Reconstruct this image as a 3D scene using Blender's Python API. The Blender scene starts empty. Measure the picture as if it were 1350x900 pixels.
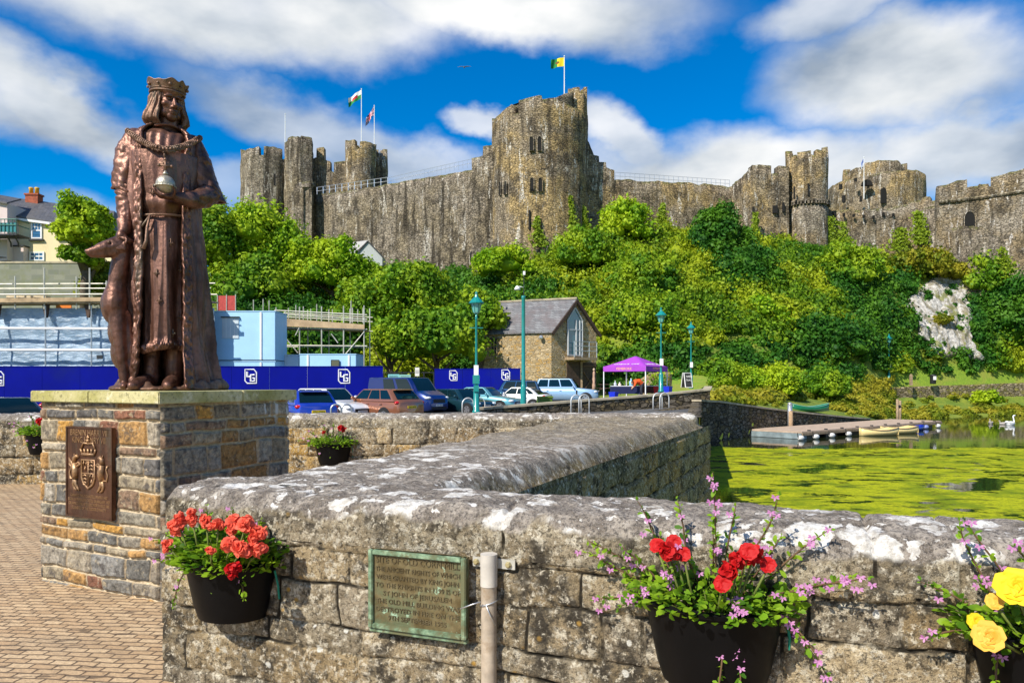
import bpy, bmesh, math, random
import numpy as np
from mathutils import Vector, Matrix
R = math.radians
SC = bpy.context.scene
COL = SC.collection

# ------------------------------------------------------------------ camera, sky, sun, exposure
F = 950.0; CX = 675.0; HY = 503.0; EYE = 1.47
cd = bpy.data.cameras.new('camera'); cam = bpy.data.objects.new('camera', cd); COL.objects.link(cam)
cam.location = (0, 0, EYE); cam.rotation_euler = (R(90), 0, 0)
cd.sensor_width = 36; cd.lens = 36 * F / 1350; cd.shift_y = (HY - 450) / 1350
cd.clip_start = 0.05; cd.clip_end = 6000
SC.camera = cam
SUN_EL = R(43); SUN_H = (-0.66, -0.75)
SUN_ROT = math.atan2(SUN_H[0], SUN_H[1])
world = bpy.data.worlds.new('World'); SC.world = world; world.use_nodes = True
sd = bpy.data.lights.new('sun', 'SUN'); sun = bpy.data.objects.new('sun', sd); COL.objects.link(sun)
sd.energy = 4.6; sd.angle = R(0.5); sd.color = (1.0, 0.94, 0.84)
_s = Vector((math.sin(SUN_ROT) * math.cos(SUN_EL), math.cos(SUN_ROT) * math.cos(SUN_EL), math.sin(SUN_EL)))
sun.rotation_euler = _s.to_track_quat('Z', 'Y').to_euler(); sun.location = (-30, -40, 60)
SC.view_settings.view_transform = 'Standard'; SC.view_settings.look = 'None'
SC.view_settings.exposure = 0.5; SC.view_settings.gamma = 1.0
SC.view_settings.use_curve_mapping = False

def at(px, py, d):
    return Vector(((px - CX) / F * d, d, EYE - (py - HY) / F * d))
def atg(px, d, z):
    return Vector(((px - CX) / F * d, d, z))

# ------------------------------------------------------------------ node helpers
class NT:
    def __init__(s, tree): s.t = tree; s.n = tree.nodes; s.l = tree.links
    def new(s, typ, **kw):
        nd = s.n.new(typ)
        for k, v in kw.items(): setattr(nd, k, v)
        return nd
    def put(s, sock, v):
        if hasattr(v, 'is_output') or isinstance(v, bpy.types.NodeSocket): s.l.new(v, sock)
        elif v is not None:
            if hasattr(sock, 'default_value'):
                try: sock.default_value = v
                except Exception:
                    sock.default_value = (v[0], v[1], v[2], 1.0) if hasattr(v, '__len__') else (v, v, v)
    def math(s, op, a, b=None, c=None, clamp=False):
        nd = s.new('ShaderNodeMath', operation=op); nd.use_clamp = clamp
        s.put(nd.inputs[0], a)
        if b is not None: s.put(nd.inputs[1], b)
        if c is not None: s.put(nd.inputs[2], c)
        return nd.outputs[0]
    def vmath(s, op, a, b=None):
        nd = s.new('ShaderNodeVectorMath', operation=op); s.put(nd.inputs[0], a)
        if b is not None: s.put(nd.inputs[1], b)
        return nd.outputs[0]
    def noise(s, vec, scale=5, detail=4, rough=0.55, dist=0.0, col=False):
        nd = s.new('ShaderNodeTexNoise'); s.put(nd.inputs['Vector'], vec)
        nd.inputs['Scale'].default_value = scale; nd.inputs['Detail'].default_value = detail
        nd.inputs['Roughness'].default_value = rough; nd.inputs['Distortion'].default_value = dist
        return nd.outputs['Color' if col else 0]
    def voro(s, vec, scale=5, feature='F1', out='Distance', rand=1.0):
        nd = s.new('ShaderNodeTexVoronoi', feature=feature); s.put(nd.inputs['Vector'], vec)
        nd.inputs['Scale'].default_value = scale; nd.inputs['Randomness'].default_value = rand
        return nd.outputs[out]
    def ramp(s, fac, stops, interp='LINEAR'):
        nd = s.new('ShaderNodeValToRGB'); s.put(nd.inputs[0], fac); cr = nd.color_ramp; cr.interpolation = interp
        while len(cr.elements) < len(stops): cr.elements.new(0.5)
        for e, (p, c) in zip(cr.elements, stops):
            e.position = p
            if not hasattr(c, '__len__'): c = (c, c, c)
            e.color = (c[0], c[1], c[2], 1)
        return nd.outputs[0]
    def mix(s, fac, a, b, mode='MIX'):
        nd = s.new('ShaderNodeMix', data_type='RGBA', blend_type=mode); nd.clamp_factor = True
        s.put(nd.inputs[0], fac); 
        for k, v in ((6, a), (7, b)):
            if isinstance(v, tuple): v = (v[0], v[1], v[2], 1)
            s.put(nd.inputs[k], v)
        return nd.outputs[2]
    def smooth(s, v, a, b, lo=0.0, hi=1.0):
        nd = s.new('ShaderNodeMapRange', interpolation_type='SMOOTHSTEP'); s.put(nd.inputs[0], v)
        nd.inputs[1].default_value = a; nd.inputs[2].default_value = b
        nd.inputs[3].default_value = lo; nd.inputs[4].default_value = hi
        return nd.outputs[0]
    def scale(s, vec, sc):
        nd = s.new('ShaderNodeVectorMath', operation='MULTIPLY'); s.put(nd.inputs[0], vec); nd.inputs[1].default_value = sc
        return nd.outputs[0]
    def pos(s): return s.new('ShaderNodeNewGeometry').outputs['Position']
    def obj(s): return s.new('ShaderNodeTexCoord').outputs['Object']
    def island(s): return s.new('ShaderNodeNewGeometry').outputs['Random Per Island']
    def attr(s, name, out='Fac'):
        nd = s.new('ShaderNodeAttribute'); nd.attribute_name = name; return nd.outputs[out]
    def bump(s, h, strength=0.5, dist=0.02, nrm=None):
        nd = s.new('ShaderNodeBump'); s.put(nd.inputs['Height'], h)
        nd.inputs['Strength'].default_value = strength; nd.inputs['Distance'].default_value = dist
        if nrm is not None: s.put(nd.inputs['Normal'], nrm)
        return nd.outputs[0]
    def norm_z(s):
        g = s.new('ShaderNodeNewGeometry'); sp = s.new('ShaderNodeSeparateXYZ'); s.l.new(g.outputs['Normal'], sp.inputs[0]); return sp.outputs[2]
    def sep(s, vec):
        sp = s.new('ShaderNodeSeparateXYZ'); s.put(sp.inputs[0], vec); return sp.outputs

def mat(name):
    m = bpy.data.materials.new(name); m.use_nodes = True
    nt = NT(m.node_tree); p = nt.n['Principled BSDF']
    return m, nt, p
def plain(name, col, rough=0.6, metal=0.0, var=0.12, scale=6, spec=0.4, coat=0.0, dirt=None):
    m, t, p = mat(name)
    o = t.obj(); n = t.noise(o, scale, 5, 0.6)
    lo = tuple(c * (1 - var) for c in col); hi = tuple(min(1, c * (1 + var)) for c in col)
    c = t.ramp(n, [(0.3, lo), (0.7, hi)])
    if dirt:
        n2 = t.noise(o, scale * 0.4, 6, 0.7); c = t.mix(t.smooth(n2, 0.5, 0.72), c, dirt)
    t.put(p.inputs['Base Color'], c); p.inputs['Roughness'].default_value = rough
    p.inputs['Metallic'].default_value = metal; p.inputs['Specular IOR Level'].default_value = spec
    p.inputs['Coat Weight'].default_value = coat; p.inputs['Coat Roughness'].default_value = 0.06
    return m

# ------------------------------------------------------------------ numpy noise
def _hash(ix, iy, iz, seed):
    h = (ix.astype(np.int64) * 374761393 + iy.astype(np.int64) * 668265263 + iz.astype(np.int64) * 2147483647 + seed * 974711) & 0xFFFFFFFF
    h = ((h ^ (h >> 13)) * 1274126177) & 0xFFFFFFFF
    h = ((h ^ (h >> 16)) * 2246822519) & 0xFFFFFFFF
    return ((h ^ (h >> 15)) & 0xFFFFFF) / float(0xFFFFFF)
def vnoise(p, seed=0):
    p = np.asarray(p, float); i = np.floor(p); f = p - i; f = f * f * (3 - 2 * f); i = i.astype(np.int64)
    x, y, z = i[:, 0], i[:, 1], i[:, 2]; fx, fy, fz = f[:, 0], f[:, 1], f[:, 2]
    r = 0
    for a in (0, 1):
        for b in (0, 1):
            for c in (0, 1):
                w = (fx if a else 1 - fx) * (fy if b else 1 - fy) * (fz if c else 1 - fz)
                r = r + w * _hash(x + a, y + b, z + c, seed)
    return r * 2 - 1
def fbm(p, octv=4, seed=0, gain=0.5, lac=2.03):
    p = np.asarray(p, float); a = 1.0; s = 0; tot = 0
    for k in range(octv):
        s = s + a * vnoise(p, seed + k * 17); tot += a; a *= gain; p = p * lac
    return s / tot
def sstep(x, a, b):
    t = np.clip((x - a) / (b - a), 0, 1); return t * t * (3 - 2 * t)

# ------------------------------------------------------------------ mesh building
def link(name, me, m=None, parent=None, smooth=False):
    o = bpy.data.objects.new(name, me); COL.objects.link(o)
    if m is not None: me.materials.append(m)
    if parent is not None: o.parent = parent
    if smooth:
        me.polygons.foreach_set('use_smooth', np.ones(len(me.polygons), bool))
    me.update()
    return o
def mesh_quads(name, V, Q, m=None, parent=None, smooth=False, attrs=None):
    V = np.ascontiguousarray(V, np.float32); Q = np.ascontiguousarray(Q, np.int32)
    me = bpy.data.meshes.new(name); k = Q.shape[1]
    me.vertices.add(len(V)); me.vertices.foreach_set('co', V.ravel())
    me.loops.add(Q.size); me.loops.foreach_set('vertex_index', Q.ravel())
    me.polygons.add(len(Q)); me.polygons.foreach_set('loop_start', np.arange(0, Q.size, k, dtype=np.int32))
    me.update(calc_edges=True)
    for an, av in (attrs or {}).items():
        av = np.asarray(av, np.float32)
        if av.ndim == 1:
            a = me.attributes.new(an, 'FLOAT', 'POINT'); a.data.foreach_set('value', av)
        else:
            a = me.attributes.new(an, 'FLOAT_VECTOR', 'POINT'); a.data.foreach_set('vector', np.ascontiguousarray(av, np.float32).ravel())
    return link(name, me, m, parent, smooth)
def grid_faces(nu, nv, wrap_u=False, off=0):
    u = np.arange(nu if wrap_u else nu - 1); v = np.arange(nv - 1)
    U, Vv = np.meshgrid(u, v, indexing='ij'); U2 = (U + 1) % nu
    return np.stack([U * nv + Vv, U2 * nv + Vv, U2 * nv + Vv + 1, U * nv + Vv + 1], -1).reshape(-1, 4) + off

class MB:
    """collects shapes into one mesh"""
    def __init__(s): s.v = []; s.f = []; s.mi = []; s.cur = 0
    def add(s, vs, fs):
        o = len(s.v); s.v.extend([tuple(v) for v in vs])
        s.f.extend([tuple(i + o for i in f) for f in fs]); s.mi.extend([s.cur] * len(fs)); return s
    def box(s, x0, x1, y0, y1, z0, z1):
        return s.add([(x0,y0,z0),(x1,y0,z0),(x1,y1,z0),(x0,y1,z0),(x0,y0,z1),(x1,y0,z1),(x1,y1,z1),(x0,y1,z1)],
              [(0,3,2,1),(4,5,6,7),(0,1,5,4),(1,2,6,5),(2,3,7,6),(3,0,4,7)])
    def obox(s, c, u, v, w):
        c, u, v, w = map(Vector, (c, u, v, w)); P = []
        for k in (-1, 1):
            for a, b in ((-1,-1),(1,-1),(1,1),(-1,1)): P.append(c + u*a + v*b + w*k)
        return s.add(P, [(0,3,2,1),(4,5,6,7),(0,1,5,4),(1,2,6,5),(2,3,7,6),(3,0,4,7)])
    def beam(s, a, b, w, h=None, up=(0,0,1)):
        a, b = Vector(a), Vector(b); d = b - a; L = d.length; d.normalize(); upv = Vector(up)
        if abs(d.dot(upv)) > 0.98: upv = Vector((1,0,0))
        sx = d.cross(upv).normalized(); sz = sx.cross(d)
        return s.obox((a + b) / 2, d * L / 2, sx * w / 2, sz * (h or w) / 2)
    def tube(s, pts, r, n=8, caps=True, closed=False):
        pts = [Vector(p) for p in pts]; m = len(pts)
        rs = r if hasattr(r, '__len__') else [r] * m
        vs = []; prev = None
        for i, p in enumerate(pts):
            if closed: t = pts[(i+1) % m] - pts[i-1]
            else: t = pts[min(i+1, m-1)] - pts[max(i-1, 0)]
            t.normalize()
            if prev is None:
                u = t.cross(Vector((0,0,1)))
                if u.length < 1e-3: u = t.cross(Vector((1,0,0)))
            else: u = prev - t * prev.dot(t)
            u.normalize(); prev = u; w = t.cross(u)
            for k in range(n):
                a = 2 * math.pi * k / n; vs.append(p + (u * math.cos(a) + w * math.sin(a)) * rs[i])
        fs = []
        for i in range(m if closed else m - 1):
            j = (i + 1) % m
            for k in range(n): fs.append((i*n+k, i*n+(k+1)%n, j*n+(k+1)%n, j*n+k))
        if caps and not closed:
            fs.append(tuple(range(n))[::-1]); fs.append(tuple((m-1)*n + k for k in range(n)))
        return s.add(vs, fs)
    def lathe(s, prof, c=(0,0,0), n=20, sx=1.0, sy=1.0, caps=True):
        vs = []; m = len(prof)
        for (r, z) in prof:
            for k in range(n):
                a = 2*math.pi*k/n; vs.append((c[0]+r*sx*math.cos(a), c[1]+r*sy*math.sin(a), c[2]+z))
        fs = [(i*n+k, i*n+(k+1)%n, (i+1)*n+(k+1)%n, (i+1)*n+k) for i in range(m-1) for k in range(n)]
        if caps: fs.append(tuple(range(n))[::-1]); fs.append(tuple((m-1)*n+k for k in range(n)))
        return s.add(vs, fs)
    def ball(s, c, r, n=12, mrot=None):
        if not hasattr(r, '__len__'): r = (r, r, r)
        vs = []; h = n // 2
        M = mrot or Matrix.Identity(3); c = Vector(c)
        vs.append(c + M @ Vector((0, 0, -r[2])))
        for i in range(1, h):
            ph = -math.pi/2 + math.pi*i/h
            for k in range(n):
                a = 2*math.pi*k/n
                vs.append(c + M @ Vector((r[0]*math.cos(ph)*math.cos(a), r[1]*math.cos(ph)*math.sin(a), r[2]*math.sin(ph))))
        vs.append(c + M @ Vector((0, 0, r[2])))
        fs = [(0, 1+(k+1)%n, 1+k) for k in range(n)]
        for i in range(h-2):
            for k in range(n): fs.append((1+i*n+k, 1+i*n+(k+1)%n, 1+(i+1)*n+(k+1)%n, 1+(i+1)*n+k))
        e = len(vs) - 1; b = 1 + (h-2)*n
        fs += [(b+k, b+(k+1)%n, e) for k in range(n)]
        return s.add(vs, fs)
    def prism(s, poly, d):
        """poly: list of 3-D points in a plane, d: thickness vector"""
        d = Vector(d); n = len(poly); P = [Vector(p) for p in poly]
        vs = P + [p + d for p in P]
        fs = [tuple(range(n))[::-1], tuple(range(n, 2*n))] + [(i, (i+1)%n, n+(i+1)%n, n+i) for i in range(n)]
        return s.add(vs, fs)
    def quad(s, a, b, c, d): return s.add([a, b, c, d], [(0,1,2,3)])
    def build(s, name, m=None, parent=None, smooth=False, bevel=0.0, fix=True, sharp=None):
        me = bpy.data.meshes.new(name); me.from_pydata(s.v, [], s.f)
        bm = bmesh.new(); bm.from_mesh(me)
        if fix: bmesh.ops.recalc_face_normals(bm, faces=bm.faces)
        if bevel > 0:
            es = [e for e in bm.edges if len(e.link_faces) == 2 and e.calc_face_angle(0) > 0.5]
            bmesh.ops.bevel(bm, geom=es, offset=bevel, segments=2, affect='EDGES', clamp_overlap=True)
        if smooth and sharp is not None:
            for e in bm.edges:
                if len(e.link_faces) == 2 and e.calc_face_angle(0) > sharp: e.smooth = False
        bm.to_mesh(me); bm.free()
        ms = m if isinstance(m, (list, tuple)) else [m]
        o = link(name, me, None, parent, smooth)
        for q in ms:
            if q is not None: me.materials.append(q)
        if len(ms) > 1 and bevel == 0: me.polygons.foreach_set('material_index', np.array(s.mi, np.int32))
        me.update(); return o

def tag(o, label, cat, group=None, kind=None):
    o['label'] = label; o['category'] = cat
    if group: o['group'] = group
    if kind: o['kind'] = kind
    return o
def structure(o): o['kind'] = 'structure'; return o
def thing(name, label, cat, loc=(0,0,0), rz=0.0, group=None, sc=1.0):
    o = bpy.data.objects.new(name, None); COL.objects.link(o); o.empty_display_size = 0.3
    o.location = loc; o.rotation_euler = (0, 0, rz); o.scale = (sc, sc, sc)
    return tag(o, label, cat, group)
def dup(root, loc=None, rz=None, label=None, sc=None):
    r = root.copy(); COL.objects.link(r)
    if loc is not None: r.location = loc
    if rz is not None: r.rotation_euler = (0, 0, rz)
    if sc is not None: r.scale = (sc, sc, sc)
    if label: r['label'] = label
    for ch in list(root.children):
        c = ch.copy(); COL.objects.link(c); c.parent = r
        for g in list(ch.children):
            d = g.copy(); COL.objects.link(d); d.parent = c
    return r
def text_mesh(s, size, ext=0.002, align='CENTER', spacing=1.0):
    cu = bpy.data.curves.new('lettering', 'FONT'); cu.body = s; cu.size = size; cu.extrude = ext
    cu.align_x = align; cu.align_y = 'CENTER'; cu.resolution_u = 2; cu.space_character = spacing
    o = bpy.data.objects.new('lettering', cu); COL.objects.link(o)
    dg = bpy.context.evaluated_depsgraph_get(); me = bpy.data.meshes.new_from_object(o.evaluated_get(dg))
    bpy.data.objects.remove(o); bpy.data.curves.remove(cu)
    return me
def text_add(mb, s, size, origin, ux, uz, ext=0.002, align='CENTER', spacing=1.0, width=None):
    """lay text into an MB on the plane (ux, uz)"""
    me = text_mesh(s, size, ext, align, spacing); o = Vector(origin); ux = Vector(ux).normalized(); uz = Vector(uz).normalized(); n = ux.cross(uz)
    k = 1.0
    if width and len(me.vertices):
        xs = [v.co.x for v in me.vertices]; k = width / max(1e-6, max(xs) - min(xs))
    mb.add([o + ux*v.co.x*k + uz*v.co.y + n*v.co.z for v in me.vertices], [tuple(p.vertices) for p in me.polygons])
    bpy.data.meshes.remove(me)
def remesh(mb_or_obj, voxel, smooth_it=4):
    me = bpy.data.meshes.new('sculpt'); me.from_pydata(mb_or_obj.v, [], mb_or_obj.f)
    bm = bmesh.new(); bm.from_mesh(me); bmesh.ops.recalc_face_normals(bm, faces=bm.faces); bm.to_mesh(me); bm.free()
    o = bpy.data.objects.new('sculpt', me); COL.objects.link(o)
    md = o.modifiers.new('r', 'REMESH'); md.mode = 'VOXEL'; md.voxel_size = voxel
    if smooth_it:
        sm = o.modifiers.new('s', 'SMOOTH'); sm.factor = 0.5; sm.iterations = smooth_it
    dg = bpy.context.evaluated_depsgraph_get(); out = bpy.data.meshes.new_from_object(o.evaluated_get(dg))
    bpy.data.objects.remove(o); bpy.data.meshes.remove(me)
    return out
def mverts(me):
    a = np.empty(len(me.vertices) * 3, np.float32); me.vertices.foreach_get('co', a); return a.reshape(-1, 3).astype(float)
def mset(me, V): me.vertices.foreach_set('co', np.ascontiguousarray(V, np.float32).ravel()); me.update()
def mnorm(me):
    a = np.empty(len(me.vertices) * 3, np.float32); me.vertex_normals.foreach_get('vector', a); return a.reshape(-1, 3).astype(float)

# ------------------------------------------------------------------ world: Nishita sky with cloud banks at infinity
def build_world():
    t = NT(world.node_tree); t.n.clear()
    out = t.new('ShaderNodeOutputWorld'); bg = t.new('ShaderNodeBackground'); bg.inputs[1].default_value = 0.09
    sky = t.new('ShaderNodeTexSky', sky_type='NISHITA'); sky.sun_disc = False
    sky.sun_elevation = SUN_EL; sky.sun_rotation = SUN_ROT; sky.air_density = 1.0; sky.dust_density = 0.3; sky.ozone_density = 3.0
    d = t.new('ShaderNodeTexCoord').outputs['Generated']
    x, y, z = t.sep(d)
    az = t.math('ARCTAN2', x, y); el = t.math('ARCSINE', z)
    hs = t.new('ShaderNodeHueSaturation'); hs.inputs['Hue'].default_value = 0.506; hs.inputs['Saturation'].default_value = 1.72; hs.inputs['Value'].default_value = 1.25
    t.put(hs.inputs['Color'], sky.outputs[0])
    # soft warp so that cloud edges billow
    n1 = t.noise(t.scale(d, (1.0, 1.0, 1.5)), 5.2, 6.5, 0.54, 0.0, col=True)
    nx, ny, nz = t.sep(n1)
    azw = t.math('ADD', az, t.math('MULTIPLY', t.math('SUBTRACT', nx, 0.5), 0.20))
    elw = t.math('ADD', el, t.math('MULTIPLY', t.math('SUBTRACT', ny, 0.5), 0.14))
    def dirpx(px, py):
        X = (px - CX) / F; Z = (HY - py) / F; L = math.sqrt(X*X + 1 + Z*Z); return math.atan2(X, 1), math.asin(Z / L)
    m = None
    #  centre px, radii px, tilt (deg), weight
    for (px, py, rx, ry, rot, w) in [
        (300, 14, 420, 84, 3, 1.0), (690, 12, 265, 62, -3, 1.0), (60, 140, 190, 56, -17, 1.0), (-60, 120, 160, 60, 0, .9),
        (440, 190, 240, 48, -16, .82), (620, 172, 46, 22, 0, .75), (560, 235, 150, 34, 0, .55), (310, 255, 130, 40, 0, .5),
        (1190, 98, 185, 88, -5, 1.0), (1110, 8, 120, 50, 0, .8), (1260, 190, 210, 60, 0, .95), (980, 225, 290, 66, -4, 1.0),
        (830, 178, 90, 36, -18, .85), (1420, 240, 200, 80, 0, .9), (120, 290, 120, 30, 0, .35)]:
        a0, e0 = dirpx(px, py); a1, _ = dirpx(px + 40, py); _, e1 = dirpx(px, py - 40)
        ra = rx * abs(a1 - a0) / 40; re = ry * abs(e1 - e0) / 40; c, s_ = math.cos(R(rot)), math.sin(R(rot))
        da = t.math('DIVIDE', t.math('SUBTRACT', azw, a0), ra); de = t.math('DIVIDE', t.math('SUBTRACT', elw, e0), re)
        if rot:
            k = re / ra
            da2 = t.math('ADD', t.math('MULTIPLY', da, c), t.math('MULTIPLY', de, s_ * k)); de2 = t.math('SUBTRACT', t.math('MULTIPLY', de, c), t.math('MULTIPLY', da, s_ / k)); da, de = da2, de2
        q = t.math('SQRT', t.math('ADD', t.math('MULTIPLY', da, da), t.math('MULTIPLY', de, de)))
        v = t.smooth(q, 0.45, 1.2, w, 0.0)
        m = v if m is None else t.math('MAXIMUM', m, v)
    # clouds in the rest of the sky
    n2 = t.noise(t.scale(d, (1, 1, 1.6)), 2.6, 6, 0.55)
    back = t.math('MULTIPLY', t.smooth(n2, 0.5, 0.62), t.smooth(y, 0.55, 0.3))
    m = t.math('MAXIMUM', m, back)
    n3 = t.noise(t.scale(d, (1, 1, 1.4)), 5.0, 4, 0.45)
    m = t.math('MULTIPLY', m, t.smooth(n3, 0.2, 0.55, 0.78, 1.0))
    shade = t.noise(t.scale(d, (1.0, 1.0, 2.0)), 5.0, 5, 0.5)
    cc = t.ramp(shade, [(0.34, (2.7, 3.3, 4.1)), (0.50, (5.4, 5.8, 6.2)), (0.68, (8.2, 8.2, 8.1))])
    t.put(bg.inputs[0], t.mix(m, hs.outputs[0], cc))
    t.l.new(bg.outputs[0], out.inputs[0])
build_world()
# ------------------------------------------------------------------ materials
def m_old_wall():
    """weathered limestone rubble: buff stone, black algae, white, grey and ochre lichen"""
    m, t, p = mat('weathered_limestone')
    P = t.pos(); tint = t.attr('tint', 'Vector'); mort = t.attr('mort'); topm = t.attr('top')
    big = t.noise(P, 3.2, 6, 0.62); mid = t.noise(P, 13, 6, 0.68); fine = t.noise(P, 70, 5, 0.7); grit = t.noise(P, 260, 3, 0.7)
    c = t.mix(t.smooth(mid, 0.3, 0.7), (0.30, 0.235, 0.145), (0.50, 0.42, 0.29))
    c = t.mix(1.0, c, tint, 'MULTIPLY')
    c = t.mix(t.smooth(fine, 0.3, 0.7, 0.0, 0.75), c, t.mix(0.45, c, (0.10, 0.085, 0.06)))
    c = t.mix(t.smooth(t.noise(P, 22, 5, 0.7), 0.52, 0.62, 0, 0.85), c, (0.60, 0.54, 0.42))   # pale grey crust
    c = t.mix(t.math('MULTIPLY', t.smooth(big, 0.44, 0.58), t.smooth(mid, 0.36, 0.58)), c, (0.055, 0.046, 0.034))   # black algae
    c = t.mix(t.smooth(grit, 0.52, 0.66, 0, 0.85), c, (0.035, 0.03, 0.022)); c = t.mix(t.smooth(t.noise(P, 46, 6, .75), .50, .60, 0, .8), c, (.045, .037, .026)); c = t.mix(t.smooth(t.noise(P, 31, 6, .75), .54, .62, 0, .75), c, (.68, .61, .47))
    spots = t.voro(t.vmath('ADD', P, t.scale(t.noise(P, 6, 2, .5, 0, True), (.1, .1, .1))), 9, 'F1')
    c = t.mix(t.math('MULTIPLY', t.smooth(spots, 0.16, 0.10), t.smooth(t.noise(P, 2.0, 2), 0.5, 0.56)), c, (0.62, 0.60, 0.53))
    c = t.mix(t.math('MULTIPLY', t.smooth(t.voro(P, 13, 'F1'), 0.20, 0.06), t.smooth(t.noise(P, 1.7, 3), 0.56, 0.64)), c, (0.42, 0.25, 0.06))
    c = t.mix(t.math('MULTIPLY', t.smooth(mort, 0.45, 0.95), t.smooth(t.noise(P, 4.3, 4, .6), 0.46, 0.58)), c, (0.03, 0.025, 0.018))
    # coping: grey crust with rounded white lichen plates
    gc = t.mix(t.smooth(mid, 0.36, 0.66), (0.17, 0.14, 0.11), (0.45, 0.39, 0.32))
    gc = t.mix(t.smooth(fine, 0.45, 0.62, 0, .8), gc, (0.05, 0.044, 0.04))
    gc = t.mix(t.smooth(grit, 0.52, 0.66, 0, .7), gc, (0.44, 0.40, 0.36))
    wp = t.vmath('ADD', P, t.scale(t.vmath('SUBTRACT', t.noise(P, 11, 4, .6, 0, True), (.5, .5, .5)), (.17, .17, .17)))
    wp = t.scale(wp, (1.0, 1.5, 1.0))
    v1 = t.voro(wp, 4.6, 'F1'); v1c = t.sep(t.voro(wp, 4.6, 'F1', 'Color'))[0]
    plate = t.smooth(t.math('SUBTRACT', v1, t.math('MULTIPLY', v1c, 0.53)), 0.055, -0.03)
    v2 = t.voro(wp, 13, 'F1'); v2c = t.sep(t.voro(wp, 13, 'F1', 'Color'))[1]
    plate = t.math('MAXIMUM', plate, t.math('MULTIPLY', t.smooth(t.math('SUBTRACT', v2, t.math('MULTIPLY', v2c, 0.55)), 0.0, -0.06), t.smooth(big, 0.42, 0.52)))
    plate = t.math('MULTIPLY', plate, t.smooth(t.math('ADD', t.noise(P, 55, 5, .75), t.math('MULTIPLY', plate, .28)), .52, .66))
    wc = t.mix(t.smooth(t.noise(P, 26, 6, .75), 0.38, 0.62), (0.84, 0.81, 0.75), (0.50, 0.46, 0.40))
    white = t.attr('lich')
    gc = t.mix(t.math('MULTIPLY', plate, white), gc, wc)
    c = t.mix(topm, c, gc)
    t.put(p.inputs['Base Color'], c); p.inputs['Roughness'].default_value = 0.95; p.inputs['Specular IOR Level'].default_value = 0.15
    h = t.math('ADD', t.math('MULTIPLY', mid, 0.6), t.math('ADD', t.math('MULTIPLY', fine, 0.35), t.math('MULTIPLY', grit, 0.14)))
    t.put(p.inputs['Normal'], t.bump(h, 0.95, 0.035))
    return m
M_WALL = m_old_wall()

def m_castle(name, lo, hi, pale, warm, streak=0.6):
    m, t, p = mat(name)
    P = t.pos()
    jit = t.vmath('ADD', P, t.scale(t.vmath('SUBTRACT', t.noise(P, 1.2, 2, .5, 0, True), (.5, .5, .5)), (.5, .5, .25)))
    Ps = t.scale(jit, (1.0, 1.0, 2.3))
    cell = t.sep(t.voro(Ps, 2.0, 'F1', 'Color')); edge = t.voro(Ps, 2.0, 'DISTANCE_TO_EDGE')
    big = t.noise(P, 0.22, 5, 0.6); mid = t.noise(P, 1.0, 6, 0.68); fine = t.noise(P, 4.2, 5, 0.72)
    st = t.noise(t.scale(P, (1.0, 1.0, 0.085)), 1.15, 5, 0.62); st2 = t.noise(t.scale(P, (1.0, 1.0, 0.16)), 1.5, 6, 0.7, 0.6)
    c = t.mix(cell[0], lo, hi)
    c = t.mix(t.smooth(mid, 0.3, 0.7), c, t.mix(0.55, c, hi))
    c = t.mix(t.smooth(big, 0.44, 0.6, 0, 0.85), c, t.mix(t.smooth(cell[1], .2, .8), warm, tuple(q * .62 for q in warm)))
    c = t.mix(t.smooth(edge, 0.07, 0.02, 0, 0.55), c, (0.045, 0.037, 0.028))
    c = t.mix(t.smooth(st, 0.50, 0.64, 0, streak), c, (0.032, 0.027, 0.021))
    c = t.mix(t.math('MULTIPLY', t.smooth(fine, 0.5, 0.66, 0, .8), t.smooth(mid, .4, .6)), c, (0.04, 0.034, 0.026))
    c = t.mix(t.math('MULTIPLY', t.smooth(t.noise(P, .33, 6, .7), .5, .6, 0, .8), t.smooth(fine, .3, .55)), c, (.06, .05, .038))
    c = t.mix(t.math('MULTIPLY', t.smooth(st2, 0.56, 0.62), t.smooth(fine, 0.42, 0.56)), c, pale)
    c = t.mix(t.math('MULTIPLY', t.smooth(t.norm_z(), 0.5, 0.8), t.smooth(mid, .4, .55)), c, (0.16, 0.16, 0.05))
    t.put(p.inputs['Base Color'], c); p.inputs['Roughness'].default_value = 0.95; p.inputs['Specular IOR Level'].default_value = 0.1
    h = t.math('ADD', t.math('MULTIPLY', t.smooth(edge, 0, 0.12), 0.6), t.math('ADD', t.math('MULTIPLY', fine, .9), t.math('MULTIPLY', cell[2], .5)))
    t.put(p.inputs['Normal'], t.bump(h, 1.0, 0.16))
    return m
M_CASTLE = m_castle('castle_stone', (0.15, 0.12, 0.083), (0.42, 0.34, 0.235), (0.72, 0.67, 0.58), (0.56, 0.40, 0.18), .55)
M_CASTLE_GREY = m_castle('castle_grey_stone', (0.13, 0.11, 0.085), (0.40, 0.335, 0.255), (0.60, 0.55, 0.47), (0.36, 0.29, 0.19), 0.8)
M_CASTLE_PALE = m_castle('castle_pale_stone', (0.20, 0.165, 0.125), (0.44, 0.38, 0.29), (0.72, 0.67, 0.6), (0.36, 0.27, 0.15), 0.5)

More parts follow.
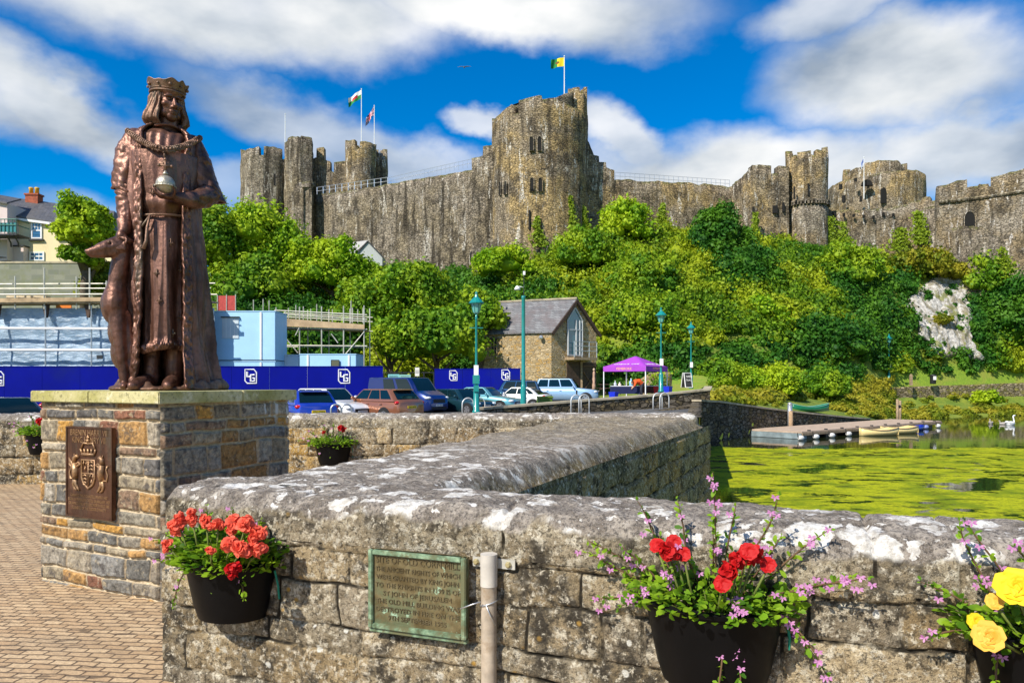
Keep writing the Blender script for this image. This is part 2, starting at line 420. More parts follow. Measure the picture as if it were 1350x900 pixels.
def m_rubble(name, lo, hi, warm, sc=3.2, dark=0.6, mortar=(0.5, 0.4, 0.26)):
    m, t, p = mat(name); P = t.pos()
    jit = t.vmath('ADD', P, t.scale(t.vmath('SUBTRACT', t.noise(P, 2.0, 2, .5, 0, True), (.5, .5, .5)), (.25, .25, .12)))
    Ps = t.scale(jit, (1, 1, 2.0)); cell = t.sep(t.voro(Ps, sc, 'F1', 'Color')); edge = t.voro(Ps, sc, 'DISTANCE_TO_EDGE')
    fine = t.noise(P, 9, 5, .7); mid = t.noise(P, 1.4, 5, .6)
    c = t.mix(cell[0], lo, hi); c = t.mix(t.smooth(cell[1], 0.55, 0.8), c, warm)
    c = t.mix(t.smooth(edge, 0.09, 0.03), c, mortar)
    c = t.mix(t.smooth(fine, .5, .68, 0, .7), c, (0.05, 0.04, 0.03)); c = t.mix(t.smooth(mid, .5, .66, 0, dark), c, (0.06, 0.05, 0.035))
    t.put(p.inputs['Base Color'], c); p.inputs['Roughness'].default_value = .95; p.inputs['Specular IOR Level'].default_value = .12
    t.put(p.inputs['Normal'], t.bump(t.math('ADD', t.smooth(edge, 0, .1), t.math('MULTIPLY', fine, .7)), .9, .06))
    return m
M_MILL = m_rubble('buff_rubble_stone', (0.34, 0.25, 0.13), (0.55, 0.42, 0.24), (0.42, 0.27, 0.10), 2.6, .2)
M_QUAY = m_rubble('dark_quay_stone', (0.075, 0.062, 0.045), (0.24, 0.20, 0.145), (0.15, 0.115, 0.06), 2.4, .5, (0.035, .03, .02))
M_BANKWALL = m_rubble('mossy_bank_stone', (0.20, 0.16, 0.10), (0.46, 0.37, 0.23), (0.30, 0.26, 0.08), 2.2, .35, (0.08, .065, .03))

def m_leaf(name, lo, hi, alt, trans=0.35, big=0.35):
    m, t, p = mat(name)
    isl = t.island(); n = t.noise(t.pos(), big, 3, 0.5)
    c = t.mix(isl, lo, hi); c = t.mix(t.smooth(n, 0.42, 0.62, 0, 0.9), c, alt)
    t.put(p.inputs['Base Color'], c); p.inputs['Roughness'].default_value = 0.6; p.inputs['Specular IOR Level'].default_value = 0.25
    tr = t.new('ShaderNodeBsdfTranslucent'); t.put(tr.inputs[0], c)
    mx = t.new('ShaderNodeMixShader'); mx.inputs[0].default_value = trans
    t.l.new(p.outputs[0], mx.inputs[1]); t.l.new(tr.outputs[0], mx.inputs[2]); t.l.new(mx.outputs[0], t.n['Material Output'].inputs[0])
    return m
M_LEAF_BRIGHT = m_leaf('bright_foliage', (0.08, 0.22, 0.005), (0.33, 0.52, 0.012), (0.44, 0.56, 0.018))
M_LEAF_MID = m_leaf('mid_foliage', (0.04, 0.14, 0.006), (0.19, 0.36, 0.012), (0.33, 0.45, 0.015))
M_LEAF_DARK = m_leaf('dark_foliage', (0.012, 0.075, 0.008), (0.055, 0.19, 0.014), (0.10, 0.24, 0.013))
M_LEAF_SCRUB = m_leaf('hill_foliage', (0.03, 0.11, 0.005), (0.21, 0.36, 0.011), (0.38, 0.45, 0.015), .35, .22)
M_LEAF_OLIVE = m_leaf('olive_foliage', (0.07, 0.12, 0.006), (0.25, 0.30, 0.014), (0.38, 0.34, 0.025))
M_IVY = m_leaf('ivy_leaves', (0.13, 0.21, 0.01), (0.28, 0.37, 0.02), (0.22, 0.31, 0.015), .3, 1.0)
M_BARK = plain('bark', (0.10, 0.075, 0.05), .95, var=.4, scale=9)

def m_ground():
    m, t, p = mat('hill_soil_and_grass'); P = t.pos()
    n = t.noise(P, .6, 6, .65); f = t.noise(P, 5, 5, .7)
    c = t.mix(t.smooth(n, .35, .65), (0.10, 0.17, 0.012), (0.21, 0.25, 0.02)); c = t.mix(t.smooth(f, .5, .7, 0, .7), c, (0.05, 0.08, 0.01))
    t.put(p.inputs['Base Color'], c); p.inputs['Roughness'].default_value = .95
    t.put(p.inputs['Normal'], t.bump(f, .8, .1)); return m
M_GROUND = m_ground()
def m_grass(name, a, b):
    m, t, p = mat(name); P = t.pos(); f = t.noise(P, 6, 6, .7); n = t.noise(P, .5, 3)
    c = t.mix(t.smooth(f, .3, .7), a, b); c = t.mix(t.smooth(n, .45, .65, 0, .6), c, (.26, .25, .04))
    t.put(p.inputs['Base Color'], c); p.inputs['Roughness'].default_value = .9
    t.put(p.inputs['Normal'], t.bump(f, .8, .08)); return m
M_GRASS = m_grass('bank_grass', (0.11, 0.20, .01), (0.24, 0.34, .02))
def m_asphalt():
    m, t, p = mat('asphalt'); P = t.pos(); f = t.noise(P, 30, 5, .7); n = t.noise(P, .4, 4)
    c = t.mix(f, (.05, .05, .052), (.10, .098, .095)); c = t.mix(t.smooth(n, .4, .6, 0, .5), c, (.13, .125, .115))
    t.put(p.inputs['Base Color'], c); p.inputs['Roughness'].default_value = .9; return m
M_ASPHALT = m_asphalt()
def m_paver():
    m, t, p = mat('block_paving'); P = t.pos()
    mp = t.new('ShaderNodeMapping'); t.put(mp.inputs[0], P); mp.inputs['Rotation'].default_value = (0, 0, R(6))
    jit = t.vmath('ADD', mp.outputs[0], t.scale(t.vmath('SUBTRACT', t.noise(P, 9, 2, .5, 0, True), (.5, .5, .5)), (.03, .03, 0)))
    b = t.new('ShaderNodeTexBrick'); t.put(b.inputs['Vector'], jit)
    b.inputs['Scale'].default_value = 1.0; b.inputs['Brick Width'].default_value = .13; b.inputs['Row Height'].default_value = .058
    b.inputs['Mortar Size'].default_value = .007; b.inputs['Mortar Smooth'].default_value = .5; b.offset = .5
    b.inputs['Color1'].default_value = (.47, .31, .165, 1); b.inputs['Color2'].default_value = (.61, .44, .255, 1); b.inputs['Mortar'].default_value = (.16, .105, .06, 1)
    fine = t.noise(P, 45, 5, .7); n = t.noise(P, 1.6, 5, .6)
    c = t.mix(t.smooth(fine, .4, .7, 0, .55), b.outputs[0], (.22, .145, .08))
    c = t.mix(t.smooth(n, .5, .68, 0, .45), c, (.25, .18, .11)); c = t.mix(t.smooth(t.noise(t.scale(P, (5, 16, 0)), 1.0, 4, .65), .56, .66, 0, .8), c, (.09, .06, .035))
    t.put(p.inputs['Base Color'], c); p.inputs['Roughness'].default_value = .8
    h = t.math('SUBTRACT', t.math('MULTIPLY', fine, .35), b.outputs['Fac'])
    t.put(p.inputs['Normal'], t.bump(h, .9, .018)); return m
M_PAVER = m_paver()
def m_water():
    m, t, p = mat('pond_water_with_algae'); P = t.pos(); x, y, z = t.sep(P)
    w = t.noise(t.scale(P, (1, 1.0, 0)), 1.4, 3, .5)
    edge = t.noise(P, .16, 5, .62); g1 = t.noise(t.scale(P, (.75, 1.0, 0)), .34, 7, .66, .8); g2 = t.noise(t.scale(P, (.8, 1.2, 0)), 1.3, 6, .7)
    # the mat of algae thins out towards the far side
    lim = t.math('ADD', t.math('MULTIPLY', t.math('SUBTRACT', edge, .5), 16.0), y)
    far = t.smooth(lim, 35.0, 42.0)
    mask = t.math('ADD', g1, t.math('MULTIPLY', t.math('SUBTRACT', g2, .5), .55))
    gap = t.math('ADD', .42, t.math('MULTIPLY', far, .33))
    dlt = t.math('SUBTRACT', mask, gap); alg = t.smooth(dlt, -0.012, .022)
    f = t.noise(P, 9, 6, .72); n3 = t.noise(P, .8, 5, .62)
    ac = t.mix(t.smooth(f, .3, .68), (.19, .24, .006), (.46, .46, .012)); ac = t.mix(t.smooth(n3, .45, .65, 0, .8), ac, (.12, .18, .006)); ac = t.mix(t.smooth(t.noise(t.scale(P, (.5, 1.3, 0)), 1.9, 6, .7), .51, .62, 0, .85), ac, (.045, .065, .006))
    ac = t.mix(t.smooth(t.noise(P, 22, 4, .7), .56, .68, 0, .7), ac, (.07, .09, .008))
    t.put(p.inputs['Base Color'], ac); p.inputs['Roughness'].default_value = .85; p.inputs['Specular IOR Level'].default_value = .1
    t.put(p.inputs['Normal'], t.bump(t.math('ADD', f, t.math('MULTIPLY', alg, .4)), .7, .03))
    wt = t.new('ShaderNodeBsdfPrincipled'); wt.inputs['Base Color'].default_value = (.016, .022, .008, 1); wt.inputs['Roughness'].default_value = .04
    wt.inputs['IOR'].default_value = 1.33; t.put(wt.inputs['Normal'], t.bump(w, .12, .03))
    mx = t.new('ShaderNodeMixShader'); t.put(mx.inputs[0], alg); t.l.new(wt.outputs[0], mx.inputs[1]); t.l.new(p.outputs[0], mx.inputs[2])
    t.l.new(mx.outputs[0], t.n['Material Output'].inputs[0]); return m
M_WATER = m_water()
def m_chalk():
    m, t, p = mat('limestone_rock'); P = t.pos()
    n = t.noise(t.scale(P, (1, 1, .35)), .9, 6, .66, .6); f = t.noise(P, 3, 6, .7)
    c = t.mix(t.smooth(f, .35, .65), (.30, .275, .24), (.62, .59, .54)); c = t.mix(t.smooth(n, .50, .58, 0, .9), c, (.22, .19, .12))
    c = t.mix(t.smooth(t.noise(P, .7, 4, .6), .57, .64, 0, .8), c, (.18, .19, .03))
    t.put(p.inputs['Base Color'], c); p.inputs['Roughness'].default_value = .95; t.put(p.inputs['Normal'], t.bump(t.math('ADD', f, n), .9, .25)); return m
M_CHALK = m_chalk()
def m_slate(name, a, b, rust):
    m, t, p = mat(name); o = t.obj(); br = t.new('ShaderNodeTexBrick')
    P = t.pos(); x, y, z = t.sep(P); cb = t.new('ShaderNodeCombineXYZ'); t.put(cb.inputs[0], t.math('ADD', x, t.math('MULTIPLY', y, .9))); t.put(cb.inputs[1], t.math('MULTIPLY', z, 1.3))
    t.put(br.inputs['Vector'], cb.outputs[0]); br.inputs['Scale'].default_value = 1; br.inputs['Brick Width'].default_value = .35; br.inputs['Row Height'].default_value = .3
    br.inputs['Mortar Size'].default_value = .014; br.inputs['Color1'].default_value = (*a, 1); br.inputs['Color2'].default_value = (*b, 1); br.inputs['Mortar'].default_value = (.03, .03, .03, 1)
    c = t.mix(t.smooth(t.noise(P, .8, 6, .7), .45, .62, 0, .7), br.outputs[0], rust); c = t.mix(t.smooth(t.noise(P, 5, 5, .7), .5, .7, 0, .5), c, (.04, .04, .045))
    t.put(p.inputs['Base Color'], c); p.inputs['Roughness'].default_value = .6; t.put(p.inputs['Normal'], t.bump(br.outputs['Fac'], -.6, .03)); return m
M_SLATE = m_slate('mill_slate', (.12, .12, .125), (.21, .21, .212), (.115, .09, .088))
M_SLATE_DARK = m_slate('house_slate', (.065, .068, .078), (.11, .11, .12), (.10, .095, .09))

def m_bronze(name, a, b, patina, rough=.42):
    m, t, p = mat(name); o = t.obj()
    n = t.noise(t.scale(o, (1, 1, .5)), 4, 6, .65); f = t.noise(o, 38, 5, .7); s = t.noise(t.scale(o, (1, 1, .18)), 11, 5, .6)
    c = t.mix(t.smooth(n, .35, .65), a, b); c = t.mix(t.smooth(s, .5, .66, 0, .65), c, patina); c = t.mix(t.smooth(f, .55, .7, 0, .6), c, (.035, .018, .012))
    c = t.mix(t.smooth(t.noise(t.scale(o, (1, 1, .12)), 7, 6, .7), .57, .68, 0, .55), c, (.10, .105, .075)); c = t.mix(t.smooth(t.noise(o, 5, 6, .7), .52, .66, 0, .6), c, tuple(q*.45 for q in a))
    t.put(p.inputs['Base Color'], c); p.inputs['Metallic'].default_value = .6
    t.put(p.inputs['Roughness'], t.smooth(f, .2, .8, rough - .1, rough + .14)); t.put(p.inputs['Normal'], t.bump(f, .35, .012)); return m
M_BRONZE = m_bronze('statue_bronze', (.105, .045, .028), (.24, .12, .085), (.055, .024, .010), .40)
M_BRONZE_DARK = m_bronze('dark_bronze', (.15, .075, .045), (.26, .16, .11), (.07, .05, .03), .5)
M_ORB = m_bronze('orb_metal', (.38, .34, .26), (.55, .50, .40), (.2, .15, .09), .38)
M_BLACKPOT = plain('black_plastic', (.0035, .0035, .004), .42, var=.3, spec=.13)
M_WHITE = plain('white_paint', (.78, .78, .77), .45, var=.06)
M_STEEL = plain('galvanised_steel', (.55, .56, .57), .38, .8, var=.15, scale=20)
M_DARKMETAL = plain('dark_metal', (.04, .042, .045), .5, .5, var=.2)
M_TEAL = plain('teal_paint', (.008, .22, .20), .32, 0, var=.12, spec=.5, coat=.5)
M_GLASS = None
def m_glass(name, col, rough=.05, spec=.9, coat=.8):
    m, t, p = mat(name); n = t.noise(t.obj(), .7, 3)
    t.put(p.inputs['Base Color'], t.mix(n, tuple(c*.7 for c in col), col)); p.inputs['Roughness'].default_value = rough
    p.inputs['Specular IOR Level'].default_value = spec; p.inputs['Coat Weight'].default_value = coat; p.inputs['Coat Roughness'].default_value = .02; return m
M_GLASS = m_glass('dark_window_glass', (.02, .028, .03)); M_GLASS_CAR = m_glass('car_glass', (.004, .018, .024), .03, .35, .25)
M_WOOD = plain('weathered_wood', (.30, .215, .13), .85, var=.35, scale=5)
M_WOOD_DARK = plain('dark_timber', (.07, .042, .028), .8, var=.4, scale=4)
M_RUBBER = plain('rubber', (.016, .016, .016), .8, var=.2)
# ------------------------------------------------------------------ the land
COLS = [  # image column of the view fan: (px, [(Y, z) x 8])
 (-2600,[(11,-3),(11.1,-.06),(40,-.2),(52,.1),(53.5,6),(72,9),(110,14),(400,20)]),
 (-300, [(11,-3),(11.1,-.06),(40,-.2),(50.5,.0),(51.2,6.0),(70,8),(112,14),(400,16)]),
 (285,  [(11,-3),(11.1,-.06),(40,-.2),(51.5,.0),(52.2,6.0),(76,10.5),(112,17),(400,16)]),
 (300,  [(11,-3),(11.1,-.06),(40,-.2),(57,.0),(61,6.2),(76,10.5),(112,17),(400,16)]),
 (420,  [(11,-3),(11.1,-.06),(40,-.2),(60,.0),(66,6.4),(80,10.5),(103,18),(400,20)]),
 (640,  [(11,-3),(11.1,-.06),(40,-.2),(66,.05),(74,6.5),(81,10.2),(91.5,14.8),(400,20)]),
 (800,  [(11,-3),(11.1,-.06),(44,-.15),(67,.3),(74,7.5),(82,13.5),(92,20.2),(400,20)]),
 (916,  [(11,-3),(11.1,-.06),(46,.1),(66,.8),(74,8),(83,14),(95,21.5),(400,20)]),
 (923,  [(40.4,-3),(40.5,.2),(48,.5),(66,1.0),(75,8),(84,14),(95,21.5),(400,20)]),
 (1145, [(58.1,-3),(58.2,-1.62),(72.6,-.3),(75,1.2),(81,8),(87,13.5),(93.5,17.0),(400,20)]),
 (1180, [(64,-3),(67,-1.95),(77.8,-.9),(80,1.35),(83,7),(87,11.8),(92,16.4),(400,20)]),
 (1350, [(72,-3),(75,-1.95),(83.8,-.9),(86,1.5),(88,8),(91,12.5),(95,17.0),(400,20)]),
 (2600, [(80,-3),(84,-1.95),(92.8,-.9),(95,1.6),(98,6),(103,10),(120,16),(400,20)]),
]
_cx = np.array([c[0] for c in COLS], float); _cY = np.array([[q[0] for q in c[1]] for c in COLS]); _cz = np.array([[q[1] for q in c[1]] for c in COLS])
def col_at(px):
    px = np.atleast_1d(np.asarray(px, float))
    Y = np.stack([np.interp(px, _cx, _cY[:, k]) for k in range(8)], -1); Z = np.stack([np.interp(px, _cx, _cz[:, k]) for k in range(8)], -1)
    return Y, Z
def ground(px, Y):
    cy, cz = col_at(px); return float(np.interp(Y, cy[0], cz[0]))
def on_ground(px, Y, dz=0.0):
    return Vector(((px - CX) / F * Y, Y, ground(px, Y) + dz))

def hit(px, py):
    """depth at which the land is seen at a picture point"""
    cy, cz = col_at(px); Y = np.linspace(cy[0, 1], cy[0, 6], 3000); q = HY-(np.interp(Y, cy[0], cz[0])-EYE)*F/Y; return float(Y[np.argmin(np.abs(q-py))])
def build_land():
    px = np.unique(np.concatenate([np.linspace(-2600, -300, 24), np.linspace(-300, 1500, 260), np.linspace(1500, 2600, 20), _cx]))
    Yc, Zc = col_at(px); sub = [1, 3, 5, 10, 12, 14, 10]
    Ys, Zs, S = [], [], []
    for k, n in enumerate(sub):
        for j in range(n):
            a = j / n; Ys.append(Yc[:, k]*(1-a)+Yc[:, k+1]*a); Zs.append(Zc[:, k]*(1-a)+Zc[:, k+1]*a); S.append(k + a)
    Ys.append(Yc[:, 7]); Zs.append(Zc[:, 7]); S.append(7)
    Y = np.stack(Ys, 1); Z = np.stack(Zs, 1); S = np.array(S)[None, :]
    X = (px[:, None] - CX) / F * Y
    P = np.stack([X.ravel(), Y.ravel(), Z.ravel()], 1)
    w = (sstep(S, 3.1, 3.6) * np.ones_like(Y)).ravel()
    P[:, 2] += w * fbm(P * .22, 3, 5) * 1.0 + w * fbm(P * .9, 2, 8) * .3
    nu, nv = Y.shape
    o = mesh_quads('hillside', P, grid_faces(nu, nv)[:, ::-1], M_GROUND, None, True); structure(o)
    # car park asphalt, a sheet just above the land
    q = [p for p in px if -1500 < p <= 916]; V = []; lev = [11.15, 20, 30, 40, 50, 58]
    for p in q:
        for y in lev:
            y = min(y, np.interp(p, _cx, _cY[:, 3]) - .6)
            V.append(((p-CX)/F*y, y, ground(p, y) + .012))
    structure(mesh_quads('car_park', np.array(V), grid_faces(len(q), len(lev))[:, ::-1], M_ASPHALT))
    # short grass by the promenade
    V = []; q = np.linspace(880, 1600, 60)
    for p in q:
        cy, cz = col_at(p)
        for a in (0, .5, 1): 
            y0 = max(cy[0, 2] + .3, 54.5) if p < 1130 else cy[0, 3] - 1.5; y1 = cy[0, 3] + (1.6 if p < 1120 else .9)
            y = y0 + (y1-y0) * a; V.append(((p-CX)/F*y, y, ground(p, y) + .03))
    structure(mesh_quads('bank_grass', np.array(V), grid_faces(60, 3)[:, ::-1], M_GRASS, None, True))
    # gravel promenade path
    m = MB(); q = np.linspace(860, 990, 30)
    V = []
    for p in q:
        for a in (0, 1):
            y = 53.5 + a * 2.4 + (p - 860) / 290 * 12; V.append(((p-CX)/F*y, y, ground(p, y) + .05))
    structure(mesh_quads('path', np.array(V), grid_faces(30, 2)[:, ::-1], plain('path_gravel', (.46, .38, .22), .95, var=.25, scale=3)))
    # bridge pavement
    mb = MB(); mb.add([(-40, -6, 0), (7, -6, 0), (4.2, 1.45, 0), (-1.4, 3.66, 0), (1.4, 10.6, 0), (1.4, 11.12, 0), (-40, 11.12, 0)], [tuple(range(7))]); structure(mb.build('pavement', M_PAVER))
    structure(mesh_quads('water', np.array([(-6, -8, -2), (320, -8, -2), (320, 130, -2), (-6, 130, -2)]), np.array([[0, 1, 2, 3]]), M_WATER))
    structure(mesh_quads('ground', np.array([(-3000, -3000, -3.1), (3000, -3000, -3.1), (3000, 3000, -3.1), (-3000, 3000, -3.1)]), np.array([[0, 1, 2, 3]]), M_GROUND))
build_land()

# ------------------------------------------------------------------ stone walls near the camera
def stone_cells(s, z, cs, hr, wr, seed, warp=.02):
    """coursed rubble: returns cell id, distance to the joint"""
    rng = np.random.RandomState(seed)
    q = np.stack([s*3, z*3, s*0+seed], 1); s2 = s + fbm(q, 3, seed+1)*warp; z2 = z + fbm(q*1.1+7, 3, seed+2)*warp
    zs = [cs[0]]
    while zs[-1] < cs[1]: zs.append(zs[-1] + rng.uniform(*hr))
    zs = np.array(zs); k = np.clip(np.searchsorted(zs, z2) - 1, 0, len(zs)-2)
    dz = np.minimum(z2 - zs[k], zs[k+1] - z2); ds = np.full_like(s, 9.0); cid = np.zeros(len(s), int)
    s0, s1 = s.min() - .5, s.max() + .5
    for r in range(len(zs)-1):
        e = [s0 - rng.uniform(0, wr[1])]
        while e[-1] < s1: e.append(e[-1] + rng.uniform(*wr))
        e = np.array(e); i = np.where(k == r)[0]
        if len(i) == 0: continue
        j = np.clip(np.searchsorted(e, s2[i]) - 1, 0, len(e)-2)
        ds[i] = np.minimum(s2[i]-e[j], e[j+1]-s2[i]); cid[i] = r*997 + j
    return cid, np.minimum(np.abs(dz), np.abs(ds))

def wall_face(P0, P1, z0, z1, n, res, hr, wr, seed, relief, joint=.014, pal=((1,1,1),), edge0=.0):
    """displaced stone face from P0 to P1; returns V,Q,tint,mort"""
    P0 = np.array(P0, float); P1 = np.array(P1, float); L = np.linalg.norm(P1-P0); d = (P1-P0)/L
    nu = int(L/res)+2; nv = int((z1-z0)/res)+2
    s, z = np.meshgrid(np.linspace(0, L, nu), np.linspace(z0, z1, nv), indexing='ij'); s = s.ravel(); z = z.ravel()
    cid, dist = stone_cells(s, z, (z0-.03, z1+.3), hr, wr, seed, joint*(3.2 if seed == 5 else 1.6))
    mort = 1 - sstep(dist, joint*.35, joint*1.15)
    X = P0[0]+d[0]*s; Y = P0[1]+d[1]*s; W = np.stack([X, Y, z], 1)
    rnd = _hash(cid, cid*3, cid*7, seed); rnd2 = _hash(cid, cid*5, cid*2, seed+9)
    disp = relief*(1-mort)*(.6+.5*rnd) + fbm(W*14, 4, seed)*relief*.45 + fbm(W*45, 3, seed+4)*relief*.22
    fade = sstep(s, 0, edge0+1e-4)*sstep(L-s, 0, .01) if edge0 else 1.0
    W = W + disp[:, None]*fade*np.array([n[0], n[1], 0])[None, :] if not np.isscalar(fade) is False else W + (disp*fade)[:, None]*np.array([n[0], n[1], 0])[None, :]
    pal = np.array(pal); tint = pal[(rnd2*len(pal)).astype(int) % len(pal)]*(.82+.36*rnd)[:, None]
    return W, grid_faces(nu, nv), tint, mort

def sweep_coping(P0, P1, n, w, z0, z1, res, r=.1, ends=(0, 0), seed=1, lich=1.0, dome=.012, lich_fn=None):
    """rounded coping: the profile runs up the front, over the top, down the back; ends may be rounded in plan"""
    P0 = np.array(P0, float); P1 = np.array(P1, float); L = np.linalg.norm(P1-P0); d = (P1-P0)/L; nn = np.array(n, float)
    prof = [(0, z0), (0, z1-r)]
    for a in np.linspace(0, math.pi/2, 7)[1:]: prof.append((r-r*math.cos(a), z1-r+r*math.sin(a)))
    for a in np.linspace(0, 1, 12)[1:-1]: prof.append((r+(w-2*r)*a, z1+dome*4*a*(1-a)))
    for a in np.linspace(math.pi/2, 0, 7): prof.append((w-r+r*math.cos(a), z1-r+r*math.sin(a)))
    prof.append((w, z0))
    # resample
    pr = np.array(prof); seg = np.r_[0, np.cumsum(np.linalg.norm(np.diff(pr, axis=0), axis=1))]
    m = int(seg[-1]/res)+2; u = np.linspace(0, seg[-1], m); pr = np.stack([np.interp(u, seg, pr[:, 0]), np.interp(u, seg, pr[:, 1])], 1)
    nu = int(L/res)+2; s = np.linspace(0, L, nu); S, K = np.meshgrid(s, np.arange(m), indexing='ij'); S = S.ravel(); K = K.ravel()
    off = pr[K, 0]; z = pr[K, 1].copy(); mid = w/2
    for e, en in enumerate(ends):   # rounded end: pull the profile in towards the middle and down
        if en:
            t = np.clip(1-(S if e == 0 else L-S)/en, 0, 1); k = np.sqrt(np.clip(1-t*t, 0, 1)); off = mid+(off-mid)*(.12+.88*k); z = z-(z-z0)*(1-np.sqrt(np.clip(1-(t**3)**2, 0, 1)))*.75
    W = np.stack([P0[0]+d[0]*S-nn[0]*off, P0[1]+d[1]*S-nn[1]*off, z], 1)
    c = np.array([P0[0]+d[0]*L/2-nn[0]*mid, P0[1]+d[1]*L/2-nn[1]*mid, z1-.12])
    up = sstep(pr[K, 1], z1-r*1.1, z1-.02); outw = np.where(off < mid, 1, -1)
    disp = fbm(W*5, 4, 31)*.022 + fbm(W*24, 4, 33)*.009 + fbm(W*80, 2, 35)*.003
    # joints between coping stones
    jp = np.sort(np.random.RandomState(seed).uniform(0, L, max(1, int(L/.8)))); jd = np.min(np.abs(S[:, None]+(fbm(W*6, 2, 4)*.03)[:, None]-jp[None, :]), 1)
    joint = 1-sstep(jd, .004, .016); disp = disp-joint*.018
    W[:, 2] += disp*up; W[:, 0] += nn[0]*disp*(1-up)*outw; W[:, 1] += nn[1]*disp*(1-up)*outw
    q = sstep(up+fbm(W*9, 4, 77)*.75+fbm(W*2, 2, 79)*.3, .35, .75)
    li = np.ones(len(S))*lich if lich_fn is None else lich_fn(W)
    return W, grid_faces(nu, m), dict(tint=np.ones((len(S), 3))*.95, mort=joint*(1-up*.4), top=q, lich=li)

FD = np.array([.936, -.352]); FN = np.array([-.352, -.936])     # front wall: along, outward
A0 = np.array([-1.716, 3.56]); A1 = A0 + FD*6.2
RA = np.array([-.30, 3.62]); RB = np.array([3.02, 11.05])       # right foot of the return wall
LB = np.array([1.0, 10.0]); 
def build_parapet():
    root = thing('parapet_wall', 'weathered rubble parapet wall with rounded lichen-spotted coping, wrapping the bridge recess', 'wall', (0, 0, 0))
    T = ((1, 1, 1), (1.12, 1.05, .92), (.85, .85, .88), (.95, .86, .70), (.75, .74, .74), (1.2, 1.16, 1.08))
    def put(name, parts):
        V, Q, A = [], [], {'tint': [], 'mort': [], 'top': [], 'lich': []}; o = 0
        for v, q, a in parts:
            V.append(v); Q.append(q+o); o += len(v)
            for k in A: A[k].append(a[k])
        return mesh_quads(name, np.concatenate(V), np.concatenate(Q), M_WALL, root, True, {k: np.concatenate(x) for k, x in A.items()})
    def face(*a, **k):
        v, q, ti, mo = wall_face(*a, **k); return v, q, dict(tint=ti, mort=mo, top=np.zeros(len(v)), lich=np.zeros(len(v)))
    # front face seen close by, and its end
    put('front_face', [face(A0, A1, 0, .765, FN, .008, (.09, .20), (.16, .55), 5, .017, .012, T)])
    Lh = LB - A0; Ll = np.linalg.norm(Lh); Ld = Lh/Ll; Lnn = np.array([-Ld[1], Ld[0]])
    put('inner_face', [face(A0+Ld*.012, LB, 0, .76, Lnn, .03, (.10, .19), (.14, .42), 6, .014, .012, T)])
    Rd = (RB-RA)/np.linalg.norm(RB-RA); Rn = np.array([Rd[1], -Rd[0]])
    D = ((.95, .88, .62), (1.2, 1.05, .7), (.8, .76, .62), (1.3, 1.0, .5), (.9, .92, .7))
    put('pond_face', [face(RA, RB, -2.3, .765, Rn, .020, (.16, .27), (.3, .8), 8, .035, .022, D),
                      face(RB, np.array([2.45, 11.75]), -2.3, .765, np.array([.77, .63]), .03, (.14, .24), (.25, .6), 9, .012, .012, D),
                      face(A1-FN*.5, A0-FN*.5+FD*1.6, -2.3, .765, -FN, .05, (.12, .2), (.2, .5), 10, .01, .012, D)])
    # far side of the recess
    B0 = np.array([-14.0, 10.25]); B1 = np.array([1.9, 10.55]); Bd = (B1-B0)/np.linalg.norm(B1-B0); Bn = np.array([Bd[1], -Bd[0]])
    W = ((1.5, 1.1, .42), (1.4, 1.1, .6), (1.1, 1, .85), (1.25, 1.15, .95), (.8, .78, .74), (1.0, .84, .6), (1.35, 1.3, 1.2))
    put('far_face', [face(B0, B1, 0, .80, Bn, .02, (.14, .3), (.2, .55), 12, .03, .02, W),
                     face(np.array([2.45, 11.75]), B0-Bn*.55, -.6, .8, -Bn, .06, (.14, .3), (.2, .55), 13, .02, .02, W)])
    put('coping', [sweep_coping(A0-FD*.03+FN*.012, A1+FN*.012, FN, .58, .752, .95, .0085, .11, (.045, 0), 3, 1.0)])
    def rl(Wp): return .25 + .75*(1-sstep(Wp[:, 1], 4.6, 6.6))
    w1 = np.linalg.norm((RA-A0) - Rd*np.dot(RA-A0, Rd)) 
    # return coping as a wedge: left edge A0..LB, right edge RA..RB
    nu, nv = 420, 70; S, K = np.meshgrid(np.linspace(0, 1, nu), np.linspace(0, 1, nv), indexing='ij'); S = S.ravel(); K = K.ravel()
    a = np.array([A0[0]+.06, A0[1]+.02]); le = a[None]+(np.array([.75, 10.9])-a)[None]*S[:, None]; ri = (RA+FN*.05)[None]+(RB-RA-FN*.05)[None]*S[:, None]
    hump = 1-sstep(np.minimum(K, 1-K), .0, .16)
    XY = le*(1-K)[:, None]+ri*K[:, None]
    z = .93-.17*(hump**2.2)+.02*np.sin(np.pi*K)
    tip = sstep(S, .955, 1.0); z = z-.16*tip**2.5
    V = np.concatenate([XY, z[:, None]], 1); V[:, 2] += fbm(V*4.4, 4, 31)*.026+fbm(V*20, 4, 33)*.012
    topm = sstep(z+fbm(V*7, 4, 77)*.09, .80, .9)
    rets = (V, grid_faces(nu, nv)[:, ::-1], dict(tint=np.ones((len(V), 3))*np.array([.78, .72, .52]), mort=np.zeros(len(V)), top=topm*(.35+.65*(1-sstep(V[:, 1], 5, 8.5))), lich=rl(V)))
    put('return_coping', [rets])
    # vertical lip of the return coping on the pond side
    V2, Q2, A2 = [], [], None
    nu2 = 320; s = np.linspace(0, 1, nu2); S, K = np.meshgrid(s, np.linspace(0, 1, 12), indexing='ij'); S = S.ravel(); K = K.ravel()
    b = (RA+FN*.05)[None]+(RB-RA-FN*.05)[None]*S[:, None]+Rn[None]*.012; V = np.concatenate([b, (.75+.055*K)[:, None]], 1); V[:, :2] += Rn[None]*(fbm(V*9, 3, 7)*.012*(1-K**6))[:, None]
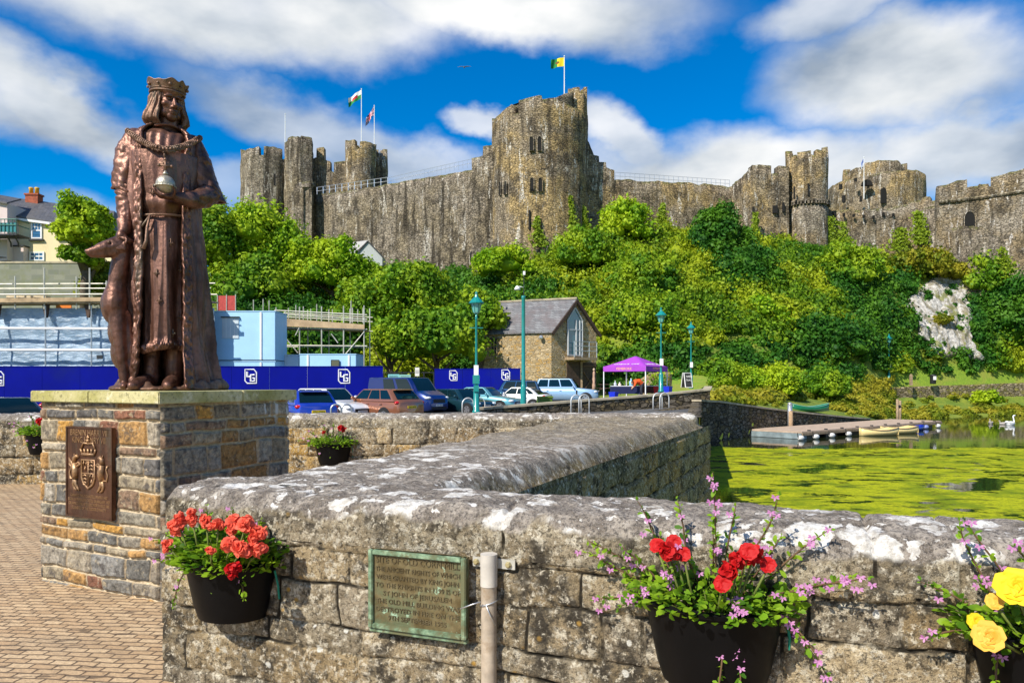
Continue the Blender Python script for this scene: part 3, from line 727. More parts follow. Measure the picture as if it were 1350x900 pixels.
    put('coping_lip', [(V, grid_faces(nu2, 12), dict(tint=np.ones((len(V), 3))*np.array([.6, .55, .4]), mort=np.zeros(len(V)), top=np.zeros(len(V)), lich=np.zeros(len(V))))])
    put('far_coping', [sweep_coping(B0, B1+Bd*.9, Bn, .62, .785, .985, .022, .1, (0, .3), 8, .9)])
build_parapet()

# ------------------------------------------------------------------ statue plinth
PC = np.array([-2.35, 4.815]); PL = np.array([-.902, .432]); PR = np.array([.432, .902]); PLW, PRW = 1.27, 1.19
def plinth_faces():
    V, Q, T, Mo = [], [], [], []; o = 0
    pal = ((.26, .22, .165), (.19, .175, .15), (.34, .28, .19), (.52, .28, .07), (.25, .115, .07), (.33, .29, .23), (.135, .125, .115), (.28, .245, .19), (.40, .34, .25), (.26, .17, .11), (.31, .275, .21), (.22, .21, .19), (.42, .24, .09), (.17, .16, .14))
    C = PC; Lp = C+PL*PLW; Rp = C+PR*PRW; Bp = C+PL*PLW+PR*PRW
    for (a, b, n, sd) in ((Lp, C, -PR, 21), (C, Rp, -PL, 24), (Rp, Bp, PR, 25), (Bp, Lp, PL, 26)):
        v, q, t, mo = wall_face(a, b, -.02, 1.325, n, .0085 if sd < 25 else .03, (.06, .19), (.11, .38), sd, .027, .0135, pal, .012)
        V.append(v); Q.append(q+o); T.append(t); Mo.append(mo); o += len(v)
    return np.concatenate(V), np.concatenate(Q), np.concatenate(T), np.concatenate(Mo)
def build_plinth():
    root = thing('statue_plinth', 'square plinth of multicoloured squared stones with pale slab top under the bronze king', 'plinth', (0, 0, 0))
    m, t, p = mat('plinth_stone'); P = t.pos(); tint = t.attr('tint', 'Vector'); mort = t.attr('mort')
    f = t.noise(P, 40, 6, .7); md = t.noise(P, 12, 5, .65); g = t.noise(P, 120, 4, .7)
    c = t.mix(1.0, tint, t.ramp(t.noise(P, 28, 6, .75), [(.34, .38), (.5, .85), (.66, 1.4)]), 'MULTIPLY')
    c = t.mix(t.smooth(md, .52, .64, 0, .75), c, (.07, .06, .055)); c = t.mix(t.smooth(t.noise(P, 17, 4, .7), .58, .66, 0, .8), c, (.42, .34, .22))
    c = t.mix(t.smooth(g, .56, .68, 0, .5), c, (.05, .045, .04))
    mc = t.mix(t.smooth(f, .3, .7), (.36, .27, .165), (.60, .49, .33)); c = t.mix(t.smooth(mort, .35, .8), c, mc)
    x, y, z = t.sep(P)
    drip = t.math('MULTIPLY', t.smooth(t.noise(t.scale(P, (1, 1, .06)), 13, 3, .5), .54, .6), t.math('MULTIPLY', t.smooth(z, 1.05, 1.3), t.smooth(y, 5.3, 5.6)))
    c = t.mix(drip, c, (.62, .62, .6))
    t.put(p.inputs['Base Color'], c); p.inputs['Roughness'].default_value = .9; p.inputs['Specular IOR Level'].default_value = .2
    t.put(p.inputs['Normal'], t.bump(t.math('ADD', f, t.math('MULTIPLY', md, .6)), .8, .016))
    V, Q, T, Mo = plinth_faces()
    mesh_quads('stone_base', V, Q, m, root, True, {'tint': T, 'mort': Mo})
    mc, t, p = mat('mossy_slab'); P = t.pos(); n = t.noise(P, 4, 6, .65); f = t.noise(P, 35, 5, .7)
    c = t.mix(t.smooth(n, .35, .62), (.52, .47, .24), (.34, .31, .10)); c = t.mix(t.smooth(f, .5, .68, 0, .7), c, (.14, .125, .05)); c = t.mix(t.smooth(t.noise(P, 9, 5, .7), .54, .66, 0, .8), c, (.66, .60, .40))
    t.put(p.inputs['Base Color'], c); p.inputs['Roughness'].default_value = .9; t.put(p.inputs['Normal'], t.bump(f, .6, .01))
    o_ = .055; cells = ((-o_, PLW*.52, -o_, PRW*.56), (PLW*.52+.004, PLW+o_, -o_, PRW*.56), (-o_, PLW*.52, PRW*.56+.004, PRW+o_), (PLW*.52+.004, PLW+o_, PRW*.56+.004, PRW+o_))
    for (a0, a1, b0, b1) in cells:
        mb = MB(); P4 = [PC+PL*a+PR*b for a, b in ((a0, b0), (a1, b0), (a1, b1), (a0, b1))]
        mb.prism([(q[0], q[1], 1.322) for q in P4], (0, 0, .082)); mb.build('cap_slab', mc, root, bevel=.006)
    return root
PLINTH = build_plinth()
# ------------------------------------------------------------------ the castle
CASTLE = thing('castle', 'ruined grey-brown stone castle with round towers and long curtain walls on the wooded crag', 'castle', (0, 0, 0))
def ring_wall(name, m, plan, th, z0, top, closed=True, parent=CASTLE, seed=1, rough=.16, dv=1.2, jag=.22, floor=None, inward=None):
    """plan(s in 0..1)->(x,y); top: list of (s, z) steps, linear between, doubled s for a step. An outer skin, a top and an inner skin."""
    ss = sorted(set([round(a, 5) for a in np.linspace(0, 1, 97 if closed else 61)])); base = np.array(ss)
    steps = np.array([a for a, _ in top]); S = np.unique(np.round(np.concatenate([base, steps, np.clip(steps-2e-4, 0, 1)]), 5))
    ts = np.array([t[0] for t in top]); tz = np.array([t[1] for t in top])
    # strictly increasing for interp
    for i in range(1, len(ts)):
        if ts[i] <= ts[i-1]: ts[i] = ts[i-1]+1.5e-4
    zt = np.interp(S, ts, tz); P = np.array([plan(a) for a in S]); Pn = np.array([plan(min(1, a+1e-3)) for a in S])-np.array([plan(max(0, a-1e-3)) for a in S])
    N = np.stack([Pn[:, 1], -Pn[:, 0]], 1); N /= np.linalg.norm(N, axis=1)[:, None]+1e-9     # outward for counter-clockwise plans / left-to-right runs
    nv = max(4, int((zt.max()-z0)/dv)); cols = []
    zj = zt+fbm(np.stack([P[:, 0]*1.1, P[:, 1]*1.1, P[:, 0]*0+seed], 1), 3, seed)*jag
    fr = np.linspace(0, 1, nv)
    for j in range(nv):
        z = z0+(zj-z0)*fr[j]; q = np.stack([P[:, 0], P[:, 1], z], 1); d = fbm(q*.35, 3, seed+2)*rough*.7+fbm(q*1.3, 3, seed+3)*rough
        cols.append(np.stack([P[:, 0]+N[:, 0]*d, P[:, 1]+N[:, 1]*d, z], 1))
    inn = P-N*th
    cols.append(np.stack([inn[:, 0], inn[:, 1], zj-.03], 1)); lo = z0 if floor is None else floor
    cols.append(np.stack([inn[:, 0], inn[:, 1], np.full(len(S), min(lo, zj.min()-.2))], 1))
    G = np.stack(cols, 1); nu, nk = G.shape[:2]
    V = G.reshape(-1, 3); Q = grid_faces(nu, nk)
    o = mesh_quads(name, V, Q, m, parent)
    if floor is not None and closed:
        mb = MB(); mb.add([(a[0], a[1], floor) for a in inn[::6]], [tuple(range(len(inn[::6])))]); mb.build('tower_roof', m, o)
    return o
def circ(cx, cy, r, ry=None):
    # s=0 at the back, running so that s=.5 faces the camera; left of picture is s<.5
    base = math.atan2(-cy, -cx)
    def f(s):
        a = base-math.pi+2*math.pi*s; return (cx+r*math.cos(a), cy+(ry or r)*math.sin(a))
    return f
def zpx(py, d): return EYE-(py-HY)/F*d
def px_steps(plan, pts, d, back=None, closed=True):
    """convert skyline (px, py) pairs of the camera side into (s, z)"""
    S = np.linspace(.24, .76, 521) if closed else np.linspace(0, 1, 521)
    X = np.array([CX+F*plan(a)[0]/plan(a)[1] for a in S]); out = []
    i0, i1 = int(X.argmin()), int(X.argmax()); S2, X2 = S[i0:i1+1], X[i0:i1+1]
    for (px, py) in pts: out.append((float(np.interp(px, X2, S2)), zpx(py, d)))
    if closed:
        za = zpx(max(p[1] for p in pts), d) if back is None else back
        zb = za+1.6; pre, post = [], []
        s = 0.0
        while s < out[0][0]-.03: pre += [(s, za), (s+.03, za), (s+.03, zb), (s+.07, zb), (s+.07, za)]; s += .075
        pre = [p for p in pre if p[0] < out[0][0]-.002]
        s = out[-1][0]+.012
        while s < .99: post += [(s, za), (s+.03, za), (s+.03, zb), (s+.07, zb), (s+.07, za)]; s += .075
        post = [p for p in post if p[0] <= 1.0]
        out = pre+out+post+[(1.0, za)]
        out[0] = (0.0, out[0][1])
    return out
def line(a, b):
    return lambda s: (a[0]+(b[0]-a[0])*s, a[1]+(b[1]-a[1])*s)
def poly(pts):
    pts = np.array(pts, float); L = np.r_[0, np.cumsum(np.linalg.norm(np.diff(pts, axis=0), axis=1))]; L /= L[-1]
    return lambda s: (float(np.interp(s, L, pts[:, 0])), float(np.interp(s, L, pts[:, 1])))
def gxy(px, d): return ((px-CX)/F*d, d)
def arrow_window(parent, px, py, w, h, d, nrm=(0, -1), arch=True, frame=True, lit=(.02, .022, .026), name='window'):
    """arched opening: a stone surround with a block coloured dark for the shade inside, standing 5 cm proud of the wall skin"""
    c = at(px, py, d); n = Vector((nrm[0], nrm[1], 0)).normalized(); u = Vector((-n.y, n.x, 0)); 
    def outline(ww, hh):
        pts = [(-ww/2, -hh/2), (ww/2, -hh/2), (ww/2, hh/2-ww*.5)]
        if arch:
            for a in np.linspace(0, math.pi, 7)[1:-1]: pts.append((ww/2*math.cos(a), hh/2-ww*.5+ww*.6*math.sin(a)))
        else: pts = pts[:2]+[(ww/2, hh/2), (-ww/2, hh/2)]
        if arch: pts.append((-ww/2, hh/2-ww*.5))
        return pts
    mb = MB(); mb.prism([c+u*a+Vector((0, 0, b))-n*.25 for a, b in outline(w, h)], n*.34)
    o = mb.build(name, M_OPENING_SHADE, parent)
    if frame:
        m2 = MB(); P = outline(w, h); m2.tube([c+u*a+Vector((0, 0, b))+n*.12 for a, b in P], .07, 5, closed=True); m2.build('surround', M_CASTLE_PALE, o)
    return o
M_OPENING_SHADE = plain('painted_opening_shade', (.012, .011, .01), .95, var=.2)  # dark colour stands in for the shade inside the castle openings

def build_castle():
    D = 95.5; R0 = 64/F*D*.985; cx, cy = (711.5-CX)/F*(D+0), D
    pl = circ(cx, cy, R0)
    sky = [(649, 146), (652, 145), (674, 136), (675, 136), (675.5, 149), (683.5, 148), (684, 132), (714, 129), (715, 134), (735, 133), (752, 138), (772, 140)]
    tw = ring_wall('main_tower', M_CASTLE, pl, 1.6, 12.5, px_steps(pl, sky, D-R0*.9), True, seed=3, rough=.2, floor=zpx(150, D))
    # inner higher wall and stair turret at the right
    p2 = circ(cx+.2, cy+.2, R0*.80); ring_wall('inner_parapet', M_CASTLE_GREY, p2, .9, zpx(150, D)-.3, [(0, zpx(136, D)), (.25, zpx(152, D)), (.50, zpx(150, D-5)), (.51, zpx(131, D-5)), (.56, zpx(127, D-5)), (.62, zpx(120, D-4)), (.655, zpx(118, D-4)), (.655, zpx(138, D-4)), (.68, zpx(138, D-4)), (.68, zpx(124, D-3)), (1, zpx(136, D))], True, seed=5)
    tx, ty = gxy(761.5, D-1.0); pt = circ(tx, ty, 1.25); ring_wall('stair_turret', M_CASTLE, pt, .5, 13, px_steps(pt, [(749, 117), (764, 116), (764.5, 121), (769, 121), (773, 128)], D-2), True, seed=7, jag=.1)
    nf = lambda px: ((pl_n(px))[0], (pl_n(px))[1])
    def pl_n(px):
        dx = (px-711.5)/64; dx = max(-.97, min(.97, dx)); return (dx, -math.sqrt(1-dx*dx))
    for (px, py, w, h) in ((701, 190, .62, 1.75), (711.5, 190, .62, 1.75), (701.5, 244, .6, 1.7), (712.5, 244, .6, 1.7), (660, 249, .5, 1.7), (667, 248, .5, 1.7), (747, 246, .4, 1.5)):
        n = pl_n(px); d = cy+n[1]*R0-.02; arrow_window(tw, px, py, w*.9, h, d, n)
    n = pl_n(698); arrow_window(tw, 698, 290, .2, 2.4, cy+n[1]*R0-.05, n, False, False, name='arrow_slit')
    # stepped flanking walls
    a, b = gxy(622, 95), gxy(650, 94); f = line(a, b); ring_wall('stepped_wall', M_CASTLE_GREY, f, 1.5, 13, px_steps(f, [(622, 207), (636.5, 206), (637, 194), (650, 193)], 94.5, closed=False), False, seed=11)
    a, b = gxy(771, 94.5), gxy(810, 96); f = line(a, b); ring_wall('stepped_wall', M_CASTLE, f, 1.5, 13, px_steps(f, [(771, 180), (774, 183), (783, 204), (783.3, 204), (790, 204.5), (790.5, 212), (799, 212.5), (799.5, 220), (810, 221)], 95, closed=False), False, seed=12)
    # long curtain to the left
    a, b = gxy(408, 109), gxy(650, 95); f = line(a, b)
    lw = ring_wall('curtain_wall', M_CASTLE_GREY, f, 1.8, 10, [(0, zpx(257, 109)), (.3, zpx(250.0, 105)), (1, zpx(219, 95))], False, seed=14, rough=.22, jag=.12)
    for (px, py) in ((570, 282), (611, 286), (640, 300), (500, 300), (545, 318)):
        d = 109+(px-408)/(650-408)*(95-109)-.1; arrow_window(lw, px, py, .25, 1.5, d, (.42, -.9), False, False, name='arrow_slit')
    arrow_window(lw, 624, 338, .8, 1.5, 96.4, (.42, -.9), True, False, name='postern')
    # block where the curtain meets the gatehouse
    f = poly([gxy(387, 113), gxy(388, 107), gxy(411, 106.2), gxy(413, 112)]); ring_wall('corner_block', M_CASTLE_GREY, f, 1.4, 10, px_steps(f, [(388, 246), (394, 240), (409, 239), (411, 247)], 106.5, closed=False), False, seed=15)
    # gatehouse group at the left
    D2 = 120; c = gxy(352.5, D2); r = 33/F*D2; p = circ(c[0], c[1], r); o = ring_wall('round_tower', M_CASTLE_GREY, p, 1.1, 12, px_steps(p, [(320, 201), (323, 199), (341, 195), (341.5, 207), (347.5, 207), (348, 195), (372, 195), (372.5, 208), (384, 208)], D2-r*.8), True, seed=17, floor=zpx(212, D2))
    arrow_window(o, 362, 237, .3, 1.8, D2-r*.97, (.2, -1), False, False, name='arrow_slit'); arrow_window(o, 331, 280, .5, 1.0, D2-r*.75, (-.6, -.8), False, False)
    f = poly([gxy(376, 122), gxy(378, 116), gxy(394, 115), gxy(412, 116), gxy(413, 122)])
    ring_wall('gate_turret', M_CASTLE_GREY, f, 1.2, 12, px_steps(f, [(378, 190), (379, 182), (392, 181), (393, 184), (396, 184), (397, 182), (411, 182), (412, 190)], 116, closed=False), False, seed=18)
    f = line(gxy(375, 117), gxy(380, 116)); ring_wall('gate_pier', M_CASTLE_GREY, f, 1, 12, [(0, zpx(188, 117)), (1, zpx(188, 117))], False, seed=16)
    f = line(gxy(408, 118), gxy(460, 118)); ring_wall('gate_wall', M_CASTLE_PALE if False else M_CASTLE, f, 1.2, 12, px_steps(f, [(408, 209), (417, 208), (417.5, 196), (427, 195), (427.3, 211), (435, 212), (435.3, 225), (440, 226), (440.4, 213), (455, 212), (456, 222), (460, 222)], 118, closed=False), False, seed=19)
    c = gxy(476, 119); r = 20/F*119; p = circ(c[0], c[1], r); ring_wall('gate_tower', M_CASTLE, p, .9, 12, px_steps(p, [(457, 188), (458, 186), (468, 186), (468.5, 196), (474, 196), (474.5, 187), (494, 187), (496, 190)], 117), True, seed=20, floor=zpx(198, 119))
    c = gxy(500, 122); r = 11/F*122; p = circ(c[0], c[1], r); ring_wall('gate_tower', M_CASTLE, p, .8, 12, px_steps(p, [(489, 203), (505, 203), (505.3, 206), (511, 206)], 121), True, seed=21, floor=zpx(210, 122))
    # right-hand curtain
    a, b = gxy(808, 96), gxy(966, 100); f = line(a, b); ring_wall('curtain_wall', M_CASTLE, f, 1.6, 14, [(0, zpx(236, 96)), (.45, zpx(240, 98)), (1, zpx(246, 100))], False, seed=23, rough=.25, jag=.28)
    # square block then slim round tower
    f = poly([gxy(966, 103), gxy(964.5, 99), gxy(991, 94.5), gxy(1040, 95), gxy(1041, 101)])
    o = ring_wall('square_tower', M_CASTLE, f, 1.3, 13, px_steps(f, [(965, 240), (965.5, 234), (978, 232), (980, 229), (991, 221), (992, 221), (1017, 221), (1017.5, 231), (1026, 231), (1026.4, 221), (1040, 222)], 95.5, closed=False), False, seed=25, floor=None)
    arrow_window(o, 1022, 276, .6, 1.0, 94.6, (0.02, -1), False, False); arrow_window(o, 1033, 273, .2, 1.2, 94.7, (0.02, -1), False, False, name='arrow_slit'); arrow_window(o, 1031, 311, .35, 1.1, 94.6, (.02, -1), False, False)
    arrow_window(o, 993, 278, .25, 1.0, 94.5, (-.4, -1), False, False, name='arrow_slit')
    c = gxy(1063.5, 97); r = 26/F*97; p = circ(c[0], c[1], r); z1 = zpx(269, 95)
    o = ring_wall('slim_round_tower', M_CASTLE, p, .8, z1+.2, px_steps(p, [(1038, 206), (1039, 204), (1048, 203), (1048.4, 208), (1051, 208), (1051.4, 200), (1069, 200), (1069.4, 207), (1076, 207), (1076.4, 200), (1089, 200)], 95), True, seed=26, floor=zpx(214, 97), jag=.15)
    p3 = circ(c[0], c[1], r*1.02); ring_wall('tower_foot', M_CASTLE_PALE, p3, .8, 11, [(0, z1), (1, z1)], True, seed=27, jag=.02)
    mb = MB(); k = 40
    for i in range(k):
        aa = 2*math.pi*i/k; mb.obox((c[0]+(r+.08)*math.cos(aa), c[1]+(r+.08)*math.sin(aa), z1+.1), (math.cos(aa)*.22, math.sin(aa)*.22, 0), (-math.sin(aa)*.13, math.cos(aa)*.13, 0), (0, 0, .16))
    mb.lathe([(r+.02, .28), (r+.30, .30), (r+.30, .52), (r+.02, .55)], (c[0], c[1], z1), 48, caps=False); mb.build('string_course', M_CASTLE_GREY, o)
    for (px, py) in ((1066, 250), (1047, 254)): arrow_window(o, px, py, .16, 1.6, 97-r*.99, ((px-1063)/26, -1), False, False, name='arrow_slit')
    arrow_window(o, 1084, 305, .5, 1.2, 97-r*.62, (.75, -.66), False, False)
    # great round keep behind
    c = gxy(1154.5, 132); r = 58/F*132; p = circ(c[0], c[1], r)
    o = ring_wall('round_keep', M_CASTLE, p, 2.2, 14, [(0, zpx(226, 124)), (.32, zpx(233, 126)), (.42, zpx(229, 124)), (.55, zpx(226, 124)), (.64, zpx(223, 124)), (.68, zpx(226, 125)), (1, zpx(226, 124))], True, seed=29, floor=zpx(236, 125), jag=.35)
    for (px, py, w, h) in ((1143, 241, 1.9, .8), (1112, 262, .5, 1.2), (1165, 258, .9, 2.6), (1108, 246, .5, .9), (1135, 262, .4, 1.0), (1186, 250, .4, 1.2), (1128, 237, .5, .6)):
        dx = (px-1154.5)/58; n = (dx, -math.sqrt(1-dx*dx)); arrow_window(o, px, py, w, h, 132+n[1]*r-.05, n, w > .8, False)
    p = circ(c[0], c[1]+.5, r*.66); ring_wall('upper_drum', M_CASTLE, p, 1.2, zpx(238, 130), px_steps(p, [(1113, 219), (1118, 216), (1129, 213), (1138, 213), (1140, 209), (1154, 209), (1158, 208), (1184, 209), (1188, 213), (1192, 218)], 126), True, seed=31, floor=zpx(225, 128), jag=.2)
    # lower curtain in front of the keep
    f = poly([gxy(1088, 98), gxy(1180, 97.5), gxy(1222, 96), gxy(1258, 94)])
    o = ring_wall('lower_curtain', M_CASTLE_PALE, f, 1.4, 13, px_steps(f, [(1088, 268), (1096, 275), (1140, 275), (1141, 273), (1165, 274), (1198, 270), (1199, 266), (1215, 265), (1216, 262), (1226, 262), (1227, 268), (1258, 268)], 97, closed=False), False, seed=33, rough=.3)
    for px in range(1100, 1200, 13): arrow_window(o, px, 282+(px*7 % 5), .22, .4, 97.25, (0, -1), False, False, name='beam_hole')
    c = gxy(1240, 96); p = circ(c[0], c[1], 2.05); ring_wall('buttress_tower', M_CASTLE_GREY, p, .7, 12, [(0, zpx(270, 94)), (.45, zpx(269, 94)), (.52, zpx(271, 94)), (1, zpx(270, 94))], True, seed=34, floor=zpx(275, 94))
    # tall wall at the right edge
    f = poly([gxy(1231, 96), gxy(1234, 93), gxy(1300, 91), gxy(1352, 88.5), gxy(1470, 86), gxy(1480, 96)])
    o = ring_wall('east_wall', M_CASTLE_PALE, f, 1.8, 12, px_steps(f, [(1231, 262), (1232, 255), (1233, 240), (1248, 239), (1262, 235), (1275, 234), (1275.4, 245), (1290, 245), (1291, 242), (1303, 242), (1304, 246), (1306, 246), (1306.4, 234), (1350, 229), (1360, 229), (1360.5, 240), (1372, 240), (1372.5, 227), (1420, 222), (1480, 222)], 91, closed=False), False, seed=36, rough=.2, jag=.3)
    mb = MB(); Pn = [Vector((*f(s), 0)) for s in np.linspace(.1, .8, 20)]
    zz = [zpx(266, 92.6)+.9*k/19+0*k for k in range(20)]
    mb.tube([(q.x, q.y-.12, z) for q, z in zip(Pn, zz)], .2, 5); mb.build('string_course', M_CASTLE_GREY, o)
    arrow_window(o, 1278, 290, 1.35, 1.9, 91.5, (-.1, -1), True, True, name='doorway')
    f = poly([gxy(1255, 91.2), gxy(1275, 89.2), gxy(1300, 88.2), gxy(1325, 88)])
    ring_wall('stair_wall', M_CASTLE_GREY, f, .8, 12, px_steps(f, [(1255, 296), (1270, 296), (1284, 298), (1284.3, 300), (1290, 300.5), (1290.4, 298.5), (1296, 300.5), (1296.4, 303), (1301, 305), (1301.4, 303), (1308, 307), (1308.4, 310), (1318, 314), (1325, 322)], 89, closed=False), False, seed=38, jag=.1)
build_castle()

# railings on the wall walks
def wall_rail(name, label, p0, p1, h, n, th=.03, zig=0):
    root = thing(name, label, 'railing', tuple(p0)); d = Vector(p1)-Vector(p0)
    for k in range(n+1):
        mb = MB(); q = d*k/n; mb.tube([q, q+Vector((0, 0, h))], th, 5); mb.build('post', M_STEEL, root)
    for f_ in (.5, 1.0):
        mb = MB(); mb.tube([Vector((0, 0, h*f_)), d+Vector((0, 0, h*f_))], th*.8, 5); mb.build('rail', M_STEEL, root)
def rails():
    wall_rail('wall_walk_railing', 'pale stout railing climbing the left curtain wall top beside the gate towers', at(410, 258, 110), at(511, 244, 104), 1.1, 12, .06)
    wall_rail('wall_walk_railing', 'thin wire railing along the left curtain wall up to the main tower', at(512, 244, 104), at(622, 220, 97), 1.05, 20, .03)
    wall_rail('wall_walk_railing', 'thin wire railing along the curtain wall right of the main tower', at(811, 237, 97), at(962, 247, 101), 1.0, 24, .03)
rails()
# flags
def flag_mesh(w, h, seed, droop, ang):
    nu, nv = 22, 12; U, W = np.meshgrid(np.linspace(0, 1, nu), np.linspace(0, 1, nv), indexing='ij'); U = U.ravel(); W = W.ravel()
    x = -w*U*math.cos(droop); z = -h*(1-W)-w*U*math.sin(droop)-.12*U*U*w; y = .11*w*np.sin(U*9+W*1.5+seed)*U
    V = np.stack([x*math.cos(ang), x*math.sin(ang)+y, z], 1); return V, grid_faces(nu, nv), U, W
def build_flags():
    def flag(label, foot, top_z, mcol, w, h, droop, ang, seed):
        root = thing('flagpole', label, 'flagpole', tuple(foot)); H = top_z-foot.z
        mb = MB(); mb.tube([(0, 0, 0), (0, 0, H)], [.075, .05], 7); mb.ball((0, 0, H+.06), .1, 8); mb.build('pole', M_WHITE, root)
        if mcol:
            V, Q, U, W = flag_mesh(w, h, seed, droop, ang); V[:, 2] += H-.1; V[:, 0] -= .06
            mesh_quads('flag', V, Q, mcol, root, True, {'fu': U, 'fv': W})
    def fm(name, build):
        m, t, p = mat(name); c = build(t, t.attr('fu'), t.attr('fv')); t.put(p.inputs['Base Color'], c); p.inputs['Roughness'].default_value = .8; return m
    def welsh(t, u, v):
        c = t.mix(t.math('GREATER_THAN', v, .5), (.01, .22, .05), (.85, .85, .85))
        du = t.math('ABSOLUTE', t.math('SUBTRACT', u, .5)); dv = t.math('ABSOLUTE', t.math('SUBTRACT', v, .5))
        return t.mix(t.math('MULTIPLY', t.math('LESS_THAN', du, .22), t.math('LESS_THAN', dv, .18)), c, (.5, .02, .03))
    def union(t, u, v):
        uu = t.math('SUBTRACT', u, .5); vv = t.math('SUBTRACT', v, .5); au = t.math('ABSOLUTE', uu); av = t.math('ABSOLUTE', vv)
        diag = t.math('ABSOLUTE', t.math('SUBTRACT', au, av)); c = (.01, .02, .17)
        c = t.mix(t.math('LESS_THAN', diag, .07), c, (.8, .8, .8)); c = t.mix(t.math('LESS_THAN', diag, .028), c, (.55, .01, .03))
        c = t.mix(t.math('LESS_THAN', t.math('MINIMUM', au, av), .12), c, (.8, .8, .8)); return t.mix(t.math('LESS_THAN', t.math('MINIMUM', au, av), .07), c, (.55, .01, .03))
    def county(t, u, v):
        c = t.mix(t.math('GREATER_THAN', t.math('ADD', u, t.math('MULTIPLY', v, -.0)), .5), (.85, .62, .01), (.01, .20, .04))
        du = t.math('SUBTRACT', u, .5); dv = t.math('SUBTRACT', v, .5)
        return t.mix(t.math('LESS_THAN', t.math('ADD', t.math('MULTIPLY', du, du), t.math('MULTIPLY', dv, dv)), .022), c, (.16, .06, .01))
    flag('tall white flagpole flying a white, green and red flag on the left gate tower', at(476.5, 200, 119), zpx(118, 119), fm('green_white_flag', welsh), 2.4, 1.4, .55, .1, 0)
    flag('flagpole with a drooping red, white and blue flag above the gate towers', at(493.5, 204, 120), zpx(140, 120), fm('union_flag', union), 2.3, 1.3, .95, .1, 2)
    flag('flagpole flying a yellow and green flag on the main tower top', at(744, 140, 95), zpx(75, 95), fm('yellow_green_flag', county), 1.75, 1.15, .12, .05, 1)
    flag('bare thin mast on the leftmost castle tower', at(376, 196, 118), zpx(151, 118), None, 1, 1, 0, 0, 0)
    def blue(t, u, v): return t.mix(t.math('GREATER_THAN', v, .5), (.45, .5, .62), (.10, .16, .42))
    flag('short pole with small blue flag in front of the round keep', at(1139, 262, 123), zpx(208, 123), fm('blue_flag', blue), .8, 1.2, 1.0, .2, 3)
build_flags()
# ------------------------------------------------------------------ vegetation
def cube_sphere(n=6):
    V, Q = [], []; o = 0; g = np.linspace(-1, 1, n)
    for ax in range(3):
        for sg in (-1, 1):
            a, b = np.meshgrid(g, g, indexing='ij'); P = np.zeros((n*n, 3)); P[:, ax] = sg; P[:, (ax+1) % 3] = a.ravel(); P[:, (ax+2) % 3] = b.ravel()*sg
            V.append(P/np.linalg.norm(P, axis=1)[:, None]); Q.append(grid_faces(n, n)+o); o += n*n
    return np.concatenate(V), np.concatenate(Q)
CSV, CSQ = cube_sphere(7)
def leaves(P, Nn, size, rng, up=.25):
    """leaf quads standing on points"""
    n = len(P); r = rng.normal(size=(n, 3)); Nn = Nn/np.linalg.norm(Nn, axis=1)[:, None]
    u = np.cross(Nn, r); u /= np.linalg.norm(u, axis=1)[:, None]+1e-9; u[:, 2] -= up*.4; v = np.cross(Nn, u); v /= np.linalg.norm(v, axis=1)[:, None]+1e-9
    s = (size*rng.uniform(.5, 1.6, n))[:, None]
    A = P-u*s*.5; B = P+v*s*.34+Nn*s*.10; C = P+u*s*.5-Nn*s*.06; D = P-v*s*.34+Nn*s*.10
    V = np.stack([A, B, C, D], 1).reshape(-1, 3); return V, np.arange(4*n).reshape(-1, 4)
def clump_leaves(C, rad, n, size, rng, out=None, bias=.0):
    """C (k,3) centres, rad (k,) or (k,3): n leaves on each clump"""
    k = len(C); d = rng.normal(size=(k, n, 3)); d /= np.linalg.norm(d, axis=2)[..., None]
    d[..., 2] = np.where(d[..., 2] < -.35, -d[..., 2], d[..., 2]); d[..., 1] = np.where((d[..., 1] > .5) & (rng.uniform(size=(k, n)) < bias), -d[..., 1], d[..., 1])
    rad = np.asarray(rad, float); rad = rad[:, None] if rad.ndim == 1 else rad
    rr = rng.uniform(.62, 1.0, (k, n, 1))+np.abs(rng.normal(size=(k, n, 1)))*.21; P = C[:, None]+d*rr*rad[:, None]; Nn = d*.8+rng.normal(size=(k, n, 3))*.6
    Nn[..., 2] += .25
    return leaves(P.reshape(-1, 3), Nn.reshape(-1, 3), size, rng)
def cores(C, rad, rng):
    rad = np.asarray(rad, float); rad = np.repeat(rad[:, None], 3, 1) if rad.ndim == 1 else rad
    V, Q = [], []; 
    for i in range(len(C)):
        w = 1+fbm(CSV*1.7+i*3.1, 2, i)*.3; V.append(C[i]+CSV*w[:, None]*rad[i]); Q.append(CSQ+i*len(CSV))
    return np.concatenate(V), np.concatenate(Q)
def cat_(*vq):
    V, Q = [], []; o = 0
    for v, q in vq: V.append(v); Q.append(q+o); o += len(v)
    return np.concatenate(V), np.concatenate(Q)
def crown_mesh(name, c, rad, m, parent, seed, n_cl=26, lv=170, size=.34, core=.58, clr=.42):
    rng = np.random.RandomState(seed); rad = np.array(rad, float)
    d = rng.normal(size=(n_cl*3, 3)); d /= np.linalg.norm(d, axis=1)[:, None]; d = d[(d[:, 2] > -.55)][:n_cl]
    f = 1+fbm(d*1.6, 2, seed)*.34; C = np.array(c)+d*rad*(f*rng.uniform(.55, .86, len(d)))[:, None]
    r = rng.uniform(.7, 1.25, len(d))*clr*rad.mean()
    a = clump_leaves(C, r, int(lv*1.35), size*.94, rng, bias=.35); b = cores(C, r*.56, rng); e = cores(np.array([c]), np.array([rad*core*.8]), rng)
    V, Q = cat_(a, b, e); return mesh_quads(name, V, Q, m, parent)
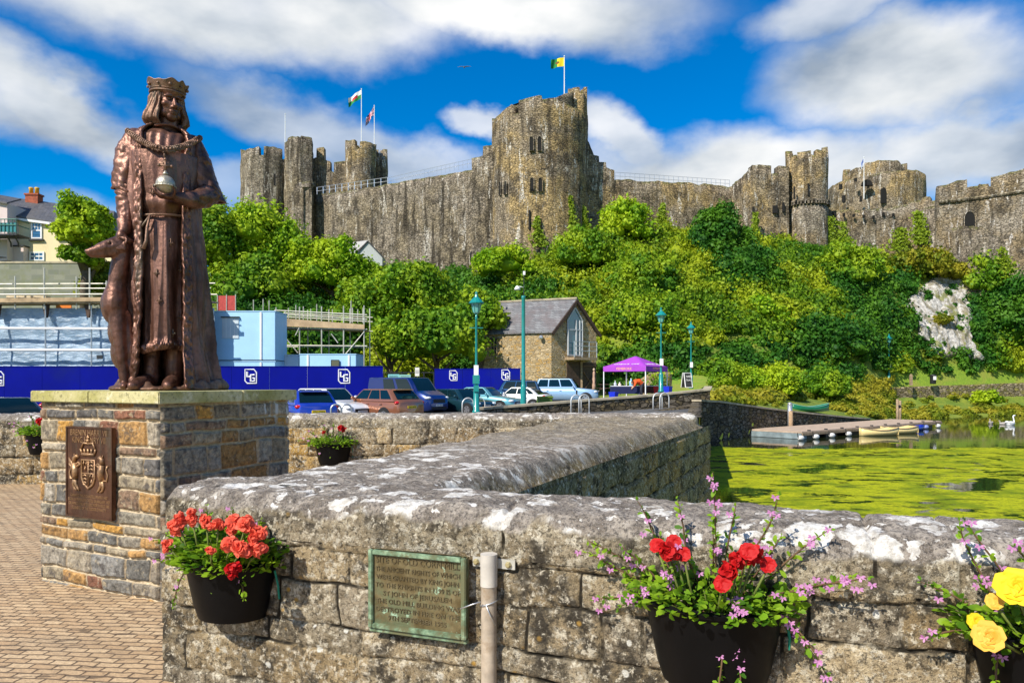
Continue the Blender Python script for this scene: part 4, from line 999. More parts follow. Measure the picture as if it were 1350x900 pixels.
def tree(label, px, py, rx, ry, d, m, seed, cat='tree', name='tree', n_cl=26, lv=150, size=.36, group=None, trunk=True, clr=.42, depth=None, foot=None):
    c = at(px, py, d); rxm = rx/F*d; rzm = ry/F*d; rd = depth or (rxm+rzm)/2*.9
    gz = foot if foot is not None else ground(px, d)
    root = thing(name, label, cat, (c.x, c.y, min(gz, c.z-rzm*.6)), 0, group); base = Vector(root.location)
    lc = c-base
    crown_mesh('crown', tuple(lc), (rxm, rd, rzm), m, root, seed, n_cl, lv, size, clr=clr)
    if trunk:
        mb = MB(); rng = random.Random(seed); h = max(lc.z, .8)
        mb.tube([(0, 0, -.4), (rng.uniform(-.1, .1), 0, h*.4), (rng.uniform(-.3, .3)*.6, .1, h)], [.05*h+.1, .04*h+.06, .05], 8)
        for k in range(5):
            a = k*1.26+rng.random(); mb.tube([(0, 0, h*(.35+.08*k)), (math.cos(a)*rxm*.45, math.sin(a)*rd*.45, h*.75+k*.1), (math.cos(a)*rxm*.7, math.sin(a)*rd*.7, h+rzm*.25)], [.03*h+.04, .05, .02], 6)
        mb.build('trunk', M_BARK, root, True)
    return root
def build_scrub():
    """dense growth that covers the crag: nobody could count it"""
    rng = np.random.RandomState(4); C, Rr = [], []
    while len(C) < 2000:
        px = rng.uniform(290, 1500); s = rng.uniform(3.02, 5.95); cy, cz = col_at(px); Y = float(np.interp(s, np.arange(8), cy[0])); z = float(np.interp(s, np.arange(8), cz[0]))
        py = HY-(z-EYE)*F/Y
        rk = 1206 < px < 1284 and 362 < py < 470
        if (rk and rng.uniform() < .62) or (px > 1125 and s < 3.14): continue                                     # bare rock
        if 632 < px < 792 and Y < 74: continue                                              # mill
        if px < 400 and s > 5.2: continue
        r = rng.uniform(.55, 1.0)**2*1.9*(1.0 if s > 3.6 else .7)
        if s > 5.7: r *= .8
        if rk: r = rng.uniform(.3, .6)
        X = (px-CX)/F*Y; C.append((X, Y, z+r*.35)); Rr.append((r*1.05, r, r*rng.uniform(.7, 1.1)))
    C = np.array(C); Rr = np.array(Rr); n = fbm(C*.12, 3, 9)
    for nm, m, sel in (('hillside_scrub', M_LEAF_SCRUB, n > .03), ('dark_scrub', M_LEAF_DARK, n <= .03)):  # the dark share also puts shade pockets between clumps into the leaf colour
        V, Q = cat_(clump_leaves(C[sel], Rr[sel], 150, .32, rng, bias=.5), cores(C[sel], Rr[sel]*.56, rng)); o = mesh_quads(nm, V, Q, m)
        tag(o, 'dense mixed green scrub covering the crag below the castle' if m is M_LEAF_SCRUB else 'darker green undergrowth patches, toned partly as shade, among the scrub on the crag', 'undergrowth', kind='stuff')
    # low waterside weeds below the promenade
    C, Rr = [], []
    while len(C) < 270:
        px = rng.uniform(1085, 1480); s = rng.uniform(.75, 2.3); cy, cz = col_at(px); Y = float(np.interp(s, np.arange(8), cy[0])); z = float(np.interp(s, np.arange(8), cz[0]))
        if px < 1150 and s < 1.3: continue
        if s > 1.5 and rng.uniform() < .8: continue
        r = rng.uniform(.2, .5); C.append(((px-CX)/F*Y, Y, z+r*.3)); Rr.append((r*1.2, r, r*.8))
    k = 0
    while k < 330:
        px = rng.uniform(938, 1175); s = rng.uniform(1.12, 3.05); cy, cz = col_at(px); Y = float(np.interp(s, np.arange(8), cy[0])); z = float(np.interp(s, np.arange(8), cz[0])); py = HY-(z-EYE)*F/Y
        if (1028 < px < 1108 and py > 528) or (px < 1000 and 2.0 < s < 2.7) or (s < 1.35 and px < 1060): continue
        r = rng.uniform(.25, .65)*(1.25 if s > 1.7 else .7); C.append(((px-CX)/F*Y, Y, z+r*.3)); Rr.append((r*1.2, r, r*.8)); k += 1
    C = np.array(C); Rr = np.array(Rr)
    V, Q = cat_(clump_leaves(C, Rr, 60, .24, rng, bias=.5), cores(C, Rr*.75, rng)); tag(mesh_quads('waterside_weeds', V, Q, M_LEAF_OLIVE), 'rough yellowing weeds on the bank between slipway, promenade wall and waterline', 'weeds', kind='stuff')
build_scrub()
B, Mi, Dk, Ol = M_LEAF_BRIGHT, M_LEAF_MID, M_LEAF_DARK, M_LEAF_OLIVE
def build_trees():
    # garden by the house, behind the statue
    tree('round leafy garden tree beside the cream house with its bare stems showing', 113, 308, 36, 50, 55.5, B, 1, n_cl=60, lv=130, size=.27, foot=6.1, clr=.24)
    tree('shaded olive hedge behind the stems of the round garden tree', 136, 372, 26, 30, 57.2, Ol, 51, cat='hedge', name='hedge', n_cl=24, lv=140, size=.26, foot=6.1, trunk=False)
    tree('leafy lower growth around the stems of the round garden tree', 104, 338, 22, 20, 55.2, Mi, 52, cat='bush', name='bush', n_cl=18, lv=90, size=.26, foot=6.1, trunk=False)
    tree('tall bright bushy tree just right of the bronze king', 285, 330, 30, 56, 70, Mi, 2, n_cl=30, lv=160)
    tree('feathery small tree rising above the bushes beside the king', 284, 284, 13, 30, 74, Mi, 41, n_cl=14, lv=90, size=.3)
    tree('large domed yellow-green tree below the leftmost castle tower', 345, 328, 66, 50, 74, B, 3, n_cl=44, lv=190, clr=.34)
    tree('wide dark-bottomed tree behind the blue site cabin', 325, 382, 62, 36, 69, Mi, 4, n_cl=36, lv=160)
    tree('bright rounded tree in front of the small grey-roofed shed', 438, 358, 62, 40, 72, B, 5, n_cl=40, lv=190, clr=.34)
    tree('dense green tree right of the scaffold platform', 540, 394, 58, 50, 68, Mi, 6, n_cl=40, lv=180, clr=.36)
    tree('low leafy bush crowding the scaffold end', 478, 420, 40, 50, 67, Mi, 7, n_cl=26, lv=150)
    tree('yellow-green bush at the foot of the long curtain wall', 560, 372, 26, 22, 84, B, 8, cat='bush', name='bush', trunk=False)
    tree('pale bushy growth at left of the mill roof', 632, 422, 34, 32, 64, Mi, 9, n_cl=24, lv=150)
    tree('leafy bush above the blue hoarding gap', 575, 452, 62, 36, 61, Mi, 10, n_cl=34, lv=160)
    tree('dark-leaved tree overhanging the hoarding left of the lantern', 515, 458, 36, 30, 60, Mi, 42, n_cl=22, lv=150)
    tree('dome of pale growth under the main tower at left', 664, 350, 42, 20, 82, B, 11, cat='bush', name='bush', trunk=False, n_cl=24)
    tree('round dark bush directly below the main tower', 768, 336, 38, 30, 82, Mi, 12, cat='bush', name='bush', n_cl=26, trunk=False)
    tree('bright green tree spreading against the right castle curtain', 828, 300, 36, 28, 89, B, 13, n_cl=30, lv=150)
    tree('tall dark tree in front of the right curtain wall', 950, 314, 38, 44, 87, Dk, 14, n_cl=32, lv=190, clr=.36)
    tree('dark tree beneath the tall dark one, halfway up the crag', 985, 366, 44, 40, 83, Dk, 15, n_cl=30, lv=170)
    tree('mid green bush halfway up the crag above the purple tent', 840, 372, 50, 40, 79, Mi, 16, n_cl=30, lv=160)
    tree('dense bush on the slope directly behind the purple tent', 856, 436, 56, 44, 73, Mi, 17, n_cl=34, lv=170)
    tree('light green rounded bush on the crag above the second lantern', 995, 428, 40, 36, 77, B, 18, cat='bush', name='bush', n_cl=26, lv=150, trunk=False)
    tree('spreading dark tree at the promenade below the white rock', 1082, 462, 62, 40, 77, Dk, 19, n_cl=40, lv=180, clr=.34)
    tree('olive bush hanging under the lower castle curtain', 1215, 352, 46, 18, 90, Ol, 20, cat='bush', name='bush', n_cl=26, trunk=False)
    tree('grassy green bush on the crag under the slim round tower', 1120, 360, 50, 28, 86, Mi, 21, cat='bush', name='bush', n_cl=28, trunk=False)
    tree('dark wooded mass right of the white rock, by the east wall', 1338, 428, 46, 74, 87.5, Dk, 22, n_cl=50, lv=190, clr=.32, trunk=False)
    tree('green slope tree between white rock and east wall', 1298, 372, 28, 40, 89.5, Mi, 23, n_cl=24, lv=140, trunk=False)
    tree('tall weed bush on the bank beside the blackboard sign', 962, 500, 30, 20, 58, Mi, 24, cat='bush', name='bush', n_cl=22, lv=120, size=.24, trunk=False)
    tree('fresh green bush on the bank left of the canoe', 1020, 508, 36, 22, 60, B, 25, cat='bush', name='bush', n_cl=26, lv=120, size=.24, trunk=False)
    tree('leafy bank bush behind the green canoe', 1085, 510, 36, 20, 65, Mi, 26, cat='bush', name='bush', n_cl=24, lv=120, size=.26, trunk=False)
    tree('low olive bush at the left foot of the white rock', 1216, 482, 26, 18, 84, Ol, 27, cat='bush', name='bush', n_cl=20, lv=120, trunk=False)
    tree('bright bush under the promenade wall nearest the swans', 1300, 527, 20, 10, 78, B, 28, cat='bush', name='bush', n_cl=12, lv=90, size=.24, trunk=False)
    tree('olive bush over the white rock top', 1262, 362, 24, 12, 90, Ol, 29, cat='bush', name='bush', n_cl=14, lv=100, trunk=False)
    tree('small green bush growing out of the white rock', 1245, 424, 13, 9, 84.5, Ol, 30, cat='bush', name='bush', n_cl=10, lv=80, size=.28, trunk=False)
build_trees()
def ivy(label, pts, d0, seed, n=900):
    """a curtain of ivy lying on castle masonry: pts = (px, py, half width px)"""
    rng = np.random.RandomState(seed); P = []
    pts = np.array(pts, float); t = rng.uniform(0, 1, n)**.8
    T = np.linspace(0, 1, len(pts)); x = np.interp(t, T, pts[:, 0]); y = np.interp(t, T, pts[:, 1]); w = np.interp(t, T, pts[:, 2])
    x = x+rng.normal(size=n)*w*.5; d = d0-rng.uniform(0.1, .55, n)
    P = np.stack([(x-CX)/F*d, d, EYE-(y-HY)/F*d], 1); Nn = rng.normal(size=(n, 3))*.5+np.array([0, -1, .4])
    V, Q = leaves(P, Nn, .34, rng); return tag(mesh_quads('ivy', V, Q, M_IVY), label, 'ivy')
def build_ivy():
    ivy('ivy streak on the masonry at the main tower foot, by the arrow slit', [(709, 285, 2), (707, 300, 5), (712, 325, 14)], 89.2, 1, 420)
    ivy('tall ivy strand climbing the right base of the main tower', [(752, 258, 2), (754, 285, 5), (760, 320, 14)], 90.5, 2, 620)
    ivy('ivy strand at the angle of main tower and stepped wall', [(768, 270, 2), (770, 290, 5), (778, 315, 12)], 92.4, 3, 500)
    ivy('ivy plume on the right curtain nearest the stepped wall', [(818, 262, 2), (815, 285, 7), (815, 305, 12)], 94.5, 4, 520)
    ivy('broad ivy plume in the middle of the right curtain wall', [(874, 268, 2), (872, 290, 8), (878, 325, 22)], 94.5, 5, 900)
    ivy('ivy column on the square tower corner', [(996, 280, 3), (996, 310, 7), (1000, 350, 14)], 93.7, 6, 800)
    ivy('bright ivy hanging beside the slim round tower', [(1094, 285, 6), (1092, 310, 10), (1090, 335, 14)], 96.0, 7, 900)
    ivy('ivy hanging on the lower curtain under the round keep', [(1108, 292, 8), (1110, 315, 12), (1112, 330, 14)], 96.6, 8, 700)
    ivy('ivy tuft on the lower curtain wall at right', [(1188, 300, 8), (1187, 315, 10), (1184, 330, 14)], 96.0, 9, 600)
    ivy('ivy column beside the buttress tower', [(1210, 278, 6), (1213, 300, 10), (1214, 322, 12)], 94.6, 10, 900)
    ivy('ivy on the stair wall foot below the arched doorway', [(1320, 325, 4), (1326, 345, 10), (1330, 360, 12)], 87.4, 11, 400)
build_ivy()
# ------------------------------------------------------------------ bare limestone face
def build_rock():
    n1, n2 = 90, 110; U, W = np.meshgrid(np.linspace(0, 1, n1), np.linspace(0, 1, n2), indexing='ij'); U = U.ravel(); W = W.ravel()
    lft = np.interp(W, [0, .2, .45, .7, 1], [1232, 1216, 1194, 1196, 1230]); rgt = np.interp(W, [0, .3, .6, 1], [1290, 1292, 1288, 1268])
    px = lft+(rgt-lft)*U+fbm(np.stack([W*5, U*2, U*0], 1), 3, 12)*16; py = 480-(480-352)*W
    tab = np.array([[hit(a, b) for b in np.linspace(352, 480, 24)] for a in (1205, 1245, 1290)]); fx = np.interp(px, [1205, 1245, 1290], [0, 1, 2]); fy = (py-352)/128*23; i0 = np.clip(fx.astype(int), 0, 1); j0 = np.clip(fy.astype(int), 0, 22); a_, b_ = fx-i0, np.clip(fy-j0, 0, 1)
    d = (tab[i0, j0]*(1-a_)+tab[i0+1, j0]*a_)*(1-b_)+(tab[i0, j0+1]*(1-a_)+tab[i0+1, j0+1]*a_)*b_-.6
    P = np.stack([(px-CX)/F*d, d, EYE-(py-HY)/F*d], 1)
    q = P*np.array([.55, .55, .2]); k = np.abs(fbm(q, 4, 3))*2.2+fbm(P*.9, 3, 6)*.7; edge = np.minimum(np.minimum(U, 1-U), np.minimum(W, 1-W)); e = sstep(edge+fbm(P*.5, 3, 15)*.09, 0, .11)
    P[:, 1] -= k*e*.55-(1-e)*2.2
    structure(mesh_quads('rock_face', P, grid_faces(n1, n2), M_CHALK))
build_rock()
# ------------------------------------------------------------------ the bronze king
def capsule(mb, pts, rad, n=12):
    mb.tube(pts, rad, n)
    for p, r in ((pts[0], rad[0] if hasattr(rad, '__len__') else rad), (pts[-1], rad[-1] if hasattr(rad, '__len__') else rad)): mb.ball(p, r*.99, n)
def gauss_push(V, c, r, vec):
    d2 = ((V-np.array(c))**2).sum(1); V += np.exp(-d2/(2*r*r))[:, None]*np.array(vec)[None]
def shell(name, outer, inner, m, parent, closed_u=False, attrs=None):
    """outer, inner: (nu, nv, 3) grids -> closed thick sheet"""
    nu, nv = outer.shape[:2]; V = np.concatenate([outer.reshape(-1, 3), inner.reshape(-1, 3)]); n = nu*nv
    Q = [grid_faces(nu, nv, closed_u), grid_faces(nu, nv, closed_u)[:, ::-1]+n]
    idx = np.arange(n).reshape(nu, nv)
    def strip(e, rev):
        a, b = e[:-1], e[1:]; q = np.stack([a, b, b+n, a+n], -1); return q[:, ::-1] if rev else q
    us = np.r_[np.arange(nu), 0] if closed_u else np.arange(nu)
    Q.append(strip(idx[us, 0], True)); Q.append(strip(idx[us, nv-1], False))
    if not closed_u: Q.append(strip(idx[0, :], False)); Q.append(strip(idx[nu-1, :], True))
    o = mesh_quads(name, V, np.concatenate(Q), m, parent, True)
    bm = bmesh.new(); bm.from_mesh(o.data); bmesh.ops.recalc_face_normals(bm, faces=bm.faces); bm.to_mesh(o.data); bm.free()
    return o
def fold(th, z, seed, k=(7, 11, 17)):
    w = fbm(np.stack([th*1.3, z*.9, z*0+seed], 1), 2, seed)*.55
    f = 0
    for i, kk in enumerate(k): f = f+(1-2*np.abs(np.sin((th+w*.35+.13*z*(i-1))*kk/2+seed*1.7+i*2.1))**.8)/(1+i*.7)
    return f/2.2

def build_king():
    ang = R(25.5); root = thing('king_statue', 'tall brown bronze statue of a crowned robed king holding an orb, greyhound at his side', 'statue', (-2.663, 5.604, 1.404), ang)
    rng = random.Random(3)
    # ---------------- body: head, neck, torso, arms, hands, lower legs as one skin
    mb = MB()
    def lump(c, r, rx=0, ry=0, rz=0): mb.ball(c, r, 16, (Matrix.Rotation(R(rz), 3, 'Z') @ Matrix.Rotation(R(ry), 3, 'Y') @ Matrix.Rotation(R(rx), 3, 'X')))
    lump((-.045, .0, 1.72), (.265, .19, .30)); lump((-.04, .0, 1.40), (.21, .19, .26)); lump((-.045, .0, 1.90), (.22, .15, .12)); lump((-.04, 0, 1.12), (.22, .19, .26))
    capsule(mb, [(-.02, .015, 1.95), (-.012, -.01, 2.13)], [.088, .076])
    # sleeve at the right of the picture: shoulder, elbow, forearm across to the orb
    capsule(mb, [(.15, .02, 1.91), (.20, .02, 1.78), (.245, -.0, 1.62), (.275, -.06, 1.535)], [.105, .108, .104, .090])
    capsule(mb, [(.275, -.07, 1.53), (.20, -.20, 1.455), (.12, -.29, 1.43), (.06, -.325, 1.425)], [.088, .074, .056, .044])
    # hand: palm under the orb, fingers curling round it
    lump((.005, -.345, 1.42), (.058, .045, .022), 0, -8, 20)
    for k, (dy, ln, dz) in enumerate(((-.044, .088, 0), (-.02, .098, .002), (.006, .092, .0), (.03, .074, -.002))):
        capsule(mb, [(-.02, -.345+dy*.8, 1.418), (-.06, -.35+dy, 1.418+dz), (-.06-ln*.35, -.35+dy, 1.438), (-.06-ln*.55, -.348+dy, 1.468)], [.0125, .0118, .0108, .0085], 8)
    capsule(mb, [(.03, -.37, 1.428), (.035, -.41, 1.458), (.02, -.425, 1.49)], [.015, .0125, .010], 8)
    # arm at the left of the picture, hanging to the hound
    capsule(mb, [(-.225, .02, 1.91), (-.28, .02, 1.78), (-.30, .01, 1.60), (-.295, -.01, 1.50)], [.10, .098, .09, .080])
    capsule(mb, [(-.295, -.01, 1.50), (-.30, -.06, 1.36), (-.30, -.12, 1.20)], [.078, .064, .05])
    lump((-.325, -.14, 1.14), (.035, .045, .06))
    for k in range(4): capsule(mb, [(-.35+.017*k, -.15, 1.12), (-.355+.019*k, -.175, 1.08), (-.35+.018*k, -.185, 1.04-.006*(k % 2))], [.0125, .0115, .009], 8)
    capsule(mb, [(-.30, -.16, 1.15), (-.285, -.19, 1.11), (-.29, -.2, 1.08)], [.014, .012, .009], 8)
    # stockinged legs
    capsule(mb, [(-.10, -.02, .62), (-.12, -.05, .34), (-.13, -.09, .13)], [.10, .075, .05]); capsule(mb, [(.03, -.04, .62), (.04, -.09, .34), (.03, -.12, .13)], [.10, .078, .056])
    me = remesh(mb, .0085, 5); V = mverts(me); N = mnorm(me)
    wr = fbm(V*np.array([9, 9, 16]), 3, 3)*.012+fbm(V*np.array([22, 22, 34]), 2, 5)*.005
    sl = ((np.abs(V[:, 0]+.04) > .24) & (V[:, 2] < 1.9) & (V[:, 2] > 1.25)).astype(float); fl = .5+1.1*sl
    V += N*(wr*fl*(V[:, 2] < 2.0))[:, None]
    # shirt gathers on the chest
    ch = np.exp(-((V[:, 2]-1.85)/.16)**2)*(V[:, 1] < -.05); V += N*(np.sin(V[:, 0]*95+np.sin(V[:, 2]*11)*1.6)*.0055*ch)[:, None]
    # cuff gathers at left elbow
    g = np.exp(-((V[:, 2]-1.50)/.05)**2)*(V[:, 0] < -.25); V += N*(np.sin((V[:, 2]+V[:, 0]*.5)*150)*.010*g)[:, None]
    mset(me, V); body = link('body', me, M_BRONZE, root, True)
    # ---------------- head, joined to the body's neck
    hb = MB()
    def hl(c, r, rx=0, ry=0, rz=0): hb.ball(c, r, 20, (Matrix.Rotation(R(rz), 3, 'Z') @ Matrix.Rotation(R(ry), 3, 'Y') @ Matrix.Rotation(R(rx), 3, 'X')))
    # local head frame: chin at z -.145, crown of skull +.16, face towards -y
    hl((0, .02, .05), (.098, .122, .115)); hl((0, -.035, -.03), (.078, .082, .105)); hl((0, -.06, -.105), (.045, .05, .045)); hl((0, -.082, -.122), (.024, .022, .02))
    for s in (-1, 1):
        hl((s*.052, -.072, -.022), (.029, .03, .024)); hl((s*.05, -.035, -.085), (.032, .05, .04)); hl((s*.04, -.098, .036), (.036, .016, .0125), 0, s*10, 0)
        hl((s*.037, -.088, .014), (.0175, .0165, .013)); hl((s*.014, -.112, -.046), (.0125, .016, .0105)); hl((s*.090, .02, -.01), (.014, .03, .04))
    hb.tube([(0, -.100, .028), (0, -.120, -.008), (0, -.136, -.036), (0, -.125, -.047)], [.0125, .0145, .0185, .015], 10); hl((0, -.131, -.038), (.016, .016, .0135))
    hl((0, -.106, -.074), (.031, .0145, .0078), 12); hl((0, -.103, -.088), (.027, .0150, .0085), -10)
    hl((0, -.072, .075), (.078, .05, .04)); capsule(hb, [(0, .02, -.06), (0, .03, -.20)], [.078, .085])
    hm = remesh(hb, .0048, 3); V = mverts(hm)
    for s in (-1, 1):
        gauss_push(V, (s*.034, -.106, .017), .0125, (0, .0085, 0)); gauss_push(V, (s*.052, -.098, -.058), .017, (0, .010, 0)); gauss_push(V, (s*.025, -.115, -.058), .008, (0, .004, 0))
        gauss_push(V, (s*.021, -.10, .020), .009, (0, .010, 0)); gauss_push(V, (s*.036, -.108, .033), .010, (0, -.004, 0))
    gauss_push(V, (0, -.115, -.081), .0055, (0, .006, 0)); gauss_push(V, (.016, -.113, -.081), .005, (0, .005, 0)); gauss_push(V, (-.016, -.113, -.081), .005, (0, .005, 0)); gauss_push(V, (0, -.10, -.103), .010, (0, .006, 0))
    HR = Matrix.Rotation(R(24), 3, 'Z') @ Matrix.Rotation(R(4), 3, 'X'); HC = Vector((-.012, -.02, 2.213)); HM = np.array(HR)
    def hw(P): return np.asarray(P)@HM.T+np.array(HC)
    mset(hm, hw(V)); head = link('head', hm, M_BRONZE, body, True)
    eb = MB()
    for s in (-1, 1):
        eb.ball(tuple(hw([(s*.036, -.0955, .015)])[0]), .0105, 12)
    eb.build('eyes', M_BRONZE_DARK, body, True)
    # ---------------- hair: a bob that rolls under at chin level
    nu, nv = 180, 46; th = np.linspace(R(54), R(306), nu); v = np.linspace(0, 1, nv); T, W = np.meshgrid(th, v, indexing='ij')
    z = .085-.262*W; flare = .005+.040*sstep(W, .25, .85)-.036*sstep(W, .86, 1.0)
    def hair(off):
        st = .008*np.sin(T*34+np.sin(W*5+T*3)*2.2)+.005*np.sin(T*61+W*9)+.006*np.sin(T*15+W*4)
        rx = .108+flare+st*sstep(W, .0, .2)+off; ry = .130+flare+st*sstep(W, 0, .2)+off
        front = np.maximum(0, np.cos(T))*.028*W
        return np.stack([rx*np.sin(T)*(1-.10*W*np.maximum(0, np.cos(T))), .02-ry*np.cos(T)-front, z+off*.1], -1)
    o_, i_ = hair(0), hair(-.034); shell('hair', hw(o_.reshape(-1, 3)).reshape(o_.shape), hw(i_.reshape(-1, 3)).reshape(i_.shape), M_BRONZE_DARK, body)
    # ---------------- crown: flared circlet with fleur points and soft cap
    nu, nv = 192, 18; th = np.linspace(0, 2*math.pi, nu, endpoint=False); v = np.linspace(0, 1, nv); T, W = np.meshgrid(th, v, indexing='ij')
    pts = np.abs(np.cos(T*2.5+.6))**4*.024+np.abs(np.sin(T*2.5+.6))**8*.008+.022*np.exp(-((T-.35)/.16)**2)
    def cr(off): 
        r = .118+.026*W**1.3+.006*np.abs(np.cos(T*2.5+.6))**6*W+off; zz = .072+W*(.068+pts)
        return np.stack([r*np.sin(T), .014-r*1.08*np.cos(T), zz], -1)
    o_, i_ = cr(0), cr(-.013); crown = shell('crown', hw(o_.reshape(-1, 3)).reshape(o_.shape), hw(i_.reshape(-1, 3)).reshape(i_.shape), M_BRONZE_DARK, root, True)
    cb = MB()
    for zz, rr, q in ((.076, .122, .0075), (.094, .124, .004)): cb.tube([tuple(hw([(rr*math.sin(a), .014-rr*1.08*math.cos(a), zz)])[0]) for a in np.linspace(0, 2*math.pi, 48, endpoint=False)], q, 6, closed=True)
    for k in range(10):
        a = k*math.pi/5+.31; cb.ball(tuple(hw([(.138*math.sin(a), .014-.149*math.cos(a), .118)])[0]), .014 if k % 2 else .010, 8)
    cb.build('jewels', M_BRONZE_DARK, crown, True)
    cc = MB(); cc.ball(tuple(hw([(0, .014, .10)])[0]), (.117, .124, .075), 20); cc.build('cap', M_BRONZE_DARK, crown, True)
    # ---------------- gown: belted, falling to a fringed hem
    nu, nv = 260, 150; th = np.linspace(0, 2*math.pi, nu, endpoint=False); z = np.linspace(.285, 1.80, nv); T, Z = np.meshgrid(th, z, indexing='ij')
    zk = [.28, .45, .7, .95, 1.15, 1.27, 1.31, 1.36, 1.5, 1.7, 1.8]; rx = np.interp(Z, zk, [.205, .20, .195, .198, .205, .190, .182, .192, .222, .245, .25]); ry = np.interp(Z, zk, [.275, .262, .245, .232, .222, .205, .198, .205, .212, .205, .19])
    amp = np.interp(Z, [.28, .7, 1.1, 1.28, 1.36, 1.8], [.052, .044, .024, .008, .012, .008]); f = fold(T.ravel(), Z.ravel(), 4, (4, 7, 11)).reshape(T.shape)
    blouse = .016*np.exp(-((Z-1.40)/.05)**2)
    q = np.stack([np.sin(T).ravel(), np.cos(T).ravel(), Z.ravel()], 1)
    k = 1+0*Z; dd = f*amp+blouse+(fbm(q*5, 3, 2)*.006).reshape(T.shape)
    hem = np.exp(-((Z-.325)/.032)**2); dd = dd+hem*(.022+.012*np.sin(T*60+np.sin(T*13)*3)*np.sin(Z*110+T*9))
    zb = Z+.03*np.sin(T*2+.6)*sstep(-Z, -.6, -.28)-.02*np.sin(T)*sstep(-Z, -.6, -.28)
    def gg(off): return np.stack([-.035+(rx+dd+off)*np.sin(T), -.03-(ry+dd+off)*np.cos(T), zb], -1)
    gown = shell('gown', gg(0), gg(-.02), M_BRONZE, root, True)
    # fleur-de-lis sprigs on the cloth
    for (x, zz) in ((.005, 1.10), (-.085, .86), (.075, .90), (-.07, .66), (.075, .55), (-.11, 1.33+.17), (.02, .42), (-.11, 1.46), (-.01, 1.49)):
        sp = MB(); ii = np.argmin(np.abs(gg(0)[:, :, 0]-x)+np.abs(gg(0)[:, :, 2]-zz)+(gg(0)[:, :, 1] > -.1)*9); P = gg(.004).reshape(-1, 3)[ii]
        for (a, b, c, d) in ((0, -.022, 0, .026), (-.020, .002, .020, .002)): sp.tube([(P[0]+a, P[1], P[2]+b), (P[0]+c, P[1]-.003, P[2]+d)], .0048, 6)
        for s in (-1, 1): sp.tube([(P[0], P[1], P[2]-.004), (P[0]+s*.014, P[1]-.003, P[2]+.010), (P[0]+s*.019, P[1], P[2]-.002)], .0042, 6)
        sp.ball((P[0], P[1]-.002, P[2]+.027), (.007, .005, .011), 8); sp.build('sprig', M_BRONZE_DARK, gown, True)
    bl = MB(); bl.tube([(-.035+.203*math.sin(a), -.03-.219*math.cos(a), 1.315-.035*math.sin(a)*0-.012*math.cos(a+1)) for a in np.linspace(-1.5, 1.5, 40)], [.010]*40, 8)
    bl.tube([(-.13, -.24, 1.30), (-.15, -.262, 1.20), (-.155, -.27, 1.10), (-.175, -.262, 1.04)], [.008, .010, .012, .015], 8); bl.tube([(-.13, -.24, 1.30), (-.165, -.24, 1.24), (-.20, -.22, 1.19)], .008, 8)
    bl.build('belt', M_BRONZE_DARK, root, True)
    # ---------------- long open robe with furred edges
    nu, nv = 300, 190; v = np.linspace(0, 1, nv); zz = .012+v*2.035
    zk = [0, .12, .30, .6, .95, 1.25, 1.5, 1.75, 1.88, 1.95, 1.995, 2.03, 2.06]
    lx = np.interp(zz, zk, [-.36, -.335, -.325, -.32, -.315, -.31, -.305, -.295, -.285, -.27, -.23, -.16, -.115]); rxx = np.interp(zz, zk, [.38, .34, .305, .29, .265, .24, .225, .215, .21, .195, .16, .10, .07])
    cxz = (lx+rxx)/2; hx = (rxx-lx)/2; ry = np.interp(zz, zk, [.36, .33, .31, .30, .285, .265, .245, .215, .19, .17, .14, .12, .10])
    tl = np.interp(zz, zk, [-48, -45, -40, -36, -34, -34, -34, -36, -38, -40, -42, -46, -50]); tr = np.interp(zz, zk, [14, 16, 20, 22, 24, 27, 30, 34, 38, 42, 44, 48, 52])
    U = np.linspace(0, 1, nu); T = np.radians(tr[None]+(360+tl-tr)[None]*U[:, None]); Z = np.repeat(zz[None], nu, 0)
    amp = np.interp(Z, [0, .5, 1.0, 1.5, 1.8, 2.0], [.066, .055, .034, .016, .010, .004]); f = fold(T.ravel(), Z.ravel(), 9, (9, 14, 23)).reshape(T.shape)
    q = np.stack([np.sin(T).ravel()*.4, np.cos(T).ravel()*.4, Z.ravel()], 1); nz = (fbm(q*7, 3, 8)*.010).reshape(T.shape); fur = (fbm(q*np.array([44, 44, 36]), 3, 9)*.022).reshape(T.shape)
    edge = np.minimum(U, 1-U)[:, None]; fm_ = (1-sstep(edge, .042, .056))*np.ones_like(Z); ridge = np.exp(-((edge-.054)/.006)**2)*.004
    pad = .008*fm_+fur*fm_*1.0+ridge; dd = f*amp*(1-.55*fm_)+nz+pad
    # front edges swing forward towards the hem; the lower right corner rolls out
    sw = sstep(edge*-1, -.20, 0)*np.interp(Z, [0, .6, 1.4, 2.0], [.06, .045, .03, .02])
    roll = np.exp(-((Z-.12)/.16)**2)*.05*np.exp(-((T-R(22))/.5)**2)
    def rb(off): 
        r = dd+off; return np.stack([cxz[None]+(hx[None]+r)*np.sin(T), .02-(ry[None]+r+roll)*np.cos(T)-sw*(np.cos(T) > 0)*np.cos(T), Z+0*T], -1)
    robe = shell('robe', rb(0), rb(-.028), M_BRONZE, root)
    # ragged ground hem of the robe at the right
    bs = MB()
    for k in range(26):
        a = R(18+k*12.4); x = .03+.37*math.sin(a); y = .02-.34*math.cos(a); bs.ball((x*.96, y*.96, .03), (.055, .05, .045+.03*rng.random()), 10)
    bs.lathe([(.01, 0), (.40, 0), (.42, .012), (.40, .03), (.01, .034)], (.0, .0, .0), 40, 1.0, .92)
    bm_ = remesh(bs, .014, 2); V = mverts(bm_); V += mnorm(bm_)*(fbm(V*18, 3, 4)*.014)[:, None]; V[:, 2] = np.maximum(V[:, 2], .001); mset(bm_, V); link('base_mound', bm_, M_BRONZE_DARK, root, True)
    # ---------------- lapels lie flat on the chest; sleeve openings
    sv = MB()
